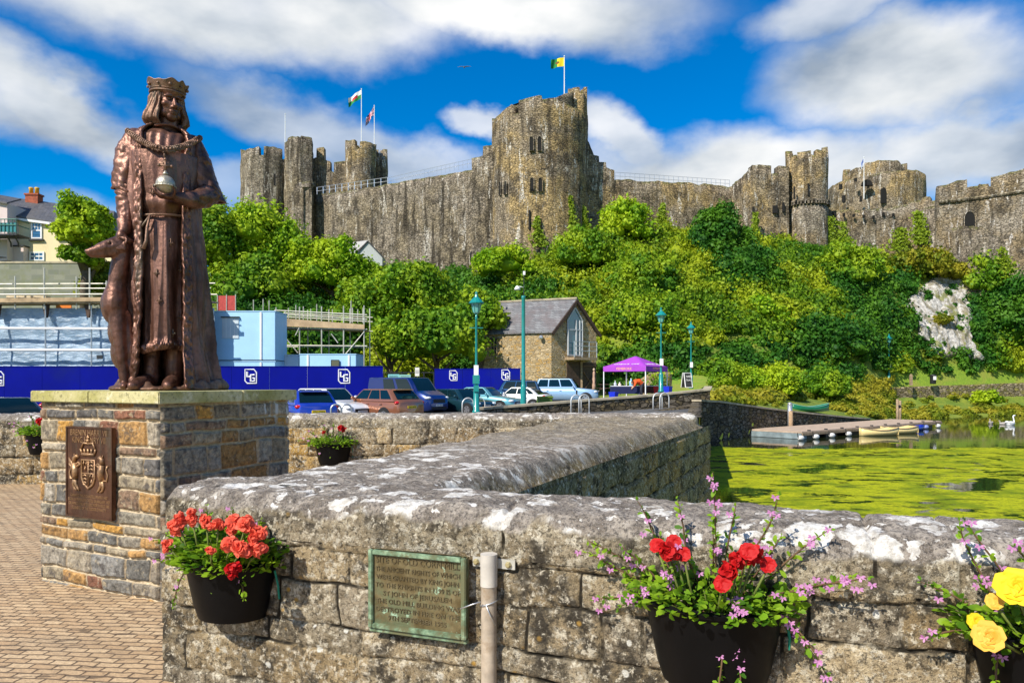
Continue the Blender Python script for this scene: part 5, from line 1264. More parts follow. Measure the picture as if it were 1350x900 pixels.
    def cuff(c, d, r, wid): 
        c = Vector(c); d = Vector(d).normalized(); sv.tube([c-d*wid, c, c+d*wid], [r*.97, r*1.04, r], 22, caps=False)
    nu2, nv2 = 64, 40; A, W2 = np.meshgrid(np.linspace(0, 2*math.pi, nu2, endpoint=False), np.linspace(0, 1, nv2), indexing='ij')
    path = np.array([(.15, .03, 1.90), (.19, .03, 1.83), (.225, .02, 1.72), (.26, .0, 1.60), (.285, -.02, 1.51)]); rad = [.08, .104, .112, .112, .108]
    def sleeve(path, rad, seed, off):
        tt = np.linspace(0, 1, len(path)); c = np.stack([np.interp(W2, tt, path[:, i]) for i in range(3)], -1); r = np.interp(W2, tt, rad)
        q = np.stack([np.cos(A).ravel(), np.sin(A).ravel(), W2.ravel()*4], 1); d = (fbm(q*1.6, 3, seed)*.024).reshape(A.shape)+.010*np.sin(A*5+W2*6+seed)*W2+off
        return np.stack([c[..., 0]+(r+d)*np.cos(A), c[..., 1]+(r+d)*np.sin(A)*1.02, c[..., 2]+(r*.35)*np.cos(A)*-.5*W2], -1)
    shell('sleeve', sleeve(path, rad, 2, 0), sleeve(path, rad, 2, -.018), M_BRONZE, root, True)
    path = np.array([(-.215, .03, 1.90), (-.255, .03, 1.83), (-.285, .02, 1.72), (-.298, .01, 1.60), (-.30, .0, 1.51)]); rad = [.08, .098, .096, .092, .094]
    shell('sleeve', sleeve(path, rad, 6, 0), sleeve(path, rad, 6, -.018), M_BRONZE, root, True)
    # ---------------- livery collar of links with a pendant
    col = MB(); n = 44
    for k in range(n):
        t = k/(n-1)*2-1; x = -.035+.262*t*(1-.05*t*t); zc = 1.795+.175*abs(t)**1.9+.01*t; yc = -.222-.02*math.cos(t*1.4)+.205*abs(t)**2.4
        a = k*1.1; col.tube([(x+.017*math.cos(b), yc-.012+.004*math.sin(b*2+a), zc+.019*math.sin(b)) for b in np.linspace(0, 2*math.pi, 9, endpoint=False)], .0068, 6, closed=True)
        if k % 2: col.ball((x, yc-.018, zc), .0115, 8)
        if k % 3 == 0: col.ball((x, yc-.012, zc-.024), .008, 8)
    chain = col.build('collar_chain', M_BRONZE_DARK, root, True)
    pn = MB(); pn.tube([(-.035, -.248, 1.775), (-.035, -.255, 1.735)], .007, 6); pn.prism([(-.075, -.252, 1.665), (.005, -.252, 1.665), (-.005, -.252, 1.70), (-.02, -.252, 1.695), (-.035, -.252, 1.735), (-.05, -.252, 1.695), (-.065, -.252, 1.70)], (0, -.018, 0)); pn.ball((-.035, -.272, 1.69), .012, 8)
    pn.build('pendant', M_BRONZE_DARK, chain, True)
    cl = MB(); cl.tube([(-.02+.098*math.sin(a), -.002-.1*math.cos(a), 2.015+.014*math.cos(a)) for a in np.linspace(0, 2*math.pi, 40, endpoint=False)], .012, 8, closed=True); cl.build('neckband', M_BRONZE, root, True)
    # ---------------- orb with its cross
    ob = MB(); oc = Vector((-.028, -.375, 1.503)); ob.ball(oc, .066, 26); ob.tube([oc+Vector((.0675*math.sin(a), -.0675*math.cos(a), -.016)) for a in np.linspace(0, 2*math.pi, 40, endpoint=False)], .0075, 8, closed=True)
    for k in range(22): ob.ball(oc+Vector((.072*math.sin(k*.2856), -.072*math.cos(k*.2856), -.016)), .0055, 6)
    ob.lathe([(.016, .068), (.020, .078), (.012, .088), (.008, .10)], oc, 12); orb = ob.build('orb', M_ORB, root, True)
    cx_ = MB(); cx_.tube([oc+Vector((0, 0, .09)), oc+Vector((0, 0, .18))], .0075, 8); cx_.tube([oc+Vector((-.040, 0, .135)), oc+Vector((.040, 0, .135))], .0075, 8)
    for d in ((-.042, 0, .135), (.042, 0, .135), (0, 0, .182)): cx_.ball(oc+Vector(d), .0125, 8)
    cx_.build('cross', M_BRONZE_DARK, orb, True)
    # ---------------- shoes
    for (h, t, lbl) in (((-.13, -.08, .06), (-.245, -.335, .035), 0), ((.03, -.10, .06), (-.015, -.385, .036), 1)):
        sb = MB(); h = Vector(h); t = Vector(t); d = (t-h)
        capsule(sb, [h+Vector((0, .03, .0)), h+d*.35+Vector((0, 0, .012)), h+d*.7, t], [.055, .056, .055, .034]); capsule(sb, [h+Vector((0, 0, .12)), h+Vector((0, 0, .02))], [.058, .06])
        sb.tube([h+Vector((0, .05, -.035)), h+d*.5+Vector((0, 0, -.04)), t+Vector((0, 0, -.014))], [.05, .056, .036], 10)
        sm = remesh(sb, .008, 3); V = mverts(sm); V[:, 2] = np.maximum(V[:, 2], .012); V += mnorm(sm)*(fbm(V*30, 2, 3)*.005)[:, None]; mset(sm, V); link('shoe', sm, M_BRONZE, root, True)
    # ---------------- greyhound seated at the king's side, muzzle to the left
    g = MB()
    capsule(g, [(-.315, -.10, 1.04), (-.335, -.11, .94), (-.350, -.10, .80), (-.36, -.09, .70)], [.062, .060, .066, .092], 14)        # neck
    g.ball((-.365, -.06, .64), (.10, .15, .16), 18); g.ball((-.33, .02, .46), (.095, .16, .16), 18); g.ball((-.31, .08, .30), (.10, .16, .16), 18)
    capsule(g, [(-.355, -.14, .58), (-.335, -.17, .38), (-.315, -.18, .20), (-.30, -.19, .06)], [.062, .046, .036, .034], 12)
    capsule(g, [(-.30, -.10, .56), (-.27, -.14, .38), (-.25, -.16, .20), (-.24, -.17, .06)], [.06, .045, .036, .034], 12)
    for x, y in ((-.30, -.23), (-.24, -.21)): g.ball((x, y, .035), (.034, .055, .028), 12)
    g.ball((-.335, -.12, 1.075), (.082, .068, .076), 16); capsule(g, [(-.365, -.13, 1.072), (-.43, -.155, 1.045), (-.49, -.175, 1.018), (-.525, -.18, 1.004)], [.064, .050, .036, .027], 14); capsule(g, [(-.37, -.14, 1.03), (-.45, -.165, 1.0), (-.51, -.178, .983)], [.048, .033, .021], 12)
    g.ball((-.540, -.184, 1.010), (.019, .019, .016), 10)
    gm = remesh(g, .0075, 4); V = mverts(gm)
    gauss_push(V, (-.400, -.198, 1.08), .013, (.006, .012, 0)); gauss_push(V, (-.50, -.208, .998), .010, (0, .006, 0)); gauss_push(V, (-.46, -.205, 1.006), .011, (0, .007, 0))
    V += mnorm(gm)*(fbm(V*22, 2, 6)*.004)[:, None]; mset(gm, V); hd = link('greyhound', gm, M_BRONZE, root, True)
    ea = MB()
    for s, yy in ((1, -.175), (-1, -.075)):
        ea.prism([(-.345, yy, 1.125), (-.30, yy-.004, 1.14), (-.245, yy+.012, 1.12), (-.235, yy+.02, 1.085), (-.285, yy, 1.095)], (0, -.014*s, 0))
    ea.build('ear', M_BRONZE, hd, True, bevel=.004)
    ey = MB(); ey.ball((-.401, -.186, 1.084), .0115, 10); ey.build('eye', M_BRONZE_DARK, hd, True)
build_king()

# ------------------------------------------------------------------ bronze plaque on the plinth
def beast(mb, o, ux, uz, n, s, flip, horns):
    def P(a, b, h=.004): return o+ux*(a*s*flip)+uz*(b*s)+n*h
    mb.tube([P(.0, .02), P(.02, .2), P(-.02, .38)], [.07*s, .085*s, .075*s], 7)                    # rearing trunk
    mb.tube([P(-.02, .38), P(-.01, .5), P(.06, .54), P(.13, .52)], [.06*s, .055*s, .05*s, .02*s], 7)
    for a, b in ((.34, .16), (.27, .17)): mb.tube([P(.02, a), P(.12, a+.06), P(.2, b+.2)], [.035*s, .028*s, .02*s], 6)
    for dx in (0, .09): mb.tube([P(.0, .04), P(-.06+dx, -.1), P(-.02+dx*1.4, -.2), P(.06+dx, -.24)], [.055*s, .04*s, .03*s, .022*s], 6)
    mb.tube([P(-.05, .03), P(-.17, .02), P(-.2, .16), P(-.14, .28), P(-.2, .36)], [.025*s, .022*s, .02*s, .018*s, .026*s], 6)
    mb.tube([P(-.02, .53), P(-.04, .6)], [.025*s, .008*s], 5)
    if horns: 
        mb.prism([P(-.03, .34, .002), P(-.22, .50, .002), P(-.19, .36, .002), P(-.13, .33, .002), P(-.05, .22, .002)], n*.006)
def build_plaque():
    n = Vector((-PR[0], -PR[1], 0)); ux = Vector((-PL[0], -PL[1], 0)); uz = Vector((0, 0, 1))
    # left edge px 97, right 157 on the left face
    def on_face(px):
        # PC + PL*a seen at px
        k = (px-CX)/F; a = (k*PC[1]-PC[0])/(PL[0]-k*PL[1]); return a
    aL, aR = on_face(96.5), on_face(157); w = aL-aR; ac = (aL+aR)/2; c = Vector((PC[0]+PL[0]*ac, PC[1]+PL[1]*ac, 0)); dC = c.y
    z1 = EYE-(562-HY)/F*dC; z0 = EYE-(685-HY)/F*dC+.02; h = z1-z0; c.z = (z0+z1)/2; c += n*.034
    root = thing('wall_plaque', 'brown bronze plaque with royal arms and king\'s name on the plinth', 'plaque', tuple(c))
    root_in = Vector(c)
    mb = MB(); O = Vector((0, 0, 0)); mb.obox(O, ux*w/2, n*.016, uz*h/2); mb.build('panel', M_PLQ, root, bevel=.004)
    mb = MB()
    for s in (-1, 1):
        mb.obox(ux*s*(w/2-.006)+n*.018, ux*.006, n*.004, uz*(h/2)); mb.obox(uz*s*(h/2-.006)+n*.018, ux*(w/2-.012), n*.004, uz*.006)
    mb.build('rim', M_PLQ, root)
    t = MB(); f = n*.0155
    text_add(t, 'BRENIN HARRI VII', .062, f+uz*(h*.432), ux, uz, .004, width=w*.80); text_add(t, 'KING HENRY VII', .062, f+uz*(h*.352), ux, uz, .004, width=w*.72)
    for k in range(4): 
        s = ('GANWYD YNG NGHASTELL PENFRO 1457', 'BORN IN PEMBROKE CASTLE 28 JANUARY 1457', 'CROWNED KING AFTER BOSWORTH FIELD 1485', 'FOUNDER OF THE TUDOR DYNASTY')[k]
        text_add(t, s, .030, f-uz*(h*(.262+.045*k)), ux, uz, .003, width=w*(.80, .90, .88, .74)[k])
    t.build('lettering', M_PLQ_HI, root, fix=False)
    a = MB(); so = f-uz*h*.01
    # crowned shield with quarters
    sh = [(-.14, .19), (.14, .19), (.14, -.06), (.10, -.15), (0, -.21), (-.10, -.15), (-.14, -.06)]; k = w
    a.tube([so+ux*x*k+uz*y*k+n*.004 for x, y in sh], .0085, 6, closed=True); a.tube([so+uz*.19*k+n*.004, so-uz*.2*k+n*.004], .005, 6); a.tube([so-ux*.14*k+n*.004, so+ux*.14*k+n*.004], .005, 6)
    for (qx, qy) in ((.07, .10), (-.07, -.09)):
        for j in range(3): a.tube([so+ux*(qx-.04)*k+uz*(qy+.055-.05*j)*k+n*.004, so+ux*(qx)*k+uz*(qy+.07-.05*j)*k+n*.006, so+ux*(qx+.042)*k+uz*(qy+.05-.05*j)*k+n*.004], .0068, 6)
    for (qx, qy) in ((-.07, .10), (.07, -.08)):
        for (dx, dy) in ((-.03, .04), (.03, .04), (0, -.035)):
            a.ball(so+ux*(qx+dx)*k+uz*(qy+dy)*k+n*.004, .0085, 6); a.tube([so+ux*(qx+dx)*k+uz*(qy+dy-.03)*k+n*.003, so+ux*(qx+dx)*k+uz*(qy+dy+.035)*k+n*.003], .004, 5)
    co = so+uz*.27*k
    a.tube([co+ux*x*k+n*.005 for x in (-.13, 0, .13)], .011, 6)
    for x in (-.13, -.065, 0, .065, .13): a.tube([co+ux*x*k+n*.005, co+ux*x*1.25*k+uz*.075*k+n*.005], [.006, .010], 6)
    for s in (-1, 1): a.tube([co+ux*s*.155*k+uz*.07*k+n*.005, co+ux*s*.10*k+uz*.16*k+n*.006, co+uz*.15*k+n*.006], .0075, 6)
    a.ball(co+uz*.19*k+n*.006, .014, 8); a.tube([co+uz*.19*k+n*.006, co+uz*.27*k+n*.006], .006, 6); a.tube([co+uz*.24*k-ux*.03*k+n*.006, co+uz*.24*k+ux*.03*k+n*.006], .006, 6)
    beast(a, so-ux*.29*k-uz*.10*k, ux, uz, n, .62*k, 1, True); beast(a, so+ux*.29*k-uz*.10*k, ux, uz, n, .62*k, -1, False)
    a.build('coat_of_arms', M_PLQ_HI, root, True)
M_PLQ = m_bronze('plaque_bronze', (.085, .036, .018), (.15, .07, .04), (.05, .022, .012), .45); M_PLQ_HI = m_bronze('rubbed_bronze', (.34, .19, .085), (.46, .28, .15), (.2, .1, .05), .42)
build_plaque()
# ------------------------------------------------------------------ quay walls
def strip_wall(name, label, pts, th, m, cap=None, group=None):
    """pts: (X, Y, zbottom, ztop) along the foot of the visible face; the thickness goes away from the viewer"""
    root = thing(name, label, 'wall', (0, 0, 0), 0, group); P = np.array(pts, float); n = len(P)
    L = np.r_[0, np.cumsum(np.linalg.norm(np.diff(P[:, :2], axis=0), axis=1))]; nu = max(2, int(L[-1]/.16)); s = np.linspace(0, L[-1], nu)
    Q = np.stack([np.interp(s, L, P[:, k]) for k in range(4)], 1); d = np.gradient(Q[:, :2], axis=0); d /= np.linalg.norm(d, axis=1)[:, None]; nr = np.stack([d[:, 1], -d[:, 0]], 1)
    nv = 14; G = []
    for j in range(nv):
        f = j/(nv-1); z = Q[:, 2]+(Q[:, 3]-Q[:, 2])*f; q = np.stack([Q[:, 0], Q[:, 1], z], 1); b = fbm(q*3.2, 3, 4)*.075+fbm(q*9, 2, 6)*.03; G.append(np.stack([Q[:, 0]+nr[:, 0]*b, Q[:, 1]+nr[:, 1]*b, z+(fbm(q*2.2, 2, 8)*.05 if f > .9 else 0)], 1))
    back = Q[:, :2]-nr*th; G.append(np.stack([back[:, 0], back[:, 1], Q[:, 3]], 1)); G.append(np.stack([back[:, 0], back[:, 1], Q[:, 2]], 1))
    V = np.stack(G, 1); o = mesh_quads('stonework', V.reshape(-1, 3), grid_faces(*V.shape[:2]), m, root)
    bm = bmesh.new(); bm.from_mesh(o.data)
    for e0 in (0, nu-1): 
        pass
    bm.free()
    if cap:
        mb = MB()
        for i in range(0, nu-1, 5):
            j = min(nu-1, i+5); a, b = Q[i], Q[j]; na, nb = nr[i], nr[j]
            top = [(a[0]+na[0]*.06, a[1]+na[1]*.06, a[3]), (b[0]+nb[0]*.06, b[1]+nb[1]*.06, b[3]), (b[0]-nb[0]*(th+.03), b[1]-nb[1]*(th+.03), b[3]), (a[0]-na[0]*(th+.03), a[1]-na[1]*(th+.03), a[3])]
            mb.prism([(x, y, z+.02) for x, y, z in top], (0, 0, .11))
        mb.build('coping', cap, root)
    return root
M_CAPSTONE = plain('capstone', (.42, .36, .25), .95, var=.3, scale=2, dirt=(.14, .12, .09))
def build_quays():
    q = []
    for px in np.linspace(923.5, 1147, 44):
        cy, cz = col_at(px); Y = cy[0, 1]-.12; top = np.interp(px, [923, 950, 1147], [.34, .22, -1.62]); q.append(((px-CX)/F*Y, Y, -2.5, top))
    strip_wall('slipway_wall', 'dark stone quay wall falling along the slipway to the pond', q, .5, M_QUAY, M_CAPSTONE)
    # parapet of the car park
    a = []
    for t in np.linspace(0, 1, 30):
        px = 630+(936-630)*t; d = 35+(41.5-35)*t; top = EYE-(np.interp(px, [630, 680, 864, 936], [541, 537, 522.5, 515])-HY)/F*d; a.append(((px-CX)/F*d, d, -.6, top))
    strip_wall('car_park_wall', 'low stone wall with pale cap along the car park edge behind the bike hoops', a, .4, M_QUAY, M_CAPSTONE)
    b = [(atg(px, d, 0).x, d, -2.4, EYE-(py-HY)/F*d) for px, d, py in ((850, 36.0, 544), (885, 36.8, 539.5), (912, 37.8, 535), (922, 38.6, 532))]
    strip_wall('quay_edge_wall', 'short length of dark stone quay edge running away behind the parapet end', [(atg(924, 24, 0).x, 24, -2.5, .28), (atg(924.5, 40.4, 0).x, 40.4, -2.5, .33)], .5, M_QUAY, None)
    strip_wall('quay_step_wall', 'dark stone quay step below the low car park wall by the bridge end', b, .6, M_QUAY, None)
    b = [(atg(px, d, 0).x, d, z0, EYE-(py-HY)/F*d) for px, d, py, z0 in ((905, 49, 525, -.5), (932, 48, 515.5, -.5), (936, 50, 516, -.2), (938, 56, 511, .2))]
    strip_wall('stub_wall', 'short weathered stone stub wall where the car park wall meets the bank', b, .5, M_BANKWALL, M_CAPSTONE)
    b = []
    for t in np.linspace(0, 1, 30):
        px = 1135+(1480-1135)*t; cy, _ = col_at(px); Y = cy[0, 3]-1.6; py = np.interp(px, [1135, 1180, 1350, 1480], [512, 510.5, 504.5, 500]); b.append(((px-CX)/F*Y, Y, -1.3, EYE-(py-HY)/F*Y))
    strip_wall('promenade_wall', 'long mossy stone wall holding up the far promenade above the water', b, .5, M_BANKWALL, None)
build_quays()

# ------------------------------------------------------------------ blue hoarding with white logo shields
M_HOARD = plain('blue_hoarding_paint', (.0004, .004, .20), .7, var=.14, scale=.5, spec=.08, dirt=(.004, .010, .15))
def build_hoarding():
    def hoard(label, p0, p1, ztop, logos):
        a = Vector(p0); b = Vector(p1); root = thing('hoarding', label, 'hoarding', tuple(a)); d = b-a; d.z = 0; L = d.length; u = d.normalized(); n = Vector((u.y, -u.x, 0)); H = ztop-a.z
        k = max(1, round(L/2.44))
        for i in range(k):
            mb = MB(); c = u*(L*(i+.5)/k); mb.obox(c+Vector((0, 0, H/2)), u*(L/k/2-.008), n*.02, (0, 0, H/2)); mb.build('panel', M_HOARD, root)
        mb = MB(); mb.obox(u*L/2+Vector((0, 0, H+.025)), u*(L/2), n*.05, (0, 0, .025)); mb.build('top_rail', M_HOARD, root)
        for px, py, s in logos:
            # where the ray of px meets the hoarding line
            k2 = (px-CX)/F; t = (k2*a.y-a.x)/(u.x-k2*u.y); c = Vector((a.x+u.x*t, a.y+u.y*t, 0))-a; Y = a.y+u.y*t; c.z = EYE-(py-HY)/F*Y-a.z; c += n*.028
            w = .36*s; h = .44*s; z = Vector((0, 0, 1)); mb = MB(); sh = [(-w, h), (w*.55, h), (w, h*.55), (w, -h), (-w*.6, -h), (-w, -h*.65)]
            mb.tube([c+u*x+z*y for x, y in sh], .042*s, 6, closed=True); lg = mb.build('logo_shield', M_WHITE, root)
            t2 = MB()
            def seg(pts): t2.tube([c+u*(x*w)+z*(y*h)+n*.01 for x, y in pts], .062*s, 6)
            seg([(-.62, .68), (-.62, -.05), (-.05, -.05)])
            seg([(.66, .22), (.0, .22), (.0, -.70), (.66, -.70), (.66, -.26), (.34, -.26)])
            t2.build('logo_letters', M_WHITE, lg)
        return root
    hoard('long royal blue hoarding with white shield logos behind the parked cars', (-44, 45.5, -.15), atg(505, 45.5, -.15), EYE+19.5/F*45.5, ((-2, 499, 1.0), (331, 496, 1.0), (454, 496, .98)))
    hoard('shorter blue hoarding with two white shield logos beside the stone mill', atg(573, 56, -.05), atg(686, 54, .02), EYE+16.5/F*55, ((598, 495, .86), (667, 494, .86)))
    # gate gap between the hoardings: mesh panels
    g = thing('mesh_fence', 'thin dark mesh fence closing the gap between the two blue hoardings', 'fence', tuple(atg(506, 54, -.1)))
    for px in (506, 530, 541, 559, 572):
        mb = MB(); p = atg(px, 54, 0)-atg(506, 54, 0); mb.tube([p, p+Vector((0, 0, 2.3))], .05, 6); mb.build('post', M_DARKMETAL, g)
    for z in (.4, 1.3, 2.25):
        mb = MB(); mb.tube([Vector((0, 0, z)), atg(572, 54, z)-atg(506, 54, 0)], .03, 5); mb.build('rail', M_DARKMETAL, g)
    for px, py, w, c, lb in ((519, 497, .42, (.2, .5, .5), 'pale green site notice above the van roof, left of two'), (534, 497.5, .42, (.25, .5, .42), 'pale green site notice above the van roof, right of two'), (550, 490, .16, (.7, .68, .6), 'small white notice on the mesh fence')):
        s = thing('site_notice', lb, 'notice', tuple(at(px, py, 53.8))); mb = MB(); mb.obox((0, 0, 0), (w, 0, 0), (0, .015, 0), (0, 0, .22 if w > .2 else .32)); mb.build('board', plain('notice_'+str(px), c, .6), s)
        mb = MB(); 
        for k in range(3): mb.obox((0, -.019, .1-.09*k), (w*.8, 0, 0), (0, .003, 0), (0, 0, .014))
        mb.build('print_lines', M_DARKMETAL, s)
build_hoarding()

# ------------------------------------------------------------------ scaffold, sheeting, cabins, terraces, house
M_SHEET = None
def m_sheet():
    m, t, p = mat('white_plastic_sheet'); P = t.pos(); n = t.noise(t.scale(P, (1, 1, .8)), .9, 5, .6); f = t.noise(t.scale(P, (.6, 1, 2)), 2.4, 5, .65)
    c = t.mix(t.smooth(n, .35, .65), (.20, .30, .41), (.36, .47, .58)); c = t.mix(t.smooth(f, .56, .66, 0, .6), c, (.70, .74, .77))
    t.put(p.inputs['Base Color'], c); p.inputs['Roughness'].default_value = .35; t.put(p.inputs['Normal'], t.bump(t.math('ADD', n, f), .5, .25)); return m
M_SHEET = m_sheet()
M_CABIN = plain('pale_blue_cabin', (.36, .60, .80), .5, var=.06, scale=.8); M_CABIN_GREY = plain('pale_grey_cabin', (.52, .60, .64), .5, var=.08, scale=.8)
M_TUBE = plain('scaffold_tube', (.52, .50, .42), .5, .35, var=.25, scale=2)
M_BOARD = plain('scaffold_board', (.42, .30, .17), .9, var=.35, scale=1.5)
def build_site():
    # sheeted scaffold at the far left
    Y = 49.0; root = thing('sheeted_scaffold', 'scaffold face wrapped in milky blue plastic sheeting with white rails, behind the blue hoarding', 'scaffold', (0, Y, 0))
    nu, nv = 150, 50; U, W = np.meshgrid(np.linspace(0, 1, nu), np.linspace(0, 1, nv), indexing='ij'); U = U.ravel(); W = W.ravel()
    x0, x1 = atg(-160, Y, 0).x, atg(283, Y, 0).x; zb, zt = 2.0, zpx(406, Y)
    P = np.stack([x0+(x1-x0)*U, U*0, zb+(zt-zb)*W], 1); P[:, 1] = fbm(P*np.array([.4, 1, .5]), 3, 3)*.22+fbm(P*np.array([1.4, 1, .5])+5, 3, 4)*.05+(1-np.abs(np.sin(P[:, 0]*.55+P[:, 2]*.9)))**6*.07
    mesh_quads('sheeting', P, grid_faces(nu, nv), M_SHEET, root, True)
    for py in (433, 461):
        mb = MB(); mb.tube([(x0, -.62, zpx(py, Y)), ((x0+x1)/2, -.62, zpx(py, Y)-.04), (x1, -.62, zpx(py+1.5, Y))], .085, 8); mb.build('guard_rail', M_WHITE, root)
    for px in (-60, 5, 66, 126, 200):
        mb = MB(); x = atg(px, Y, 0).x; mb.tube([(x, -.48, 1.8), (x, -.48, zt+.1)], .05, 6); mb.build('upright', M_STEEL, root)
    mb = MB(); mb.obox(((atg(138, Y, 0).x), -.58, zpx(471, Y)), (.2, 0, 0), (0, .03, 0), (0, 0, .13)); mb.build('dark_label', M_DARKMETAL, root)
    # board deck on brackets with handrails above
    dk = thing('scaffold_deck', 'plank deck and tube handrails above the sheeted scaffold', 'scaffold', (0, Y, 0)); zd = zpx(401, Y)
    for k in range(3):
        mb = MB(); mb.obox(((x0+x1)/2, -.55+.5*k, zd+.02+.01*k), ((x1-x0)/2, 0, .12), (0, .23, 0), (0, 0, .045)); mb.build('board', M_BOARD, dk)
    mb = MB(); mb.obox(((x0+x1)/2, -.84, zd+.2), ((x1-x0)/2, 0, .12), (0, .02, 0), (0, 0, .13)); mb.build('toe_board', M_BOARD, dk)
    for px in (2, 65, 120):
        mb = MB(); x = atg(px, Y, 0).x; mb.prism([(x-.2, -.3, zd-.05), (x+.25, -.3, zd-.05), (x+.12, -.3, zd-.95), (x-.02, -.3, zd-.95)], (0, -.14, 0)); mb.build('bracket', M_WOOD_DARK, dk)
    rr = random.Random(5)
    for i, px in enumerate((-40, 5, 28, 66, 108, 125, 147, 170)):
        mb = MB(); x = atg(px, Y, 0).x; top = zd+(2.0 if i % 2 else 1.5)+rr.random()*.4; mb.tube([(x, -.6, zd-.4), (x, -.6, top)], .05, 6); mb.build('upright', M_TUBE, dk)
    for z, y in ((.55, -.62), (.95, -.62), (1.35, .1), (.7, .4)):
        mb = MB(); mb.tube([(x0, y, zd+z), (x1, y, zd+z+.1*rr.random())], .045, 6); mb.build('ledger', M_TUBE, dk)
    # stacked pale blocks and an orange barrier on the deck
    for k, px in enumerate((8, 24, 44)):
        s = thing('block_stack', ('pale stone block pile on the deck at the picture edge', 'buff block pile, middle of three on the plank deck', 'cream block pile next to the orange barrier')[k], 'blocks', (atg(px, Y, 0).x, Y+.9, zd+.1), .04*k)
        for j in range(2): mb = MB(); mb.box(-.45+.03*j, .45-.02*j, -.3, .3, .02+.28*j, .28+.28*j); mb.build('block', plain('buff_block', (.60, .50, .34), .9, var=.2), s, bevel=.02)
    s = thing('orange_barrier', 'small orange plastic barrier on the grass behind the handrails', 'barrier', (atg(83, Y+1.5, 0).x, Y+1.6, 6.05)); mb = MB(); mb.box(-.55, .55, -.03, .03, .45, .95); mb.build('panel', plain('orange_plastic', (.75, .2, .02), .5), s, bevel=.02)
    for q in (-.45, .45): mb = MB(); mb.box(q-.05, q+.05, -.2, .2, 0, .5); mb.build('foot', M_RUBBER, s)
    # concrete block garden wall
    Yw = 58; wl = thing('block_wall', 'grey concrete block garden wall with a thin coping below the cream house', 'wall', (0, Yw, 0))
    m, t, p = mat('concrete_blocks'); P = t.pos(); x, y, z = t.sep(P); cb = t.new('ShaderNodeCombineXYZ'); t.put(cb.inputs[0], x); t.put(cb.inputs[1], z); b = t.new('ShaderNodeTexBrick'); t.put(b.inputs['Vector'], cb.outputs[0])
    b.inputs['Scale'].default_value = 1; b.inputs['Brick Width'].default_value = .9; b.inputs['Row Height'].default_value = .42; b.inputs['Mortar Size'].default_value = .03; b.inputs['Color1'].default_value = (.17, .18, .14, 1); b.inputs['Color2'].default_value = (.26, .26, .20, 1); b.inputs['Mortar'].default_value = (.22, .22, .18, 1)
    c = t.mix(t.smooth(t.noise(P, 1.2, 6, .7), .45, .65, 0, .7), b.outputs[0], (.18, .19, .10)); t.put(p.inputs['Base Color'], c); p.inputs['Roughness'].default_value = .95
    mb = MB(); mb.box(atg(-200, Yw, 0).x, atg(150, Yw, 0).x, 0, .3, 5.5, zpx(347, Yw)); mb.build('blockwork', m, wl)
    mb = MB(); mb.box(atg(-200, Yw, 0).x-.05, atg(150, Yw, 0).x+.05, -.06, .36, zpx(347, Yw)+.003, zpx(345, Yw)+.02); mb.build('coping', M_CAPSTONE, wl)
    # scaffold bay right of the cabins
    Y2 = 55.0; sc = thing('scaffold_platform', 'open tube scaffold with a timber platform right of the pale blue cabins', 'scaffold', tuple(atg(363, Y2, 0)))
    o = atg(363, Y2, 0)
    def S(px, py, dy=0.0): q = at(px, py, Y2)-o; q.y += dy; return q
    for k, dy in enumerate((0, 2.2)):
        for px in (364, 395, 424, 453, 480):
            mb = MB(); a = S(px, 405-(px-364)*.02, dy); b_ = S(px, 478, dy); b_.z = -.1; mb.tube([b_, a], .05, 6); mb.build('standard', M_TUBE, sc)
        for py0, py1 in ((409, 415), (414, 421), (432, 434), (455, 456)):
            mb = MB(); mb.tube([S(362, py0, dy), S(484, py1, dy)], .042, 6); mb.build('ledger', M_TUBE, sc)
    mb = MB(); mb.add([S(365, 419, -.1), S(481, 428, -.1), S(481, 434, -.1), S(365, 430, -.1), S(365, 419, -.16), S(481, 428, -.16), S(481, 434, -.16), S(365, 430, -.16)], [(0, 1, 2, 3), (7, 6, 5, 4), (0, 4, 5, 1), (1, 5, 6, 2), (2, 6, 7, 3), (3, 7, 4, 0)]); mb.build('toe_board', M_BOARD, sc)
    for j in range(5): mb = MB(); mb.add([S(365, 430.5, .1+.42*j), S(481, 434.5, .1+.42*j), S(481, 434.5, .5+.42*j), S(365, 430.5, .5+.42*j)], [(0, 1, 2, 3)]); q = mb; q.v += [tuple(Vector(v)-Vector((0, 0, .05))) for v in q.v]; q.add([], []); q.f += [(7, 6, 5, 4), (0, 4, 5, 1), (2, 6, 7, 3)]; q.mi += [0]*3; q.build('board', M_BOARD, sc)
    for a, b_ in (((366, 432), (393, 465)), ((455, 468), (480, 438)), ((390, 442), (396, 430)), ((437, 440), (446, 452))):
        mb = MB(); mb.tube([S(*a, -.08), S(*b_, -.08)], .042, 6); mb.build('brace', M_TUBE, sc)
    for px, h in ((328, 393), (341, 392), (349, 394), (375, 404), (385, 400), (395, 402), (405, 405), (413, 399), (434, 406), (459, 394), (461, 404), (468, 406), (475, 404)):
        mb = MB(); a = S(px, h, 1.0); mb.tube([a, Vector((a.x, a.y, S(px, 424, 1).z))], .04, 5); mb.build('handrail_post', M_TUBE, sc)
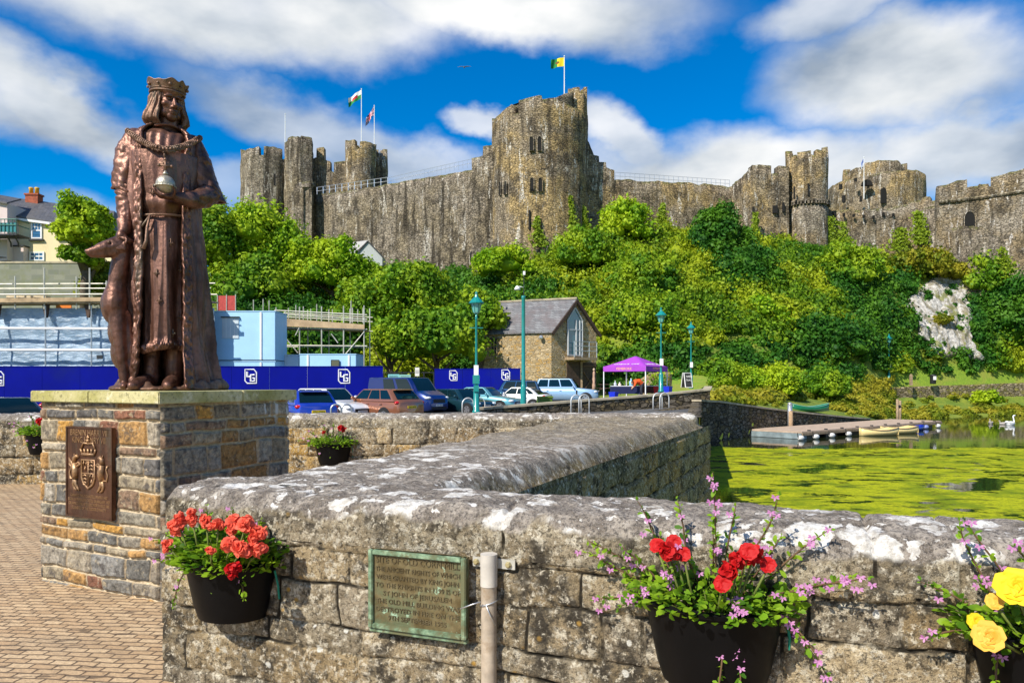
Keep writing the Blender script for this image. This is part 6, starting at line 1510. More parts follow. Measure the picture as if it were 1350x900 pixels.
    # pale blue cabins, stacked
    def cabin(label, px0, px1, ptop, pbot, d, dep, m, seams, shut=None):
        a, b_ = atg(px0, d, 0), atg(px1, d, 0); z0, z1 = zpx(pbot, d), zpx(ptop, d); r = thing('site_cabin', label, 'cabin', (a.x, d, z0)); w = b_.x-a.x; h = z1-z0
        mb = MB(); mb.box(0, w, 0, dep, 0.0, h); mb.build('shell', m, r, bevel=.03)
        mb = MB(); mb.box(-.02, w+.02, -.03, dep+.02, h+.004, h+.07); mb.build('roof_edge', m, r)
        mb = MB(); mb.box(-.015, w+.015, -.02, dep, -.06, -.004); mb.build('base_rail', M_DARKMETAL, r)
        for s_ in seams:
            x = atg(s_, d, 0).x-a.x; mb = MB(); mb.box(x-.06, x+.06, -.07, -.002, .02, h-.02); mb.build('post_cover', M_WHITE, r)
        if shut:
            sx0, sx1, sy0, sy1 = shut; x0_, x1_ = atg(sx0, d, 0).x-a.x, atg(sx1, d, 0).x-a.x; zz0, zz1 = zpx(sy1, d)-z0, zpx(sy0, d)-z0
            mb = MB(); mb.box(x0_, x1_, -.05, -.003, zz0, zz1); sh = mb.build('shutter', M_CABIN_GREY, r, bevel=.01)
            mb = MB()
            for k in range(1, 4): xx = x0_+(x1_-x0_)*k/4; mb.box(xx-.012, xx+.012, -.062, -.051, zz0+.05, zz1-.05)
            mb.build('ribs', M_WHITE, sh); mb = MB(); mb.box(x0_-.06, x1_+.06, -.12, -.003, zz1+.02, zz1+.09); mb.build('hood', M_DARKMETAL, sh)
        return r
    cabin('upper pale blue site cabin with a closed shutter, stacked behind the hoarding', 270, 363, 411, 474.5, 50, 2.6, M_CABIN, (344,), (293, 315, 419, 446))
    cabin('lower pale blue cabin just visible under the shuttered one', 270, 363, 477, 540, 50, 2.6, M_CABIN, (344,))
    cabin('grey end cabin between the blue cabins, behind the hoarding', 364.5, 394, 468.5, 540, 52, 2.4, M_CABIN_GREY, ())
    cabin('low pale blue cabin with a small dark vent under the scaffold platform', 395, 469.5, 467.5, 540, 51.2, 2.6, M_CABIN, (406, 460), None)
    v = thing('cabin_window', 'small dark square window set in the low cabin under the scaffold', 'window', tuple(at(442, 480, 51.12))); mb = MB(); mb.obox((0, 0, 0), (.27, 0, 0), (0, .03, 0), (0, 0, .3)); mb.build('pane', M_GLASS, v); mb = MB(); mb.tube([(-.28, -.03, -.3), (.28, -.03, -.3), (.28, -.03, .3), (-.28, -.03, .3)], .03, 5, closed=True); mb.build('frame', M_DARKMETAL, v)
    rb = thing('red_barrier', 'red mesh barrier panel standing on the bank above the upper cabin', 'barrier', tuple(at(299, 411, 56))); mb = MB(); mb.box(-.7, .7, -.03, .03, .1, 1.25); mb.build('panel', plain('red_barrier_paint', (.42, .05, .04), .6, var=.3, scale=8), rb)
    for q in (-.7, 0, .7): mb = MB(); mb.tube([(q, -.05, -.2), (q, -.05, 1.35)], .04, 6); mb.build('post', M_TUBE, rb)
    # grey roofed shed under the curtain wall
    d = 93; sh = thing('shed', 'small grey gabled shed under the long curtain wall', 'shed', tuple(at(478, 350, d))); o = at(478, 350, d); E = lambda px, py, dy=0: at(px, py, d)+Vector((0, dy, 0))-o
    mb = MB(); mb.prism([E(470, 350), E(504, 350), E(504, 338), E(485, 319), E(470, 334)], (0, 2.5, 0)); mb.build('wall', plain('pale_shed_wall', (.42, .44, .42), .8), sh)
    for a, b_ in (((483, 318), (455, 319)), ):
        mb = MB(); mb.prism([E(485, 317.5, -.1), E(466, 335, -.1), E(440, 333, 1.5), E(459, 317.5, 1.5)], (0, .05, .08)); mb.build('roof', plain('shed_roof', (.36, .35, .33), .8), sh)
    mb = MB(); mb.beam(E(485, 318, -.1), E(506, 340, -.1), .14, .14); mb.beam(E(485, 318, -.1), E(469, 336, -.1), .14, .14); mb.build('barge_board', M_DARKMETAL, sh)
build_site()
def build_house():
    M_CREAM = plain('cream_render', (.76, .64, .38), .9, var=.08, scale=.6, dirt=(.62, .50, .30)); M_PINK = plain('pink_render', (.66, .54, .50), .9, var=.08, scale=.6); M_BRICK = plain('red_brick', (.34, .09, .045), .9, var=.3, scale=6); M_POT = plain('yellow_pot', (.72, .42, .03), .7, var=.2)
    M_GREENIRON = plain('green_ironwork', (.02, .12, .09), .5, .2); M_BLUEGLASS = m_glass('blue_window_glass', (.04, .13, .24))
    d = 66.0; h = thing('cream_house', 'cream rendered house with dark slate roof and blue sash windows at the left edge', 'house', tuple(atg(40, d, 6))); o = atg(40, d, 6)
    ang = .10
    def E(px, py, dy=0.0):
        q = at(px, py, d); return q+Vector((0, dy, 0))-o
    mb = MB(); a, b = E(10, 287), E(84, 297); mb.add([E(8, 360), E(150, 360), E(150, 303), E(8, 285.5), E(8, 360, 7), E(150, 360, 7), E(150, 303, 7), E(8, 285.5, 7)], [(0, 1, 2, 3), (5, 4, 7, 6), (3, 2, 6, 7), (1, 5, 6, 2), (4, 0, 3, 7)]); mb.build('wall', M_CREAM, h)
    mb = MB(); mb.add([E(-60, 273, -.35), E(150, 304.5, -.35), E(122, 266, 3.6), E(-60, 241.5, 3.6), E(-60, 275, -.35), E(150, 306.5, -.35), E(122, 267.5, 3.6), E(-60, 243.5, 3.6), E(150, 300, 7.2), E(-60, 270, 7.2)], [(0, 1, 2, 3), (4, 7, 6, 5), (0, 4, 5, 1), (3, 2, 8, 9), (1, 8, 2)]); mb.build('roof', M_SLATE_DARK, h)
    mb = MB(); mb.beam(E(8, 287.5, -.3), E(150, 306, -.3), .16, .2); mb.build('eaves_board', M_WHITE, h)
    c = E(13.5, 252, 3.3); mb = MB(); mb.box(c.x-.6, c.x+.6, c.y-.4, c.y+.4, c.z-1.6, c.z+.4); mb.box(c.x-.68, c.x+.68, c.y-.48, c.y+.48, c.z+.404, c.z+.56); ch = mb.build('chimney', M_BRICK, h)
    for q in (-.28, .28): mb = MB(); mb.lathe([(.2, .565), (.17, 1.05), (.22, 1.1), (.2, 1.2)], (c.x+q, c.y, c.z), 12); mb.build('chimney_pot', M_POT, ch, True)
    def win(px0, py0, px1, py1, rows, cols, sill=True):
        A = E(px0, py0, -.05); B_ = E(px1, py1, -.05); x0, x1, z1, z0 = A.x, B_.x, A.z, B_.z; y = -.06
        mb = MB(); mb.box(x0, x1, y, y+.12, z0, z1); f = mb.build('window', M_BLUEGLASS, h); mb = MB(); w = .07
        for x in (x0, x1): mb.box(x-w, x+w, y-.05, y+.05, z0-w, z1+w)
        for zz in (z0, (z0+z1)/2, z1): mb.box(x0+w+.002, x1-w-.002, y-.046, y+.04, zz-w*.8, zz+w*.8)
        for k in range(1, cols): xx = x0+(x1-x0)*k/cols; mb.box(xx-.025, xx+.025, y-.035, y, (z0+z1)/2+w+.002 if rows else z0+w, z1-w-.002)
        if rows: zz = (z0+z1)/2+(z1-z0)*.25; mb.box(x0+w+.004, x1-w-.004, y-.03, y, zz-.022, zz+.022)
        mb.build('sash', M_WHITE, f)
        if sill: mb = MB(); mb.box(x0-.2, x1+.25, y-.16, y+.06, z0-.26, z0-.12); mb.build('sill', M_DARKMETAL, f)
    win(42.5, 294, 55, 314, 1, 3); win(79, 303, 90, 313, 0, 1); win(40.5, 333, 58, 343, 0, 3, False)
    mb = MB(); A = E(22, 327, -.7); B_ = E(38, 345, -.7); mb.box(A.x-.4, B_.x, -.72, -.02, B_.z-.8, A.z); mb.build('porch', M_PINK, h); mb = MB(); mb.box(A.x-.5, B_.x+.1, -.8, 0, A.z+.004, A.z+.12); mb.build('porch_roof', M_DARKMETAL, h)
    # pink neighbour with balcony and spiral stair
    n = thing('pink_house', 'pale pink house with dark roof, cut off by the left edge', 'house', tuple(atg(-30, d-1.5, 6))); o2 = atg(-30, d-1.5, 6); G = lambda px, py, dy=0: at(px, py, d-1.5)+Vector((0, dy, 0))-o2
    mb = MB(); mb.add([G(-90, 360), G(9.5, 360), G(9.5, 268), G(-90, 250), G(-90, 360, 7), G(9.5, 360, 7), G(9.5, 268, 7), G(-90, 250, 7)], [(0, 1, 2, 3), (5, 4, 7, 6), (3, 2, 6, 7), (1, 5, 6, 2)]); mb.build('wall', M_PINK, n)
    mb = MB(); mb.add([G(-90, 249, -.3), G(12, 268, -.3), G(4, 253, 2.4), G(-90, 236, 2.4), G(-90, 251, -.3), G(12, 270, -.3), G(4, 255, 2.4), G(-90, 238, 2.4)], [(0, 1, 2, 3), (7, 6, 5, 4), (0, 4, 5, 1), (1, 5, 6, 2), (2, 6, 7, 3)]); mb.build('roof', M_SLATE_DARK, n)
    bl = thing('iron_balcony', 'dark green iron balcony with curving stair on the pink house', 'balcony', tuple(at(0, 308, d-3))); o3 = at(0, 308, d-3); K = lambda px, py, dy=0: at(px, py, d-3)+Vector((0, dy, 0))-o3
    mb = MB(); a, b = K(-40, 307), K(25, 309); mb.box(a.x, b.x, -.3, 1.4, b.z-.12, b.z); mb.build('deck', M_DARKMETAL, bl)
    mb = MB(); mb.box(a.x, b.x, -.31, -.28, b.z+.15, b.z+.95); mb.build('glazed_side', m_glass('green_glazing', (.02, .20, .18), .3), bl)
    for k in range(14): x = a.x+(b.x-a.x)*k/13; mb = MB(); mb.tube([(x, -.36, b.z), (x, -.36, b.z+1.25)], .03, 5); mb.build('baluster', M_GREENIRON, bl)
    for zz in (.75, 1.25): mb = MB(); mb.tube([(a.x, -.36, b.z+zz), (b.x, -.36, b.z+zz), (b.x, 1.3, b.z+zz)], .045, 6); mb.build('handrail', M_GREENIRON, bl)
    for px in (9, 19): mb = MB(); mb.tube([K(px, 310), K(px-3, 318, .8), K(px-9, 321, 1.4)], .07, 6); mb.build('bracket', M_DARKMETAL, bl)
    for k in range(9): 
        aa = k*.5; mb = MB(); c = K(-4, 345-k*4.0); mb.prism([c, c+Vector((math.cos(aa)*1.3, -math.sin(aa)*.9, 0)), c+Vector((math.cos(aa+.45)*1.3, -math.sin(aa+.45)*.9, 0))], (0, 0, .06)); mb.build('step', M_DARKMETAL, bl)
build_house()

# ------------------------------------------------------------------ stone mill
def build_mill():
    d = 62.0; root = thing('stone_mill', 'buff rubble stone mill with slate roof and a tall glazed gable with balcony', 'building', tuple(at(727, 512, d-.6))); o = at(727, 512, d-.6)
    def E(px, py, dd): return at(px, py, dd)-o
    z0 = zpx(516, 62)-o.z-.3; corner = atg(727, 61.4, 0)-o; left = atg(630, 64.2, 0)-o; right = atg(786, 64.6, 0)-o
    eL = zpx(437, 61.4)-o.z; ridge = zpx(397, 63.2)-o.z; eR = zpx(434, 64.6)-o.z; 
    corner.z = left.z = right.z = 0; mid = (corner+right)/2; lv = left-corner; back = right+lv
    def Z(v, z): return Vector((v.x, v.y, z))
    mb = MB()
    mb.add([Z(left, z0), Z(corner, z0), Z(corner, eL), Z(left, eL), Z(corner, z0), Z(right, z0), Z(right, eL), Z(mid, ridge), Z(corner, eL), Z(right, z0), Z(back, z0), Z(back, eL), Z(right, eL), Z(back, z0), Z(left, z0), Z(left, eL), Z(mid+lv, ridge), Z(back, eL)],
           [(0, 1, 2, 3), (4, 5, 6, 7, 8), (9, 10, 11, 12), (13, 14, 15, 16, 17)])
    mb.build('wall', M_MILL, root, fix=False)
    u = (right-corner).normalized(); n = Vector((u.y, -u.x, 0)); lu = lv.normalized(); ov = -lu*.25
    sl = (Z(mid, ridge)-Z(corner, eL)).normalized(); sr = (Z(mid, ridge)-Z(right, eL)).normalized()
    mb = MB(); up = Vector((0, 0, .1))
    mb.prism([Z(corner, eL)-sl*.3+ov+up, Z(mid, ridge)+ov+up, Z(mid+lv, ridge)-ov+up, Z(left, eL)-sl*.3-ov+up], (0, 0, .12)); mb.build('roof', M_SLATE, root)
    mb = MB(); mb.prism([Z(right, eL)-sr*.3+ov+up, Z(mid, ridge)+ov+up, Z(mid+lv, ridge)-ov+up, Z(back, eL)-sr*.3-ov+up], (0, 0, .12)); mb.build('roof', M_SLATE, root)
    mb = MB(); mb.beam(Z(mid, ridge+.24)+ov, Z(mid+lv, ridge+.24)-ov, .25, .14); mb.build('ridge_tiles', M_CAPSTONE, root)
    mb = MB(); mb.beam(Z(corner, eL)-sl*.3+ov*1.1, Z(mid, ridge)+ov*1.1, .12, .25); mb.beam(Z(right, eL)-sr*.3+ov*1.1, Z(mid, ridge)+ov*1.1, .12, .25); mb.build('barge_board', M_WOOD_DARK, root)
    # glazed gable opening
    W = (right-corner).length
    def Gp(f, z, out=.06): return Z(corner+u*(W*f), z)+n*out
    zt = zpx(405, 62.5)-o.z; zs = zpx(421, 62.3)-o.z; zb = zpx(468, 62.3)-o.z; f0, f1 = .34, .66; zmid = zpx(434, 62.3)-o.z
    mb = MB(); mb.prism([Gp(f0, zb), Gp(f1, zb), Gp(f1, zs), Gp(.5, zt), Gp(f0, zs)], -n*.3); gl = mb.build('gable_window', m_glass('mill_glass', (.05, .20, .24)), root)
    mb = MB(); M_FR = plain('grey_frame', (.42, .44, .44), .6)
    for a, b in (((f0, zb), (f0, zs)), ((f1, zb), (f1, zs)), ((f0, zs), (.5, zt)), ((f1, zs), (.5, zt)), ((f0, zmid), (f1, zmid)), ((.52, zb), (.52, zs)), ((f0, zb), (f1, zb)), ((.60, zb), (.60, zs))): mb.beam(Gp(*a, .09), Gp(*b, .09), .12, .12)
    mb.build('frame', M_FR, gl)
    # balcony
    mb = MB(); c = (Gp(f0-.02, zb-.35, .9)+Gp(f1+.02, zb-.35, .9))/2; mb.obox((Gp(.30, zb-.3, .6)+Gp(.80, zb-.3, .6))/2, u*(W*.26), n*.6, Vector((0, 0, .12))); bl = mb.build('balcony', M_WOOD, root)
    for f in (.30, .47, .63, .80): mb = MB(); mb.tube([Gp(f, zb-.2, 1.15), Gp(f, zb+1.15, 1.15)], .05, 6); mb.build('post', M_STEEL, bl)
    for zz in (.35, .75, 1.15): mb = MB(); mb.tube([Gp(.30, zb+zz, 1.15), Gp(.80, zb+zz, 1.15)], .035, 6); mb.build('rail', M_STEEL, bl)
    # dark boarded doors below
    mb = MB(); mb.prism([Gp(.33, z0, .05), Gp(.62, z0, .05), Gp(.62, zb-.55, .05), Gp(.33, zb-.55, .05)], -n*.3); dr = mb.build('door', M_WOOD_DARK, root)
    mb = MB(); mb.prism([Gp(.665, z0, .07), Gp(.99, z0, .07), Gp(.99, zb-.6, .07), Gp(.665, zb-.6, .07)], -n*.3); d2 = mb.build('door', M_WOOD_DARK, root)
    mb = MB()
    for a, b in (((.68, z0+.3), (.97, zb-1.4)), ((.68, zb-1.4), (.97, z0+.3)), ((.68, zb-.9), (.97, zb-.9))): mb.beam(Gp(a[0], a[1], .10), Gp(b[0], b[1], .10), .14, .08)
    mb.build('cross_brace', plain('worn_brown_timber', (.15, .085, .055), .8), d2)
    mb = MB(); mb.beam(Gp(.64, z0, .12), Gp(.64, zb-.4, .12), .16, .16); mb.build('timber_post', M_WOOD, root)
    # side window in the long wall
    nl = Vector((lu.y, -lu.x, 0)); nl = nl if nl.y < 0 else -nl
    def Lp(px, py, out=.05):
        k = (px-CX)/F; A = corner+o; t = (k*A.y-A.x)/(lu.x-k*lu.y); q = A+lu*t; return Vector((q.x, q.y, EYE-(py-HY)/F*q.y))-o+nl*out
    mb = MB(); mb.prism([Lp(648, 466), Lp(655.5, 466), Lp(655.5, 448.5), Lp(648, 448.5)], -nl*.3); w = mb.build('window', M_GLASS, root)
    mb = MB()
    for a, b in (((648, 466), (648, 448.5)), ((655.5, 466), (655.5, 448.5)), ((648, 466), (655.5, 466)), ((651.7, 466), (651.7, 448.5)), ((648, 457), (655.5, 457))): mb.beam(Lp(*a, .07), Lp(*b, .07), .07, .07)
    mb.build('frame', M_WOOD, w); mb = MB(); mb.beam(Lp(643, 447.5, .04), Lp(658, 447, .04), .16, .2); mb.build('lintel', M_WOOD_DARK, w)
    mb = MB(); mb.ball(Lp(715, 445, .3), .2, 10); mb.beam(Lp(715, 447, .1), Lp(715, 446, .3), .06, .06); mb.build('wall_lamp', M_STEEL, root)
build_mill()

# ------------------------------------------------------------------ lamps and posts
def make_lantern_lamp():
    r = thing('lamp_post', 'teal lantern lamp post', 'lamp post', (0, 0, 0), 0, 'teal lantern lamp posts by the car park and promenade')
    mb = MB(); mb.lathe([(.20, 0), (.20, .12), (.15, .16), (.14, 1.15), (.11, 1.22), (.075, 1.3), (.065, 1.5), (.055, 4.3), (.075, 4.34), (.05, 4.4), (.05, 4.55)], n=14); mb.build('column', M_TEAL, r, True)
    mb = MB(); mb.beam((-.32, 0, 3.9), (.32, 0, 3.9), .035, .035); mb.build('ladder_bar', M_TEAL, r)
    mb = MB(); mb.lathe([(.10, 4.55), (.14, 4.60), (.24, 5.0)], n=6, caps=True); gl = mb.build('lantern', m_glass('lantern_glass', (.20, .52, .44), .2), r)
    mb = MB()
    for k in range(6): a = k*math.pi/3; mb.beam((.14*math.cos(a), .14*math.sin(a), 4.6), (.25*math.cos(a), .25*math.sin(a), 5.0), .025, .025)
    mb.lathe([(.36, 5.0), (.37, 5.04), (.22, 5.2), (.10, 5.3), (.06, 5.42), (.075, 5.47), (.02, 5.56)], n=12); mb.build('hood', M_TEAL, gl)
    mb = MB(); mb.box(-.11, .11, -.19, -.06, 1.75, 2.2); mb.build('notice', M_WHITE, r)
    return r
LAMP = make_lantern_lamp()
def build_lamps():
    spots = [(628, 34.5, 1.0, 'teal lantern lamp post with a junction box, between the cars and the hoarding', 545), (871.5, 47, 1.0, 'teal lantern lamp post directly in front of the purple tent', 517), (911, 60, 1.0, 'teal lantern lamp post beside the blackboard sign, right of the tent', 512), (1172, hit(1172, 507), 1.0, 'slim lamp post with white notice on the far promenade', 506)]
    for i, (px, d, sc, lb, py) in enumerate(spots):
        o = LAMP if i == 0 else dup(LAMP); z = EYE-(py-HY)/F*d; top = {628: 384, 871.5: 405, 911: 424, 1172: 440}[px]; H = EYE-(top-HY)/F*d-z
        o.location = (atg(px, d, 0).x, d, z); o.scale = (1, 1, H/5.56); o['label'] = lb
    mb = MB(); mb.box(-.16, .16, -.24, -.08, 1.35, 1.75); mb.box(-.12, .12, -.2, .0, 1.0, 1.3); mb.build('junction_box', M_TEAL, LAMP)
    d = 38; z = zpx(534, d); p = thing('tall_post', 'plain tall teal post with a swollen base and no lantern', 'post', (atg(690, d, 0).x, d, z)); H = zpx(390, d)-z
    mb = MB(); mb.lathe([(.17, 0), (.16, .05), (.155, .95), (.13, 1.05), (.105, 1.1), (.095, H-.15), (.11, H-.1), (.11, H)], n=16); mb.build('column', M_TEAL, p, True)
    mb = MB(); mb.tube([(.02, 0, H), (.03, 0, H+1.15)], .022, 6); mb.build('aerial', M_DARKMETAL, p); mb = MB(); mb.box(-.02, .1, -.05, .05, H+1.1, H+1.3); mb.build('sensor', M_WHITE, p)
    mb = MB(); mb.tube([(0, 0, H+.45), (-.22, 0, H+.5)], .02, 6); mb.lathe([(.16, .32), (.15, .40), (.08, .5), (.03, .54)], (-.32, 0, H), 14); mb.build('camera_dome', M_WHITE, p, True)
    # bike hoops: pairs of bent steel tubes
    def hoop(label, px, d, base, w, h, m, rz=0.0):
        r = thing('bike_hoop', label, 'bike hoop', (atg(px, d, 0).x, d, base), rz, 'steel bike hoops beside the car park'); mb = MB(); pts = [(-w/2, 0, -.05), (-w/2, 0, h-w/2)]+[(-w/2*math.cos(a), 0, h-w/2+w/2*math.sin(a)) for a in np.linspace(0, math.pi, 13)[1:-1]]+[(w/2, 0, h-w/2), (w/2, 0, -.05)]
        mb.tube(pts, .032, 8); mb.build('tube', m, r, True); mb = MB()
        for s in (-1, 1): mb.lathe([(.08, 0), (.08, .015)], (s*w/2, 0, 0), 12)
        mb.build('flange', m, r); return r
    M_HW = plain('white_steel', (.66, .67, .66), .35, .3, var=.1)
    for px, d, pt, pb, lb, m in ((617, 35.3, 524.5, 546, 'white bike hoop left of the lantern post base', M_HW), (632, 36.0, 524, 546, 'white bike hoop right of the lantern post base', M_HW),
            (759.5, 36.5, 520.5, 545, 'left white bike hoop before the low wall by the pale SUV', M_HW), (770, 36.2, 520, 545, 'right white bike hoop before the low wall by the pale SUV', M_HW),
            (867, 38.8, 518, 543, 'white bike hoop by the wall pier, left of the pair under the tent lantern', M_HW), (876, 38.5, 517.5, 543, 'white bike hoop by the wall pier, right of the pair under the tent lantern', M_HW),
            (443, 25.0, 533, 562, 'dark bike hoop in front of the white car, left of two', M_STEEL), (457, 25.4, 533, 562, 'dark bike hoop in front of the white car, right of two', M_STEEL)):
        hoop(lb, px, d, zpx(pb, d), .62 if d > 30 else .36, zpx(pt, d)-zpx(pb, d), m, .5)
    b = thing('green_bin', 'squat olive green grit bin by the low wall and the teal post', 'bin', (atg(718, 38.5, 0).x, 38.5, zpx(537, 38.5)), .3)
    mb = MB(); mb.prism([(-.36, -.28, 0), (.36, -.28, 0), (.36, .28, 0), (-.36, .28, 0)], (0, 0, .5)); mb.build('tub', plain('olive_plastic', (.10, .18, .02), .5), b, bevel=.03); mb = MB(); mb.prism([(-.40, -.32, .503), (.40, -.32, .503), (.40, .32, .503), (-.40, .32, .503)], (0, 0, .1)); mb.build('lid', plain('olive_lid', (.16, .25, .03), .5), b, bevel=.03)
build_lamps()

# ------------------------------------------------------------------ purple tent and what stands round it
def build_tent():
    M_PUR = plain('purple_fabric', (.34, .05, .47), .7, var=.1, scale=2); M_PUR2 = M_PUR
    d = 50.0; z0 = zpx(523, 48); c = atg(838, d, z0); root = thing('market_tent', 'purple pop-up market tent with peaked canopy and white legs', 'tent', tuple(c), R(-38)); w = 1.62; H = 2.05; pk = zpx(469, d)-z0
    # canopy with a dipping pyramid
    nu = 26; g = np.linspace(-1, 1, nu); X, Y = np.meshgrid(g, g, indexing='ij'); m = np.maximum(np.abs(X), np.abs(Y)); zz = H+(pk-H)*(1-m)**1.12+.03*np.sin(np.arctan2(Y, X)*8)*m*(1-m)
    V = np.stack([X.ravel()*w, Y.ravel()*w, zz.ravel()], 1); mesh_quads('canopy', V, grid_faces(nu, nu), M_PUR, root, True)
    val = MB(); 
    corners = [(-w, -w), (w, -w), (w, w), (-w, w)]
    for i in range(4):
        a, b = Vector((*corners[i], 0)), Vector((*corners[(i+1) % 4], 0)); u = (b-a).normalized(); n = Vector((u.y, -u.x, 0)); mb = MB(); mb.prism([a+Vector((0, 0, H-.34))+n*.012, b+Vector((0, 0, H-.34))+n*.012, b+Vector((0, 0, H+.01))+n*.012, a+Vector((0, 0, H+.01))+n*.012], -n*.01); v = mb.build('valance', M_PUR2, root)
        t = MB(); cc = (a+b)/2+n*.024
        text_add(t, 'PEMBROKE', .24, cc+Vector((0, 0, H-.17)), u, (0, 0, 1), .002); t.build('lettering', plain('orange_print', (.85, .42, .25), .7), v, fix=False)
        t = MB(); sl = Vector((-n.x*w, -n.y*w, pk-H)).normalized(); text_add(t, 'HARBOUR  CAFE', .22, (a+b)/2*.80+Vector((0, 0, H+(pk-H)*(.2)**1.12+.03)), u, sl, .003, width=1.9); t.build('lettering', M_WHITE, v, fix=False)
    for (x, y) in corners: mb = MB(); mb.box(x*.985-.03, x*.985+.03, y*.985-.03, y*.985+.03, -.1, H); mb.build('leg', M_WHITE, root)
    def put(px, py, d2): return at(px, py, d2)
    M_BLUEP = plain('blue_plastic', (.01, .03, .55), .4); M_REDP = plain('red_plastic', (.6, .015, .015), .4)
    def table(label, px, d2, w_, dep, cloth):
        zz = z0+.0; t = thing('stall_table', label, 'table', (atg(px, d2, 0).x, d2, zz)); mb = MB(); mb.box(-w_, w_, -dep, dep, .70, .74); mb.build('tabletop', M_WHITE, t)
        if cloth: mb = MB(); mb.box(-w_-.01, w_+.01, -dep-.02, dep+.02, .2, .698); mb.build('cloth', cloth, t)
        for x in (-w_+.05, w_-.05):
            for y in (-dep+.05, dep-.05): mb = MB(); mb.box(x-.02, x+.02, y-.02, y+.02, 0, .699); mb.build('leg', M_STEEL, t)
    table('trestle table with navy cloth under the purple tent', 824, 48.4, .95, .3, plain('navy_cloth', (.012, .018, .07), .9)); table('low brown counter at the back right of the purple tent', 855, 50.6, .65, .35, plain('brown_counter', (.09, .035, .02), .8))
    def crate(label, px, pt, d2, w_, h, m):
        t = thing('plastic_crate', label, 'crate', (atg(px, d2, 0).x, d2, zpx(pt, d2)-h), .2); mb = MB(); mb.lathe([(w_*.86, 0), (w_, h)], n=4, sx=1, sy=.7); mb.build('tub', m, t); mb = MB(); mb.lathe([(w_*1.05, h+.003), (w_*1.05, h+.05)], n=4, sx=1, sy=.7); mb.build('rim', m, t)
    crate('bright blue crate hanging at the left front of the stall table', 809, 517.5, 47.6, .34, .32, M_BLUEP); crate('red cool box on the right of the tent', 868, 510, 49.5, .36, .42, M_REDP); crate('blue tub by the right tent leg', 880, 510, 48.4, .36, .42, M_BLUEP)
    def bottle(label, px, pt, d2, h, r_, m):
        t = thing('bottle', label, 'bottle', (atg(px, d2, 0).x, d2, z0+.74)); mb = MB(); mb.lathe([(r_, 0), (r_, h*.62), (r_*.35, h*.78), (r_*.35, h)], n=12); mb.build('flask', m, t, True); mb = MB(); mb.lathe([(r_*.42, h+.002), (r_*.42, h+.04)], n=10); mb.build('cap', M_WHITE, t)
    bottle('pale blue water container standing on the stall table', 832, 510, 48.4, .46, .12, plain('blue_pet', (.25, .55, .75), .2)); bottle('clear bottle at the left end of the stall table', 811, 512, 48.4, .3, .09, plain('clear_pet', (.5, .55, .6), .2)); bottle('small cream jar on the stall table', 817, 515, 48.4, .2, .1, plain('cream_jar', (.7, .6, .5), .5))
    # stooping person in an orange-red top
    M_SKIN = plain('skin', (.52, .30, .20), .6, var=.05); M_TOP = plain('orange_top', (.72, .09, .012), .8, var=.12); M_TRO = plain('dark_trousers', (.03, .032, .045), .9)
    pr = thing('person', 'person in an orange-red top bending over beside the tent pole', 'person', (atg(842, 48.0, 0).x, 48.0, z0-.0)); mb = MB()
    hip = (.22, .15, .86); sh = (-.22, -.02, 1.0); mb.ball(hip, (.17, .17, .16), 14); capsule(mb, [hip, (.02, .06, 1.03), sh], [.16, .165, .15], 14)
    for s in (-1, 1):
        capsule(mb, [(.22, .15+s*.09, .80), (.16, .10+s*.10, .45), (.24, .14+s*.1, .09)], [.09, .065, .045], 10); mb.ball((.18, .12+s*.1, .045), (.13, .05, .045), 10)
        capsule(mb, [(-.22, -.02+s*.17, .98), (-.32, -.08+s*.18, .74), (-.46, -.1+s*.12, .58)], [.058, .048, .036], 10)
        for k in range(4): capsule(mb, [(-.47, -.1+s*.12-.02+.014*k, .56), (-.50, -.1+s*.12-.02+.014*k, .50), (-.49, -.1+s*.12-.02+.014*k, .47)], [.010, .009, .007], 6)
    capsule(mb, [(-.26, -.03, 1.0), (-.36, -.05, .97)], [.06, .055], 10); mb.ball((-.43, -.06, .95), (.10, .085, .12), 14); mb.ball((-.52, -.07, .93), (.02, .016, .02), 8)
    me = remesh(mb, .017, 3); b_ = link('body', me, M_SKIN, pr, True)
    mb = MB(); capsule(mb, [hip, (.02, .06, 1.03), sh], [.175, .185, .175], 14)
    for s in (-1, 1): capsule(mb, [(-.2, -.02+s*.16, .99), (-.32, -.08+s*.18, .74)], [.085, .065], 10)
    link('top', remesh(mb, .018, 2), M_TOP, b_, True); mb = MB(); mb.ball((.24, .15, .84), (.185, .19, .17), 14)
    for s in (-1, 1): capsule(mb, [(.22, .15+s*.09, .80), (.16, .10+s*.10, .45), (.23, .135+s*.1, .14)], [.11, .085, .065], 10)
    link('trousers', remesh(mb, .018, 2), M_TRO, b_, True); mb = MB(); mb.ball((-.41, -.06, .99), (.115, .10, .11), 14); mb.build('hair', plain('brown_hair', (.06, .03, .015), .8), b_, True)
    # A-board
    ab = thing('blackboard_sign', 'white framed blackboard sign standing on the grass beside the right lantern', 'sign', tuple(at(905.5, 512, 58)), .35); fr = M_WHITE
    for s, nm in ((-1, 'front_board'), (1, 'back_board')):
        mb = MB(); mb.prism([(-.32, s*.28, .1), (.32, s*.28, .1), (.32, s*.05, 1.25), (-.32, s*.05, 1.25)], (0, .03*s, 0)); b2 = mb.build(nm, plain('blackboard', (.03, .032, .034), .8, var=.4, scale=10), ab); mb = MB()
        q = [Vector((x, y-.015 if s < 0 else y+.04, z)) for x, y, z in ((-.32, s*.28, .1), (.32, s*.28, .1), (.32, s*.05, 1.25), (-.32, s*.05, 1.25))]
        for i in range(4): mb.beam(q[i], q[(i+1) % 4], .06, .05)
        mb.build('frame', fr, b2)
    t = MB(); 
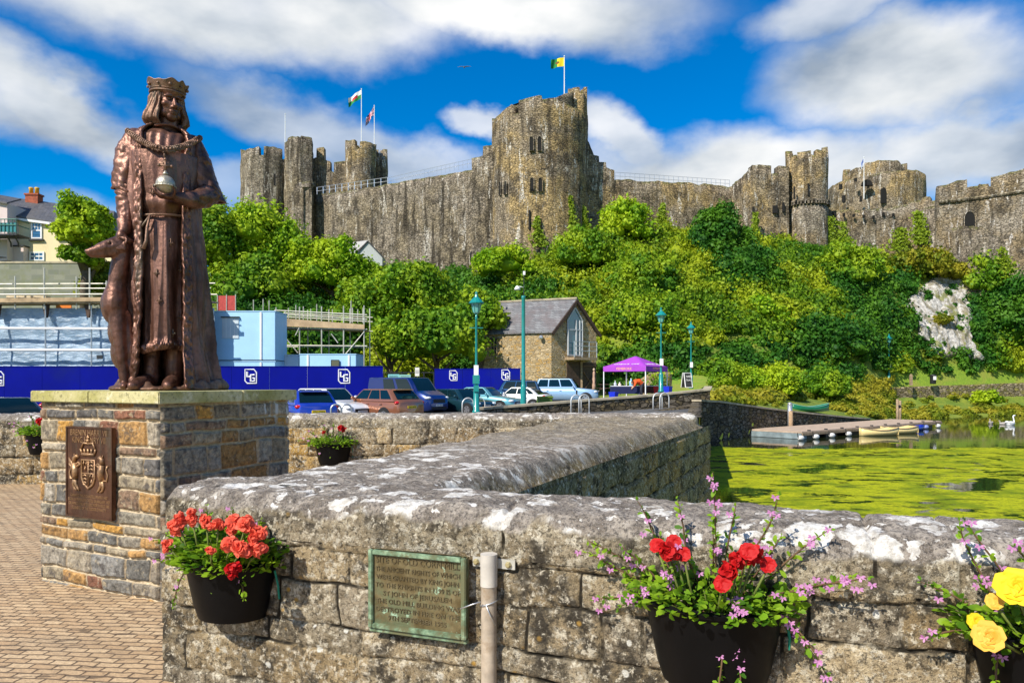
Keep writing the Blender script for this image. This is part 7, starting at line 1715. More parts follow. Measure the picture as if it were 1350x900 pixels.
    for k, s in enumerate(('OPEN', 'TEAS', 'ICES')): text_add(t, s, .22, (0, -.235+.055*k*0-.02+.06*(1-k)*-.9, .95-.28*k), (1, 0, 0), Vector((0, .2, 1)), .004)
    t.build('chalk_words', plain('chalk', (.75, .75, .72), .9), ab, fix=False)
    # picnic bench, stone remains, timber post by the mill
    pb = thing('picnic_bench', 'dark timber picnic bench left of the tent legs', 'bench', (atg(804, 55, 0).x, 55, zpx(519, 55)), .2); mb = MB(); mb.box(-.8, .8, -.35, .35, .70, .75); mb.build('tabletop', M_WOOD_DARK, pb)
    for y in (-.7, .7): mb = MB(); mb.box(-.8, .8, y-.13, y+.13, .42, .46); mb.build('seat', M_WOOD_DARK, pb)
    for x in (-.6, .6):
        mb = MB(); mb.beam((x, -.75, 0), (x, -.2, .699), .07, .09); mb.beam((x, .75, 0), (x, .2, .699), .07, .09); mb.beam((x, -.8, .38), (x, .8, .38), .06, .08); mb.build('frame', M_WOOD_DARK, pb)
    rb = strip_wall('ruined_wall', 'low buff ruined wall with ivy standing behind the purple tent', [(atg(845, 57, 0).x, 57, .0, zpx(500, 57)), (atg(858, 57, 0).x, 57, .0, zpx(492, 57)), (atg(885, 57, 0).x, 57.5, .0, zpx(490, 57)), (atg(887, 58.5, 0).x, 58.8, .0, zpx(493, 58))], .6, M_MILL)
    rng = np.random.RandomState(9); n = 260; P = np.stack([rng.normal(atg(868, 56.7, 0).x, .45, n), 56.75+rng.normal(0, .06, n), zpx(503, 57)+rng.normal(0, .55, n)], 1); V, Q = leaves(P, rng.normal(size=(n, 3))*.5+np.array([0, -1, .3]), .2, rng); tag(mesh_quads('ivy', V, Q, M_LEAF_MID), 'ivy clump on the ruined wall behind the tent', 'ivy')
    wp = thing('carved_post', 'slim worn pinkish timber figure post by the mill doors', 'post', (atg(783, 60, 0).x, 60, zpx(516, 60))); mb = MB(); mb.lathe([(.14, 0), (.15, .5), (.10, .8), (.13, 1.05), (.09, 1.3), (.11, 1.5), (.06, 1.7)], n=10); mb.build('shaft', plain('pink_timber', (.45, .28, .2), .8, var=.3), wp, True)
    mb = MB(); mb.ball((0, 0, 1.82), (.10, .10, .13), 10); mb.build('knob', plain('pale_timber', (.5, .36, .26), .8), wp, True)
    # promenade bits
    p2 = thing('promenade_post', 'short pale timber post on the far promenade', 'post', tuple(at(1201, 507, 78))); mb = MB(); mb.box(-.13, .13, -.13, .13, -.1, 1.05); mb.build('shaft', M_WOOD, p2, bevel=.02); mb = MB(); mb.lathe([(.17, 1.055), (.02, 1.16)], n=4); mb.build('cap', M_WOOD, p2)
    p3 = thing('litter_bin', 'dark litter bin with a white label on the promenade under the rock', 'bin', tuple(at(1230, 506, 79.5))); mb = MB(); mb.lathe([(.27, 0), (.31, .1), (.31, .92), (.33, .95), (.28, 1.05)], n=14); mb.build('drum', M_DARKMETAL, p3, True); mb = MB(); mb.box(-.16, .16, -.36, -.315, .45, .85); mb.build('sign', M_WHITE, p3)
build_tent()

# ------------------------------------------------------------------ on the pond
def hull(name, m, parent, L, B_, D, sheer, n=22, th=.03, stern=.75, loc=(0, 0, 0)):
    """open boat: sections along x, both skins"""
    xs = np.linspace(-1, 1, n); k = 9; a = np.linspace(-math.pi/2, math.pi/2, k); O, I = [], []
    for x in xs:
        wfac = (1-abs(x)**2.4)**.6 if stern == 0 else ((1-max(0, x)**2.2)**.7*(1-(1-stern)*max(0, -x)**2)); w = max(.015, B_/2*wfac); zt = D+sheer*x*x; zb = sheer*.55*max(0, abs(x)-.6)
        O.append([(x*L/2, w*math.sin(t), zt-(zt-zb)*max(0, math.cos(t))**.6) for t in a]); I.append([(x*L/2*.97, max(.004, w-th)*math.sin(t), zt-(zt-zb-th)*max(0, math.cos(t))**.6+(.0)) for t in a])
    O = np.array(O)+np.array(loc); I = np.array(I)+np.array(loc); return shell(name, O, I, m, parent)
def build_pond():
    zw = -2.0
    # pontoon: a long deck on floats
    A = at(985, 573.5, 43.0); Bf = at(1055, 577, 41.0); pA = Vector((atg(985, 46.0, 0).x, 46.0, 0)); pB = Vector((atg(1057, 43.4, 0).x, 43.4, 0)); pC = Vector((atg(1241, 55.6, 0).x, 55.6, 0)); pD = Vector((atg(1180, 58.6, 0).x, 58.6, 0)); zt = -1.54
    root = thing('pontoon', 'long low plank pontoon lying along the slipway with white floats', 'pontoon', (pA.x, pA.y, 0)); o = Vector((pA.x, pA.y, 0)); u = (pC-pB).normalized(); L = (pC-pB).length; v = (pA-pB); Wd = v.length; v.normalize()
    M_DECK = plain('pontoon_deck', (.44, .33, .24), .85, var=.2, scale=3); M_FLOAT = plain('white_float', (.72, .70, .64), .5, var=.12)
    b = pB-o; mb = MB()
    for k in range(3):
        mb = MB(); mb.prism([b+u*(L*k/3+.02)+Vector((0, 0, zt-.1)), b+u*(L*(k+1)/3-.02)+Vector((0, 0, zt-.1)), b+u*(L*(k+1)/3-.02)+v*Wd+Vector((0, 0, zt-.1)), b+u*(L*k/3+.02)+v*Wd+Vector((0, 0, zt-.1))], (0, 0, .1)); mb.build('deck', M_DECK, root)
    mb = MB(); mb.prism([b+Vector((0, 0, -1.98))-u*.05, b+v*Wd+Vector((0, 0, -1.98))-u*.05, b+v*Wd+Vector((0, 0, zt-.11))-u*.05, b+Vector((0, 0, zt-.11))-u*.05], u*.6); mb.build('end_fascia', plain('blue_grey_fascia', (.20, .25, .26), .7, var=.3, scale=3), root)
    mb = MB(); mb.beam(b-v*.03+Vector((0, 0, zt-.16)), b-v*.03+u*L+Vector((0, 0, zt-.16)), .06, .16); mb.build('edge_beam', M_WOOD, root)
    for k in range(7): mb = MB(); c = b+u*(L*(k+.35)/7)+v*Wd*.5; mb.obox(c+Vector((0, 0, -1.88)), u*.75, v*Wd*.45, (0, 0, .2)); mb.build('float_tank', M_DARKMETAL, root, bevel=.04)
    for k in range(10): mb = MB(); c = b+u*(L*(k+.5)/10)-v*(-.10)+Vector((0, 0, zt)); mb.box(c.x-.09, c.x+.09, c.y-.05, c.y+.05, c.z, c.z+.07); mb.build('cleat', M_DARKMETAL, root)
    def along(px, side=-.25):
        k = (px-CX)/F; P0 = pB-v*(-side)*(-1) if False else pB+v*side; t = (k*P0.y-P0.x)/(u.x-k*u.y); return P0+u*t
    for i, (px, m_, lb) in enumerate(((1056, M_FLOAT, 'white float buoy under the near end of the pontoon'), (1076, M_FLOAT, 'white float buoy second along the pontoon side'), (1097, M_FLOAT, 'larger white float buoy third along the pontoon side'), (1119, M_FLOAT, 'white float buoy just left of the yellow boats'), (1137, M_FLOAT, 'pale fender hanging at the bow of the first yellow boat'), (1221, plain('blue_white_float', (.25, .3, .6), .4), 'blue and white fender near the far pontoon end'), (1237, M_FLOAT, 'white fender at the far tip of the pontoon'))):
        c = along(px, -.42); f = thing('float_buoy', lb, 'buoy', (c.x, c.y, -1.84), math.atan2(u.y, u.x), 'floats along the pontoon'); mb = MB(); mb.ball((0, 0, -.02), (.29, .15, .16), 14); mb.build('ball', m_, f, True); mb = MB(); mb.tube([(-.28, 0, .0), (-.34, 0, .1), (-.30, .05, .3)], .025, 6); mb.build('rope', M_RUBBER, f)
    # yellow rowing boats
    M_YB = plain('yellow_gelcoat', (.72, .56, .24), .4, var=.06, coat=.3); M_IN = plain('boat_buff', (.55, .40, .22), .6)
    for i, (px, lb) in enumerate(((1156, 'cream yellow rowing boat moored to the pontoon, nearer of two'), (1183, 'cream yellow rowing boat moored to the pontoon, farther of two'))):
        c = along(px, -1.25); r = thing('rowing_boat', lb, 'rowing boat', (c.x, c.y, -2.07), math.atan2(u.y, u.x)+2.75, 'yellow rowing boats at the pontoon')
        hull('hull', M_YB, r, 2.7, 1.15, .42, .16)
        for x in (-.6, .1, .75): mb = MB(); w = .46 if x < .5 else .34; mb.box(x-.1, x+.1, -w, w, .26, .30); mb.build('thwart', M_IN, r)
        mb = MB(); mb.box(-1.345, -1.30, -.42, .42, .10, .56); mb.build('transom', M_YB, r, bevel=.01)
        mb = MB()
        for s in (-1, 1): mb.tube([(x*1.35, s*((1-max(0, x)**2.2)**.7*(1-.25*max(0, -x)**2))*.575, .43+.16*x*x) for x in np.linspace(-.97, .97, 16)], .03, 6)
        mb.build('gunwale', M_WOOD, r, True)
    kb = thing('blue_kayak', 'small dark blue boat beyond the yellow rowing boats', 'kayak', (along(1207, -.7).x, along(1207, -.7).y, -2.05), math.atan2(u.y, u.x)); hull('hull', plain('blue_gelcoat', (.01, .03, .35), .35, coat=.3), kb, 2.2, .7, .34, .1, stern=0); mb = MB(); mb.box(-.12, .12, -.26, .26, .2, .24); mb.build('seat', M_WHITE, kb)
    # canoe on the grass slip
    dc = hit(1068, 543); c = at(1068, 543, dc); cn = thing('green_canoe', 'dark green open canoe lying on the grass slip above the pontoon', 'canoe', (c.x, c.y, c.z+.02), R(14)); M_CAN = plain('green_hull', (.004, .13, .055), .35, coat=.3); hull('hull', M_CAN, cn, 3.3, .85, .38, .26, stern=0)
    for x in (-.7, .7): mb = MB(); mb.box(x-.1, x+.1, -.33, .33, .27, .30); mb.build('seat', M_WOOD, cn)
    mb = MB()
    for s in (-1, 1): mb.tube([(x*1.65, s*max(.0075, (1-abs(x)**2.4)**.6*.425), .385+.26*x*x) for x in np.linspace(-.99, .99, 22)], .02, 6)
    mb.build('gunwale', plain('pale_gunwale', (.2, .42, .36), .5), cn, True)
    # mooring posts
    q = thing('mooring_pole', 'tall steel mooring pole standing at the slipway wall', 'pole', (atg(1035.5, 50, 0).x, 49.2, -2.4)); H = zpx(533, 49.2)+2.4; mb = MB(); mb.tube([(0, 0, 0), (0, 0, H)], .16, 14); mb.build('shaft', M_STEEL, q, True); mb = MB(); mb.lathe([(.165, H+.002), (.17, H+.08), (.03, H+.16)], n=14); mb.build('cap', M_STEEL, q, True)
    mb = MB(); mb.tube([(.02, -.02, 0), (.02, -.02, 1.9)], .167, 14); mb.build('rusty_sleeve', plain('rust', (.36, .24, .14), .9, var=.4), q, True)
    q = thing('mooring_stake', 'pale yellow timber stake standing in the water beyond the pontoon', 'stake', (atg(1185, 61.5, 0).x, 61.5, -2.6)); H = zpx(526, 61.5)+2.6; mb = MB(); mb.tube([(-.12, 0, 0), (-.12, 0, H)], .11, 10); mb.build('pile', M_WOOD, q, True); mb = MB(); mb.tube([(.12, .03, 0), (.12, .03, H-.12)], .10, 10); mb.build('pile', M_WOOD, q, True); mb = MB(); mb.tube([(-.1, -.02, H-.6), (.1, -.02, H-.6)], .125, 8); mb.build('binding', M_DARKMETAL, q)
    # swans
    M_SW = plain('white_feathers', (.80, .80, .78), .8, var=.04); M_BEAK = plain('orange_beak', (.6, .2, .02), .5); M_CYG = plain('grey_down', (.42, .38, .34), .9)
    def swan(label, px, py, d, s, m_, neck, rz):
        r = thing('swan', label, 'swan', (atg(px, d, 0).x, d, zw), rz, sc=s); mb = MB(); mb.ball((0, 0, .12), (.42, .24, .20), 18, Matrix.Rotation(R(-6), 3, 'Y')); mb.ball((-.32, 0, .20), (.24, .14, .12), 12, Matrix.Rotation(R(28), 3, 'Y')); mb.ball((.25, 0, .14), (.2, .17, .16), 12)
        capsule(mb, neck, [.085]+[.055]*(len(neck)-2)+[.05], 10); h = neck[-1]; mb.ball((h[0]+.06, 0, h[2]), (.10, .052, .055), 12)
        me = remesh(mb, .02, 3); b_ = link('body', me, m_, r, True); mb = MB(); mb.lathe([(.035, 0), (.028, .07), (.008, .12)], n=10); 
        mb.v = [(h[0]+.13+z, y, h[2]-.01-x*.7-z*.25) for x, y, z in mb.v]; mb.build('beak', M_BEAK, b_, True); mb = MB()
        for q_ in (-1, 1): mb.ball((-.06, q_*.17, .20), (.34, .09, .13), 14, Matrix.Rotation(R(8), 3, 'Y'))
        mb.build('wings', m_, b_, True)
    swan('large white swan on the dark water by the right edge', 1332, 557, 57.5, 1.0, M_SW, [(.34, 0, .18), (.42, 0, .34), (.36, 0, .52), (.32, 0, .66), (.37, 0, .76), (.43, 0, .77)], .35)
    swan('grey cygnet next to the large swan', 1322, 556, 58.5, .55, M_CYG, [(.3, 0, .18), (.38, 0, .34), (.37, 0, .5), (.42, 0, .56)], 2.9); swan('pale cygnet swimming left of the swan pair', 1306, 555, 59.5, .62, M_CYG, [(.3, 0, .18), (.36, 0, .36), (.34, 0, .52), (.40, 0, .58)], 1.2)
build_pond()
# a gull in the sky
def build_gull():
    p = at(612, 89, 80); r = thing('gull', 'gull gliding in the blue sky left of the main tower', 'gull', tuple(p), .2); mb = MB(); mb.ball((0, 0, 0), (.24, .07, .07), 12); b = mb.build('body', plain('gull_grey', (.25, .25, .27), .8), r, True)
    for s in (-1, 1): mb = MB(); mb.prism([(.06, 0, .03), (.10, s*.35, .12), (-.02, s*.78, .05), (-.08, s*.36, .09), (-.10, 0, .03)], (0, 0, .015)); mb.build('wing', plain('gull_wing', (.2, .2, .22), .8), b)
    r.rotation_euler = (0, 0, 1.45)
build_gull()
# ------------------------------------------------------------------ cars
M_TYRE = M_RUBBER; M_RIM = plain('alloy', (.5, .5, .52), .3, .8); M_TRIM = plain('black_trim', (.018, .018, .02), .5); M_LAMPR = plain('red_lens', (.5, .01, .012), .15, coat=.6); M_LAMPW = plain('clear_lens', (.75, .78, .8), .1, coat=.6); M_PLATEY = plain('yellow_plate', (.80, .58, .02), .5, var=.03); M_PLATEW = plain('white_plate', (.8, .8, .78), .5, var=.03)
def paint(name, c, metal=.3): return plain(name, c, .28, metal, var=.03, scale=1, spec=.5, coat=.9)
def car(label, cat, px, d, rz, m, L, W, H, kind, base=None, group='cars in the car park', plate=True, trim=False, plate_txt='CY13 KWX'):
    z = ground(px, d)+.02 if base is None else base; r = thing('parked_car' if kind != 'van' else 'parked_van', label, cat, (atg(px, d, 0).x, d, z), rz, group)
    K = {'hatch': dict(hood=.60, belt=.66, xa=.40, xb=.13, xc=-.66, xd=-.93, tail=.70, nose=.50), 'suv': dict(hood=.60, belt=.62, xa=.38, xb=.17, xc=-.84, xd=-.965, tail=.64, nose=.53), 'van': dict(hood=.60, belt=.58, xa=.66, xb=.36, xc=-.94, xd=-.985, tail=.60, nose=.50), 'sedan': dict(hood=.62, belt=.66, xa=.38, xb=.10, xc=-.46, xd=-.78, tail=.70, nose=.50)}[kind]
    hl, hw = L/2, W/2; zb = .20 if kind != 'suv' else .27; belt = H*K['belt']
    xs = np.array([-1, -.985, -.95, -.86, -.7, -.4, 0, .3, K['xa'], .6, .75, .88, .95, .985, 1.0]); xs = np.unique(xs)
    top = np.interp(xs, [-1, -.97, K['xd'], K['xd']+.05, K['xa']-.02, K['xa'], .82, .95, 1], [H*K['tail']*.86, H*K['tail']*.97, H*K['tail'], belt, belt, H*K['hood']*1.05, H*(K['hood']*.55+K['nose']*.45), H*K['nose'], H*K['nose']*.86])
    wid = np.interp(xs, [-1, -.96, -.8, 0, .75, .93, 1], [.80, .90, .98, 1, .98, .88, .70])*hw; bot = np.interp(xs, [-1, -.93, .93, 1], [zb+.13, zb, zb, zb+.08])
    S = []
    for x, t, w, b in zip(xs, top, wid, bot):
        h = t-b; half = [(0, b), (w*.86, b), (w*.97, b+h*.14), (w, b+h*.42), (w*.985, b+h*.68), (w*.94, b+h*.90), (w*.86, t-.005), (w*.5, t+.012), (0, t+.018)]
        S.append([(x*hl, y, z_) for y, z_ in half]+[(x*hl, -y, z_) for y, z_ in half[-2:0:-1]])
    S = np.array(S); n, k = S.shape[:2]; q = grid_faces(n, k); mb = MB(); fs = []
    for i in range(n-1):
        for j in range(k): fs.append((i*k+j, (i+1)*k+j, (i+1)*k+(j+1) % k, i*k+(j+1) % k))
    fs.append(tuple(range(k))); fs.append(tuple((n-1)*k+j for j in range(k))[::-1]); mb.add(S.reshape(-1, 3), fs); body = mb.build('body', m, r, True, sharp=R(40))
    # cabin
    xa, xb, xc, xd = [K[q_]*hl for q_ in ('xa', 'xb', 'xc', 'xd')]; yb = hw*.925; yt = hw*.74 if kind != 'van' else hw*.84; zb_ = belt-.03; zt = H
    def ring(f, inset=0):  # f 0 belt .. 1 roof
        x0 = xd+(xc-xd)*f; x1 = xa+(xb-xa)*f; y = yb+(yt-yb)*f; z_ = zb_+(zt-zb_)*(1-(1-f)**1.25)
        return [(x1, -y*.80, z_), (x1-.10, -y, z_), ((x0+x1)/2, -y*1.012, z_), (x0+.10, -y, z_), (x0, -y*.84, z_), (x0, y*.84, z_), (x0+.10, y, z_), ((x0+x1)/2, y*1.012, z_), (x1-.10, y, z_), (x1, y*.80, z_)]
    rg = [ring(f) for f in (0, .3, .6, .85, .96)]; rf = [(x*.985+(xb+xc)/2*.015, y*.94, H) for x, y, z_ in ring(1)]; rg.append(rf); P = np.array(rg); k = 10; mb = MB(); fs = []
    for i in range(len(rg)-1):
        for j in range(k): fs.append((i*k+j, i*k+(j+1) % k, (i+1)*k+(j+1) % k, (i+1)*k+j))
    fs.append(tuple((len(rg)-1)*k+j for j in range(k))); mb.add(P.reshape(-1, 3), fs); mb.build('cabin', m, r, True, sharp=R(38))
    # glazing: patches laid on the cabin sides, 8 mm proud
    def side_pt(s, fx, f): # fx along belt 0 rear..1 front
        x0 = xd+(xc-xd)*f; x1 = xa+(xb-xa)*f; y = (yb+(yt-yb)*f)*(1+.012*(1-abs(fx*2-1)))+.010; z_ = zb_+(zt-zb_)*(1-(1-f)**1.25); return (x0+.10+(x1-x0-.20)*fx, s*y, z_)
    cuts = {'hatch': ((.04, .30), (.33, .62), (.65, .97)), 'sedan': ((.04, .22), (.25, .58), (.61, .97)), 'suv': ((.03, .30), (.33, .62), (.65, .97)), 'van': ((.37, .62), (.68, .97))}[kind]
    for s in (-1, 1):
        for c0, c1 in cuts:
            mb = MB(); g = [[side_pt(s, c0+(c1-c0)*a, b) for b in (.16, .4, .65, .86)] for a in (0, .5, 1)]; mb.add(np.array(g).reshape(-1, 3), [tuple(f) for f in grid_faces(3, 4)]); mb.build('side_window', M_GLASS_CAR, r, True)
    def end_pt(front, fy, f, off=.012):
        x = (xa+(xb-xa)*f+off) if front else (xd+(xc-xd)*f-off); y = (yb+(yt-yb)*f)*(.78 if front else .82)*fy; z_ = zb_+(zt-zb_)*(1-(1-f)**1.25); return (x, y, z_+.004)
    for fr, nm, lo, hi in ((True, 'windscreen', .06, .93), (False, 'rear_window', .14 if kind != 'sedan' else .08, .90)):
        mb = MB(); g = [[end_pt(fr, a, b) for b in np.linspace(lo, hi, 5)] for a in (-1, -.4, .4, 1)]; mb.add(np.array(g).reshape(-1, 3), [tuple(f) for f in grid_faces(4, 5)]); w_ = mb.build(nm, M_GLASS_CAR, r, True)
    # wheels
    wr = {'hatch': .315, 'sedan': .32, 'suv': .39, 'van': .34}[kind]; wx = (hl*.64, -hl*.62)
    for x in wx:
        for s in (-1, 1):
            y = s*(hw-.02); mb = MB()
            def disc(r0, y0, y1, n_=24, hole=0):
                vs = []; 
                for yy in (y0, y1): vs += [(x+r0*math.cos(a), yy, wr+r0*math.sin(a)) for a in np.linspace(0, 2*math.pi, n_, endpoint=False)]
                mb.add(vs, [(i, (i+1) % n_, n_+(i+1) % n_, n_+i) for i in range(n_)]+[tuple(range(n_)), tuple(range(n_, 2*n_))[::-1]])
            disc(wr, y-s*.2, y+s*.022); wl = mb.build('wheel', M_TYRE, r); mb = MB(); disc(wr*.66, y+s*.018, y+s*.030)
            mb.build('rim', M_RIM, wl); mb = MB()
            for a in range(5):
                t_ = a*1.2566; mb.prism([(x+wr*.2*math.cos(t_+.5), y+s*.032, wr+wr*.2*math.sin(t_+.5)), (x+wr*.58*math.cos(t_+.30), y+s*.032, wr+wr*.58*math.sin(t_+.30)), (x+wr*.58*math.cos(t_+.7), y+s*.032, wr+wr*.58*math.sin(t_+.7))], (0, s*.004, 0))
            mb.build('spoke_gaps', M_TRIM, wl); mb = MB(); vs = []; n_ = 20
            a = np.linspace(-.15, math.pi+.15, n_); mb.prism([(x+(wr+.075)*math.cos(t_), y+s*.004, wr+(wr+.07)*math.sin(t_)) for t_ in a], (0, s*.012, 0)); mb.build('wheel_arch', M_TRIM, r)
    def endpatch(nm, front, y0, y1, z0, z1, m_, th=.03, bulge=.0):
        x = hl*(.985 if front else -.985); s = 1 if front else -1; mb = MB(); xx0 = x+s*.012; 
        mb.prism([(xx0-s*bulge*abs(y0)/hw, y0, z0), (xx0-s*bulge*abs(y1)/hw, y1, z0), (xx0-s*bulge*abs(y1)/hw, y1, z1), (xx0-s*bulge*abs(y0)/hw, y0, z1)], (s*th, 0, 0)); return mb.build(nm, m_, r, bevel=.006)
    zn = H*K['nose']; zt_ = H*K['tail']
    for s in (-1, 1):
        mb = MB(); mb.ball((hl*.925, s*hw*.70, zn*.90), (.17, .20, .085), 14); mb.build('headlight', M_LAMPW, r, True)
        mb = MB(); mb.ball((-hl*.93, s*hw*.79, zt_*.86 if kind not in ('suv', 'van') else zt_*.80), (.11, .16, .085 if kind not in ('suv', 'van') else .2), 14); mb.build('tail_light', M_LAMPR, r, True)
        mb = MB(); mb.ball((xa-.28, s*(hw+.09), belt+.10), (.07, .11, .085), 12); mb.beam((xa-.26, s*hw*.9, belt+.04), (xa-.27, s*(hw+.03), belt+.08), .04, .04); mb.build('mirror', m if kind != 'van' else M_TRIM, r, True)
        for fx in (.30, .62): 
            p = side_pt(s, fx, 0); mb = MB(); mb.obox((p[0], s*(hw*.985+.012), belt*.86), (.085, 0, 0), (0, .012, 0), (0, 0, .016)); mb.build('door_handle', m, r)
    endpatch('grille', True, -hw*.48, hw*.48, zn*.62, zn*.84, M_TRIM); endpatch('lower_grille', True, -hw*.6, hw*.6, zb+.08, zb+.22, M_TRIM); bp = endpatch('rear_bumper', False, -hw*.76, hw*.76, zb+.12, zb+.24, M_TRIM)
    if plate:
        for fr, m_ in ((True, M_PLATEW), (False, M_PLATEY)):
            z0 = zb+.24 if fr else (zt_*.62 if kind in ('hatch', 'sedan') else zt_*.66); pl = endpatch('number_plate', fr, -.26, .26, z0, z0+.115, m_, .045); t = MB(); x = hl*(.985 if fr else -.985); s = 1 if fr else -1
            text_add(t, plate_txt, .105, (x+s*.062, 0, z0+.056), (0, s, 0), (0, 0, 1), .001, width=.45); t.build('lettering', M_TRIM, pl, fix=False)
    if kind == 'suv':
        for s in (-1, 1): mb = MB(); mb.beam((xc+.3, s*yt*.86, H+.05), (xb-.3, s*yt*.86, H+.05), .05, .05); mb.build('roof_rail', M_TRIM, r)
        mb = MB()
        for s in (-1, 1): mb.obox((hl*.36, s*(hw+.008), belt*.74), (.05, 0, 0), (0, .008, 0), (0, 0, .16))
        mb.build('side_vents', M_TRIM, r)
    if trim:
        mb = MB(); mb.obox((xc-.12, 0, H-.03), (.16, 0, 0), (0, yt*.8, 0), (0, 0, .02)); mb.build('spoiler', m, r)
    return r
def build_cars():
    D = lambda deg: R(deg)
    car('blue hatchback seen from behind, peeping out right of the plinth', 'car', 397, 28.3, D(124), paint('bright_blue_paint', (.015, .05, .42)), 4.1, 1.74, 1.46, 'hatch', base=-.33, trim=True, plate_txt='CP13 DWA')
    car('white hatchback facing right between the blue and copper cars', 'car', 436, 32.5, D(-36), paint('white_car_paint', (.72, .73, .75), 0), 4.2, 1.78, 1.50, 'hatch', base=-.33, plate_txt='WN14 HYD')
    car('copper orange hatchback seen from the rear quarter, beside the blue van', 'car', 499, 32.5, D(142), paint('copper_paint', (.36, .14, .07), .5), 4.3, 1.8, 1.47, 'hatch', base=-.32, trim=True, plate_txt='CV12 KZE')
    car('dark blue camper van with a pale roof line, parked by the hoarding', 'van', 537, 40.0, D(-38), paint('van_blue_paint', (.006, .025, .16), .4), 4.9, 1.92, 1.98, 'van', base=-.28, plate_txt='CU11 BOD')
    car('dark teal car with its windscreen catching light, half behind the van bonnet', 'car', 607, 40.5, D(-40), paint('dark_teal_paint', (.012, .055, .075), .5), 4.1, 1.74, 1.42, 'hatch', base=-.36, plate_txt='WL08 FNE')
    car('pale teal saloon facing right behind the lantern post', 'car', 640, 43.5, D(-26), paint('pale_teal_paint', (.16, .42, .46), .5), 4.4, 1.78, 1.44, 'sedan', base=-.30, plate_txt='CK10 TRU')
    car('deep blue off-roader half hidden behind the tall teal post', 'car', 672, 53.0, D(184), paint('deep_blue_paint', (.03, .11, .25), .4), 4.5, 1.85, 1.78, 'suv', base=-.24, plate_txt='AD09 WVC')
    car('white saloon with red tail lights behind the tall teal post', 'car', 682, 47.0, D(160), paint('pearl_white_paint', (.70, .69, .66), .1), 4.4, 1.8, 1.42, 'sedan', base=-.32, plate_txt='CF07 LDX')
    car('pale ice-blue large SUV in front of the stone mill', 'car', 747, 54.5, D(-12), paint('ice_blue_paint', (.33, .50, .68), .35), 4.85, 1.95, 1.86, 'suv', base=-.16, plate_txt='YA06 RNO')
    car('dark grey car at the left edge behind the far wall and flower pot', 'car', 8, 24.0, D(-28), paint('dark_grey_paint', (.045, .065, .075), .5), 4.2, 1.76, 1.36, 'hatch', base=-.42, plate_txt='EJ05 GXM')
    car('red car mostly hidden behind the statue plinth', 'car', 140, 28.0, D(-8), paint('red_paint', (.45, .02, .03), .2), 4.6, 1.76, 1.44, 'hatch', base=-.30, plate_txt='CX54 PBL')
build_cars()
# ------------------------------------------------------------------ flower pots on the walls
def m_petal(name, a, b, tr=.3):
    return m_leaf(name, a, b, tuple((x+y)/2 for x, y in zip(a, b)), tr, 6)
M_CORAL = m_petal('coral_petals', (.78, .085, .045), (.92, .22, .13)); M_RED = m_petal('red_petals', (.42, .004, .006), (.65, .015, .015)); M_YEL = m_petal('yellow_petals', (.80, .52, .008), (.88, .70, .03)); M_ORANGE = m_petal('amber_petals', (.80, .36, .03), (.86, .58, .10)); M_PINK = m_petal('pink_petals', (.46, .14, .38), (.70, .36, .60))
M_POTLEAF = m_leaf('pot_leaves', (.03, .11, .006), (.20, .38, .015), (.28, .44, .02), .4, 9); M_STEM = plain('stems', (.13, .16, .03), .7, var=.3, scale=30); M_STEMBROWN = plain('brown_stems', (.12, .065, .03), .8, var=.3, scale=30)
def kites(P, dirs, nrm, L, Wd, bend=.15):
    """pointed leaves or petals: (n,3) base, direction, face normal; two quads with a bent tip"""
    P, dirs, nrm = [np.asarray(q, float) for q in (P, dirs, nrm)]; L = np.asarray(L, float).reshape(-1, 1); Wd = np.asarray(Wd, float).reshape(-1, 1)
    dirs = dirs/(np.linalg.norm(dirs, axis=1)[:, None]+1e-9); s = np.cross(dirs, nrm); s /= np.linalg.norm(s, axis=1)[:, None]+1e-9; n = np.cross(s, dirs)
    a = P; b = P+dirs*L*.45+s*Wd*.5+n*L*.05; c = P+dirs*L*.5-n*L*.02; d = P+dirs*L*.45-s*Wd*.5+n*L*.05; e = P+dirs*L*.95-n*L*bend; b2 = P+dirs*L*.80+s*Wd*.36-n*L*bend*.4; d2 = P+dirs*L*.80-s*Wd*.36-n*L*bend*.4
    V = np.stack([a, b, c, d, b2, e, d2], 1); k = len(P); o = (np.arange(k)*7)[:, None]; Q = np.concatenate([o+np.array([[0, 2, 1, 1]])*0+np.array([[0, 1, 2, 3]]), o+np.array([[1, 4, 5, 2]]), o+np.array([[2, 5, 6, 3]])]); return V.reshape(-1, 3), Q
def flowerhead(c, axis, r, rng, npet=26, cup=.5):
    """dense ruffled head of overlapping petals"""
    d = rng.normal(size=(npet, 3)); d /= np.linalg.norm(d, axis=1)[:, None]; ax = np.array(axis)/np.linalg.norm(axis); d = d+ax*cup*1.3; d /= np.linalg.norm(d, axis=1)[:, None]
    P = np.array(c)+d*r*.35; t = np.cross(d, rng.normal(size=(npet, 3))); return kites(P-t*r*.12, t+d*.5, d, rng.uniform(.75, 1.1, npet)*r, rng.uniform(.8, 1.1, npet)*r, .25)
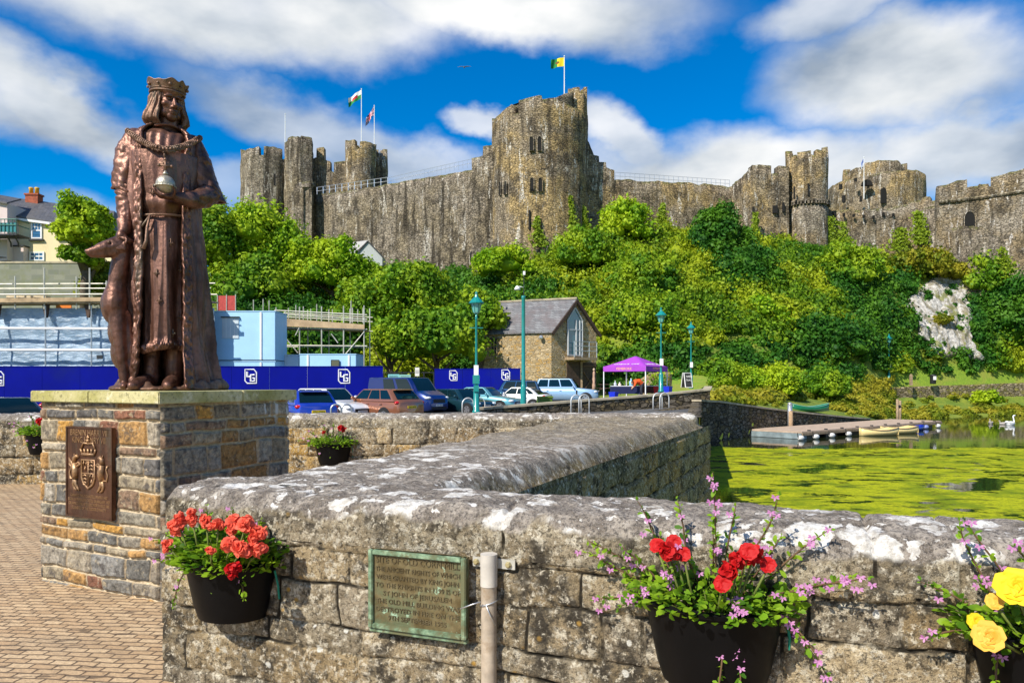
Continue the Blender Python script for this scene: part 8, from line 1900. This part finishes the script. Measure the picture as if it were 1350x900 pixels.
def petal_disc(c, axis, r, n, rng, lay=1, cup=.25):
    ax = Vector(axis).normalized(); u = ax.cross(Vector((.3, .2, 1))).normalized(); v = ax.cross(u); V, Q = [], []; o = 0
    for l in range(lay):
        for k in range(n):
            a = 2*math.pi*k/n+l*.5+rng.uniform(-.1, .1); dr = u*math.cos(a)+v*math.sin(a); rr = r*(1-.24*l)*rng.uniform(.9, 1.1); m_ = 9; 
            tn = ax.cross(dr)
            for i in range(m_):
                f = i/(m_-1); w = r*.62*math.sin(math.pi*(.12+.70*f))**.8*(1-.2*l); z = cup*rr*f*(1-.5*f)+.06*r*math.sin(6*f+k)+.02*r*l; p = Vector(c)+dr*rr*f+ax*z
                V += [p-tn*w+ax*.09*r*math.sin(3*k+5*f), p+ax*.0, p+tn*w+ax*.09*r*math.cos(2*k+4*f)]
            for i in range(m_-1):
                b = o+i*3; Q += [(b, b+1, b+4, b+3), (b+1, b+2, b+5, b+4)]
            o += m_*3
    return np.array([tuple(q) for q in V]), np.array(Q)
def make_pot(label, loc, rz, w=.235, dep=.21, h=.27, group='black wall pots of flowers'):
    """half-round wall pot; +y is the wall behind"""
    r = thing('flower_pot', label, 'flower pot', loc, rz, group); prof = [(.60, 0), (.72, .02), (.80, .22), (.90, .62), (.97, .93), (1.04, .95), (1.06, 1.0), (1.0, 1.03), (.93, 1.0), (.9, .86)]; n = 30; mb = MB()
    ang = np.linspace(math.pi*1.0, math.pi*2.0, n); G = []
    for (s, z) in prof:
        row = [(w*s*math.cos(a), dep*s*math.sin(a)*1.0, h*z) for a in ang]; row += [(w*s*.96, .02, h*z), (-w*s*.96, .02, h*z)]; G.append(row)
    k = len(G[0]); V = [p for row in G for p in row]; fs = [(i*k+j, i*k+(j+1) % k, (i+1)*k+(j+1) % k, (i+1)*k+j) for i in range(len(G)-1) for j in range(k)]+[tuple(range(k))[::-1]]; mb.add(V, fs); o = mb.build('tub', M_BLACKPOT, r, True, sharp=R(50))
    mb = MB(); row = [(w*.92*math.cos(a), dep*.92*math.sin(a), h*.90) for a in ang]+[(w*.9, .015, h*.9), (-w*.9, .015, h*.9)]; mb.add(row, [tuple(range(len(row)))]); mb.build('soil', plain('potting_soil', (.05, .032, .02), 1, var=.4, scale=30), r)
    mb = MB(); mb.tube([(w*1.0, -.01, h*.85), (w*1.04, .0, h*.6), (w*1.02, .015, h*.35)], .005, 6); mb.build('tie', plain('green_twine', (.01, .22, .15), .7), r)
    return r
def world_of(root, p): return root.matrix_basis @ Vector(p)
def plant_set(root, name_c, seed, w, dep, h, leafy, bush_n, sprays, heads, sc=1.0, bh=.12):
    rng = np.random.RandomState(seed); M = Matrix.Translation(root.location) @ Matrix.Rotation(root.rotation_euler.z, 4, 'Z'); top = h*.95
    # 1. leafy flowering plant
    g = thing('flowering_plant', leafy, 'plant', tuple(M @ Vector((0, -dep*.4, top))), root.rotation_euler.z)
    n = bush_n; th = rng.uniform(math.pi, 2*math.pi, n); rr = np.sqrt(rng.uniform(0, 1, n)); hh = rng.uniform(0, 1, n)**.9*bh*sc*(1.1-rr*.5); P = np.stack([rr*np.cos(th)*w*1.22, dep*.4+rr*np.sin(th)*dep*1.15, hh-.015], 1)
    d = np.stack([np.cos(th)*rr*1.2+rng.normal(size=n)*.5, np.sin(th)*rr*1.2+rng.normal(size=n)*.5, rng.uniform(-.1, 1.1, n)], 1); nr = rng.normal(size=(n, 3))*.4+np.array([0, -.35, 1]); V, Q = kites(P, d, nr, rng.uniform(.026, .052, n)*sc, rng.uniform(.016, .030, n)*sc); mesh_quads('leaves', V, Q, M_POTLEAF, g)
    mb = MB()
    for k in range(0, n, 14): mb.tube([(P[k][0]*.5, dep*.4+(P[k][1]-dep*.4)*.5, -.03), tuple(P[k])], .0028*sc, 5)
    for hx, hy, hz, r_, m_, kind in heads: mb.tube([(hx*.5, hy*.5+dep*.1, -.03), (hx*.8, hy*.9, hz*.5), (hx, hy, hz-r_*.3)], .004*sc, 6)
    mb.build('stems', M_STEM, g, True)
    for hx, hy, hz, r_, m_, kind in heads:
        if kind == 'ball':
            vs = [flowerhead((hx, hy, hz), (rng.normal()*.25, -.75, .65), r_, rng, 34)]
            for q in range(3): 
                o = rng.normal(size=3)*r_*.45; vs.append(flowerhead((hx+o[0], hy+o[1]*.5-.01, hz+o[2]), (o[0]*8, -.8, .6), r_*.7, rng, 22))
            V, Q = cat_(*vs)
        else: V, Q = petal_disc((hx, hy, hz), (rng.normal()*.2+hx*.6, -.85, .35), r_, 5, rng, 4 if r_ > .04 else 2, .45)
        mesh_quads('flower', V, Q, m_, g, True)
    # 2. spreading fan flower with long leafy sprays
    s_ = thing('spray_plant', name_c, 'plant', tuple(M @ Vector((0, -dep*.35, top))), root.rotation_euler.z); LV, LQ, FV, FQ, BV, BQ = [], [], [], [], [], []; st = MB(); lo = fo = bo = 0
    for (x0, dx, dy, dz, ln, droop, fl) in sprays:
        p = Vector((x0, -dep*.1+dep*.35, 0)); v = Vector((dx, dy, dz)).normalized(); m_ = 16; pts = []
        for i in range(m_): pts.append(p.copy()); p = p+v*(ln/m_); v = (v+Vector((rng.normal()*.05, rng.normal()*.04, -droop/m_*1.6+rng.normal()*.05))).normalized(); p.y = min(p.y, dep*.35+.02)
        st.tube(pts, [.0033*sc]*(m_-3)+[.0025*sc, .002*sc, .0015*sc], 5)
        for i in range(2, m_):
            for q in range(2 if i < m_-3 else 3):
                sd = rng.normal(size=3); a = np.array(pts[i])+rng.normal(size=3)*.003; L_ = rng.uniform(.018, .036)*sc*(1 if i < m_-2 else .6); V, Q = kites([a], [sd*.8+np.array(v)*.7], [rng.normal(size=3)*.4+np.array([0, -.5, .8])], [L_], [L_*.5]); LV.append(V); LQ.append(Q+lo); lo += len(V)
        for q in range(int(fl*.6+.5)):
            i = rng.randint(m_//2, m_); c = np.array(pts[i])+rng.normal(size=3)*.012+np.array([0, -.012, 0]); k = 5; aa = np.linspace(-.2, math.pi*1.15, k); dr = np.stack([np.cos(aa), -.25+0*aa, -np.sin(aa)*.8+.3], 1); V, Q = kites(np.repeat(c[None], k, 0), dr, np.repeat(np.array([[0, -1, .2]]), k, 0), [.0155*sc]*k, [.0065*sc]*k, .05); FV.append(V); FQ.append(Q+fo); fo += len(V)
    st.build('stems', M_STEMBROWN, s_, True); mesh_quads('leaves', np.concatenate(LV), np.concatenate(LQ), M_POTLEAF, s_)
    if FV: mesh_quads('blossoms', np.concatenate(FV), np.concatenate(FQ), M_PINK, s_)
def front_at(px, out): # point in front of the near wall seen at px
    k = (px-CX)/F; b = A0+FN*out; t = (k*b[1]-b[0])/(FD[0]-k*FD[1]); return b+FD*t
def build_pots():
    rz = math.atan2(FD[1], FD[0])
    # pot 1: coral geraniums
    p = front_at(310, .022); Y = p[1]; h = .27; zr = EYE-(742-HY)/F*(Y-.12); r = make_pot('black wall pot of coral geraniums below the wall end beside the plinth', (p[0], p[1], zr-h), rz)
    C = M_CORAL; heads = [(x+.045+max(0, x)*.25, y, z, r_*.88, m_, 'ball') for x, y, z, r_, m_ in ((-.20, -.11, .17, .040, C), (-.165, -.13, .20, .042, C), (-.12, -.10, .215, .038, C), (-.05, -.09, .21, .034, C), (.02, -.10, .205, .034, C), (.09, -.10, .215, .044, C), (.14, -.10, .215, .044, C), (.185, -.09, .175, .044, C), (.20, -.10, .11, .044, C), (.12, -.16, .14, .044, C), (.15, -.19, .04, .040, M_RED), (.165, -.16, .125, .042, C), (-.235, -.13, .10, .028, C), (.06, -.19, .11, .024, C))]
    sp = [(-.12, -1, -.15, .35, .36, .25, 8), (-.15, -1, -.1, .1, .30, .3, 10), (-.1, -.8, -.25, .8, .30, .1, 4), (-.16, -1, -.3, .6, .24, .2, 8), (-.05, -.35, -.2, 1, .28, .05, 2), (0, .05, -.15, 1, .27, .0, 2), (.05, .3, -.2, 1, .28, .05, 2), (-.08, -.6, -.5, .6, .22, .3, 6), (.1, .5, -.2, 1, .26, .1, 3), (0, .1, -.8, .3, .22, 1.2, 5), (.08, .5, -.8, .2, .24, 1.6, 4), (-.14, -.5, -.7, .0, .30, 2.2, 2), (.02, -.2, -.9, .3, .2, .8, 6)]
    plant_set(r, 'sprawling pink fan flower with long leafy stems in the coral geranium pot', 5, .235, .21, h, 'bright coral red geranium filling the pot by the plinth', 1050, sp, heads, 1.0, .19)
    # pot 2: red flowers, big
    p = front_at(940, .022); Y = p[1]; zr = EYE-(812-HY)/F*(Y-.12); r = make_pot('black wall pot with deep red flowers and long sprays on the front wall', (p[0], p[1], zr-h), rz, .25, .21, .30); h2 = .30; Rr = M_RED
    heads = [(-.135, -.10, .205, .034, Rr, 'ball'), (-.175, -.08, .225, .026, Rr, 'disc'), (-.085, -.07, .20, .026, Rr, 'disc'), (-.12, -.06, .235, .026, Rr, 'disc'), (.07, -.13, .165, .034, Rr, 'ball'), (.10, -.09, .20, .030, Rr, 'ball'), (.145, -.08, .22, .034, Rr, 'ball'), (.13, -.11, .235, .030, Rr, 'disc'), (.19, -.07, .185, .026, Rr, 'disc'), (.05, -.15, .13, .03, Rr, 'disc')]
    sp = [(-.14, -1, -.15, .9, .40, .05, 3), (-.1, -.6, -.15, 1.2, .42, .0, 3), (-.05, -.3, -.1, 1.3, .40, .0, 3), (.0, .15, -.1, 1.4, .52, -.02, 12), (.02, .3, -.1, 1.4, .40, .0, 3), (.06, .35, -.12, 1.2, .48, .0, 10), (.1, .8, -.15, .9, .44, .0, 6), (.12, 1, -.15, .55, .46, .05, 14), (.13, 1, -.2, .5, .40, .0, 18), (-.15, -1, -.2, .25, .30, .3, 8), (-.16, -1, -.1, .45, .36, .1, 5), (-.05, -.4, -.6, .7, .26, .3, 10), (.05, .3, -.8, .5, .24, .5, 22), (-.02, -.1, -1, .2, .26, 2.6, 10), (.03, .2, -1, .15, .38, 2.4, 4), (.06, .3, -1, .1, .34, 2.8, 6), (.1, .9, -.5, .2, .34, 1.2, 12), (.12, 1, -.4, .1, .36, 1.0, 10), (-.1, -.7, -.5, .5, .28, .4, 10), (.0, 0, -.3, 1.2, .34, .0, 4), (-.12, -.8, -.3, .7, .3, .1, 4), (-.07, -.5, -.4, 1, .3, .0, 4), (.08, .6, -.3, 1, .34, .0, 6), (-.03, -.2, -.5, 1, .26, .1, 5), (.1, .7, -.6, .5, .28, .3, 6), (-.13, -.8, -.6, .4, .26, .6, 5)]
    plant_set(r, 'long straggling fan flower with pink blossoms in the red flower pot', 9, .25, .21, h2, 'deep red petunia plant among leaves in the right-centre pot', 520, sp, heads, 1.0, .13)
    # pot 3: yellow flowers at the right edge
    p = front_at(1385, .022); Y = p[1]; zr = EYE-(850-HY)/F*(Y-.14); r = make_pot('black wall pot of yellow flowers cut by the right edge', (p[0], p[1], zr-h), rz, .23, .2, .27)
    heads = [(-.145, -.13, .185, .052, M_YEL, 'disc'), (-.225, -.17, .045, .041, M_ORANGE, 'disc'), (-.25, -.14, .075, .026, M_YEL, 'disc'), (-.19, -.10, .13, .026, M_ORANGE, 'disc'), (-.02, -.1, .17, .06, M_YEL, 'disc'), (.1, -.12, .2, .06, M_YEL, 'disc')]
    sp = [(-.12, -1, -.1, .5, .30, .0, 2), (-.1, -.7, -.15, 1.0, .40, .05, 6), (-.05, -.5, -.1, 1.2, .42, .0, 6), (-.14, -1, -.4, .1, .24, .6, 3), (.0, 0, -.2, 1.2, .36, 0, 6), (.1, .6, -.2, 1, .36, 0, 6), (-.1, -.5, -.9, .1, .26, 1.6, 3), (-.04, -.8, -.3, .7, .28, .1, 3)]
    plant_set(r, 'fan flower sprays in the yellow flower pot at the right edge', 13, .23, .2, h, 'large-flowered yellow begonia in the pot at the right edge', 420, sp, heads, 1.05)
    # pots on the far wall
    for px, py, lb, la, lc, hd, seed in ((433, 588, 'black wall pot on the far wall right of the plinth', 'leafy plant with two small crimson flowers in the far wall pot', 'yellow-green trailing sprays over the far wall pot', [(.14, -.1, .25, .045, M_RED, 'ball'), (-.08, -.14, .2, .026, M_RED, 'ball'), (.18, -.08, .22, .03, M_RED, 'ball')], 21), (46, 573, 'black wall pot on the far wall at the left of the plinth', 'leafy plant with a scarlet bloom in the pot left of the plinth', 'short pale sprays in the pot left of the plinth', [(.06, -.12, .20, .05, M_RED, 'ball'), (.12, -.1, .21, .05, M_RED, 'ball')], 23)):
        d = 10.15; x = atg(px, d, 0).x; fy = 10.25+(x+14)/15.9*.30-.03; r = make_pot(lb, (x, fy, zpx(py, d-.1)-.3), .019, .27 if px > 100 else .25, .22, .30)
        sp = [(-.1, -1, -.2, .8, .34, .1, 3), (-.05, -.5, -.2, 1, .34, .0, 2), (0, 0, -.2, 1.2, .34, 0, 2), (.05, .4, -.2, 1.1, .36, 0, 2), (.1, .9, -.2, .8, .28, .1, 2), (-.1, -.9, -.4, .4, .3, .3, 3), (0, -.1, -1, .3, .28, 2.2, 4), (.05, .3, -.9, .4, .24, 1, 3), (-.08, -.5, -.8, .3, .26, 1.8, 5), (-.12, -1, -.2, .5, .4, .3, 3)]
        plant_set(r, lc, seed, .27, .22, .30, la, 420, sp, hd, 1.25)
build_pots()

# ------------------------------------------------------------------ mill plaque, sensor pole
def build_wall_fittings():
    n = Vector((FN[0], FN[1], 0)); u = Vector((FD[0], FD[1], 0)); z = Vector((0, 0, 1)); a = front_at(489.5, .045); b = front_at(617, .045); c = (a+b)/2; w = np.linalg.norm(b-a); zt = EYE-(722-HY)/F*a[1]; zb_ = EYE-(824-HY)/F*a[1]; h = zt-zb_; cz = (zt+zb_)/2
    m, t, p = mat('verdigris_bronze'); o = t.obj(); N = t.noise(o, 9, 6, .65); f = t.noise(o, 55, 5, .7); cc = t.mix(t.smooth(N, .36, .64), (.10, .07, .025), (.22, .175, .085)); cc = t.mix(t.smooth(t.noise(o, 5, 5, .7), .50, .66, 0, .85), cc, (.12, .145, .075)); cc = t.mix(t.math('MULTIPLY', t.smooth(t.noise(o, 16, 4, .6), .62, .68), .9), cc, (.38, .55, .38))
    t.put(p.inputs['Base Color'], cc); p.inputs['Metallic'].default_value = .35; p.inputs['Roughness'].default_value = .5; t.put(p.inputs['Normal'], t.bump(f, .4, .006)); M_V = m
    m, t, p = mat('green_patina'); o = t.obj(); cc = t.ramp(t.noise(o, 22, 5, .65), [(.35, (.07, .09, .04)), (.5, (.14, .22, .13)), (.68, (.32, .44, .28))]); cc = t.mix(t.smooth(t.noise(o, 7, 5, .7), .45, .58), cc, (.12, .12, .055)); t.put(p.inputs['Base Color'], cc); p.inputs['Roughness'].default_value = .7; M_PAT = m
    root = thing('mill_plaque', 'greenish bronze plaque about the old corn mill on the front wall', 'plaque', (c[0], c[1], cz)); mb = MB(); mb.obox((0, 0, 0), u*w/2, n*.012, z*h/2); mb.build('panel', M_V, root); mb = MB(); q = .010
    for s in (-1, 1): mb.obox(u*s*(w/2-q)+n*.012, u*q, n*.016, z*h/2); mb.obox(z*s*(h/2-q)+n*.012, u*(w/2-2*q-.001), n*.016, z*q)
    mb.obox(-z*(h/2+.010)+n*.004, u*(w/2), n*.012, z*.0095); mb.build('rim', M_PAT, root, bevel=.003)
    t = MB(); lines = [('SITE OF OLD CORN MILL', .046, .86), ('THE ANCIENT RIGHTS OF WHICH', .034, .87), ('WERE GRANTED BY KING JOHN', .034, .85), ('TO THE KNIGHTS IN 1199 IS OF', .034, .87), ('ST JOHN OF JERUSALEM', .034, .70), ('THE OLD MILL BUILDING WAS', .034, .86), ('DESTROYED IN FIRE ON THE', .034, .86), ('9TH SEPTEMBER 1955', .034, .60)]
    y = h*.375
    for i, (s, sz, k) in enumerate(lines): text_add(t, s, sz*.82, n*.012+z*y, u, z, .0035, width=w*k); y -= h*(.118 if i == 0 else .102)
    t.build('lettering', M_PLQ_HI2, root, fix=False)
    # verdigris run-off below stays in the wall's own stain; pole with bracket
    c = front_at(644.5, .05); zt = EYE-(733-HY)/F*(c[1]-.03); pr = thing('sensor_pole', 'weathered grey tube standing against the front wall beside the corn mill plaque', 'pole', (c[0], c[1], -.0)); mb = MB(); r_ = .0315; mb.tube([(0, 0, -.02), (0, 0, zt)], r_, 18); mb.build('tube', plain('weathered_tube', (.40, .33, .25), .8, .1, var=.3, scale=14, dirt=(.24, .15, .07)), pr, True, sharp=R(50))
    mb = MB(); mb.tube([(0, 0, zt-.125), (0, 0, zt+.003)], r_+.003, 18); mb.build('sleeve', plain('pale_sleeve', (.50, .46, .40), .7, var=.2, scale=9), pr, True, sharp=R(50))
    mb = MB(); bc = Vector((0, 0, zt-.040))-n*.030; mb.obox(bc+u*.01, u*.092, n*.004, z*.019); br = mb.build('bracket', plain('zinc_plate', (.50, .48, .42), .6, .4, var=.2, scale=20), pr)
    for s in (-.065, .075): mb = MB(); mb.lathe([(.013, 0), (.013, .008), (.008, .014)], n=6); M = Matrix((u, z, n)).transposed(); mb.v = [tuple(M @ Vector(v)+bc+u*s+n*.005) for v in mb.v]; mb.build('bolt', plain('brass_bolt', (.48, .40, .20), .5, .5), br)
    wz = zt-.19; mb = MB(); mb.tube([n*.034+Vector((-.02, 0, wz+.01)), n*.055+u*-.05+Vector((0, 0, wz)), n*.058-u*.10+Vector((0, 0, wz-.022))], .0028, 6); mb.tube([n*.034+Vector((0, 0, wz)), n*.036+u*.02+Vector((0, 0, wz-.04)), n*.02+u*.036+Vector((0, 0, wz-.085))], .0026, 6); mb.tube([n*.034*math.cos(a)+u*.034*math.sin(a)+Vector((0, 0, wz-.004+.012*math.sin(a))) for a in np.linspace(0, 2*math.pi, 20, endpoint=False)], .003, 6, closed=True); mb.build('wire_tie', M_STEEL, pr, True)
M_PLQ_HI2 = m_bronze('raised_letter_bronze', (.13, .10, .05), (.21, .17, .095), (.10, .08, .04), .5)
build_wall_fittings()
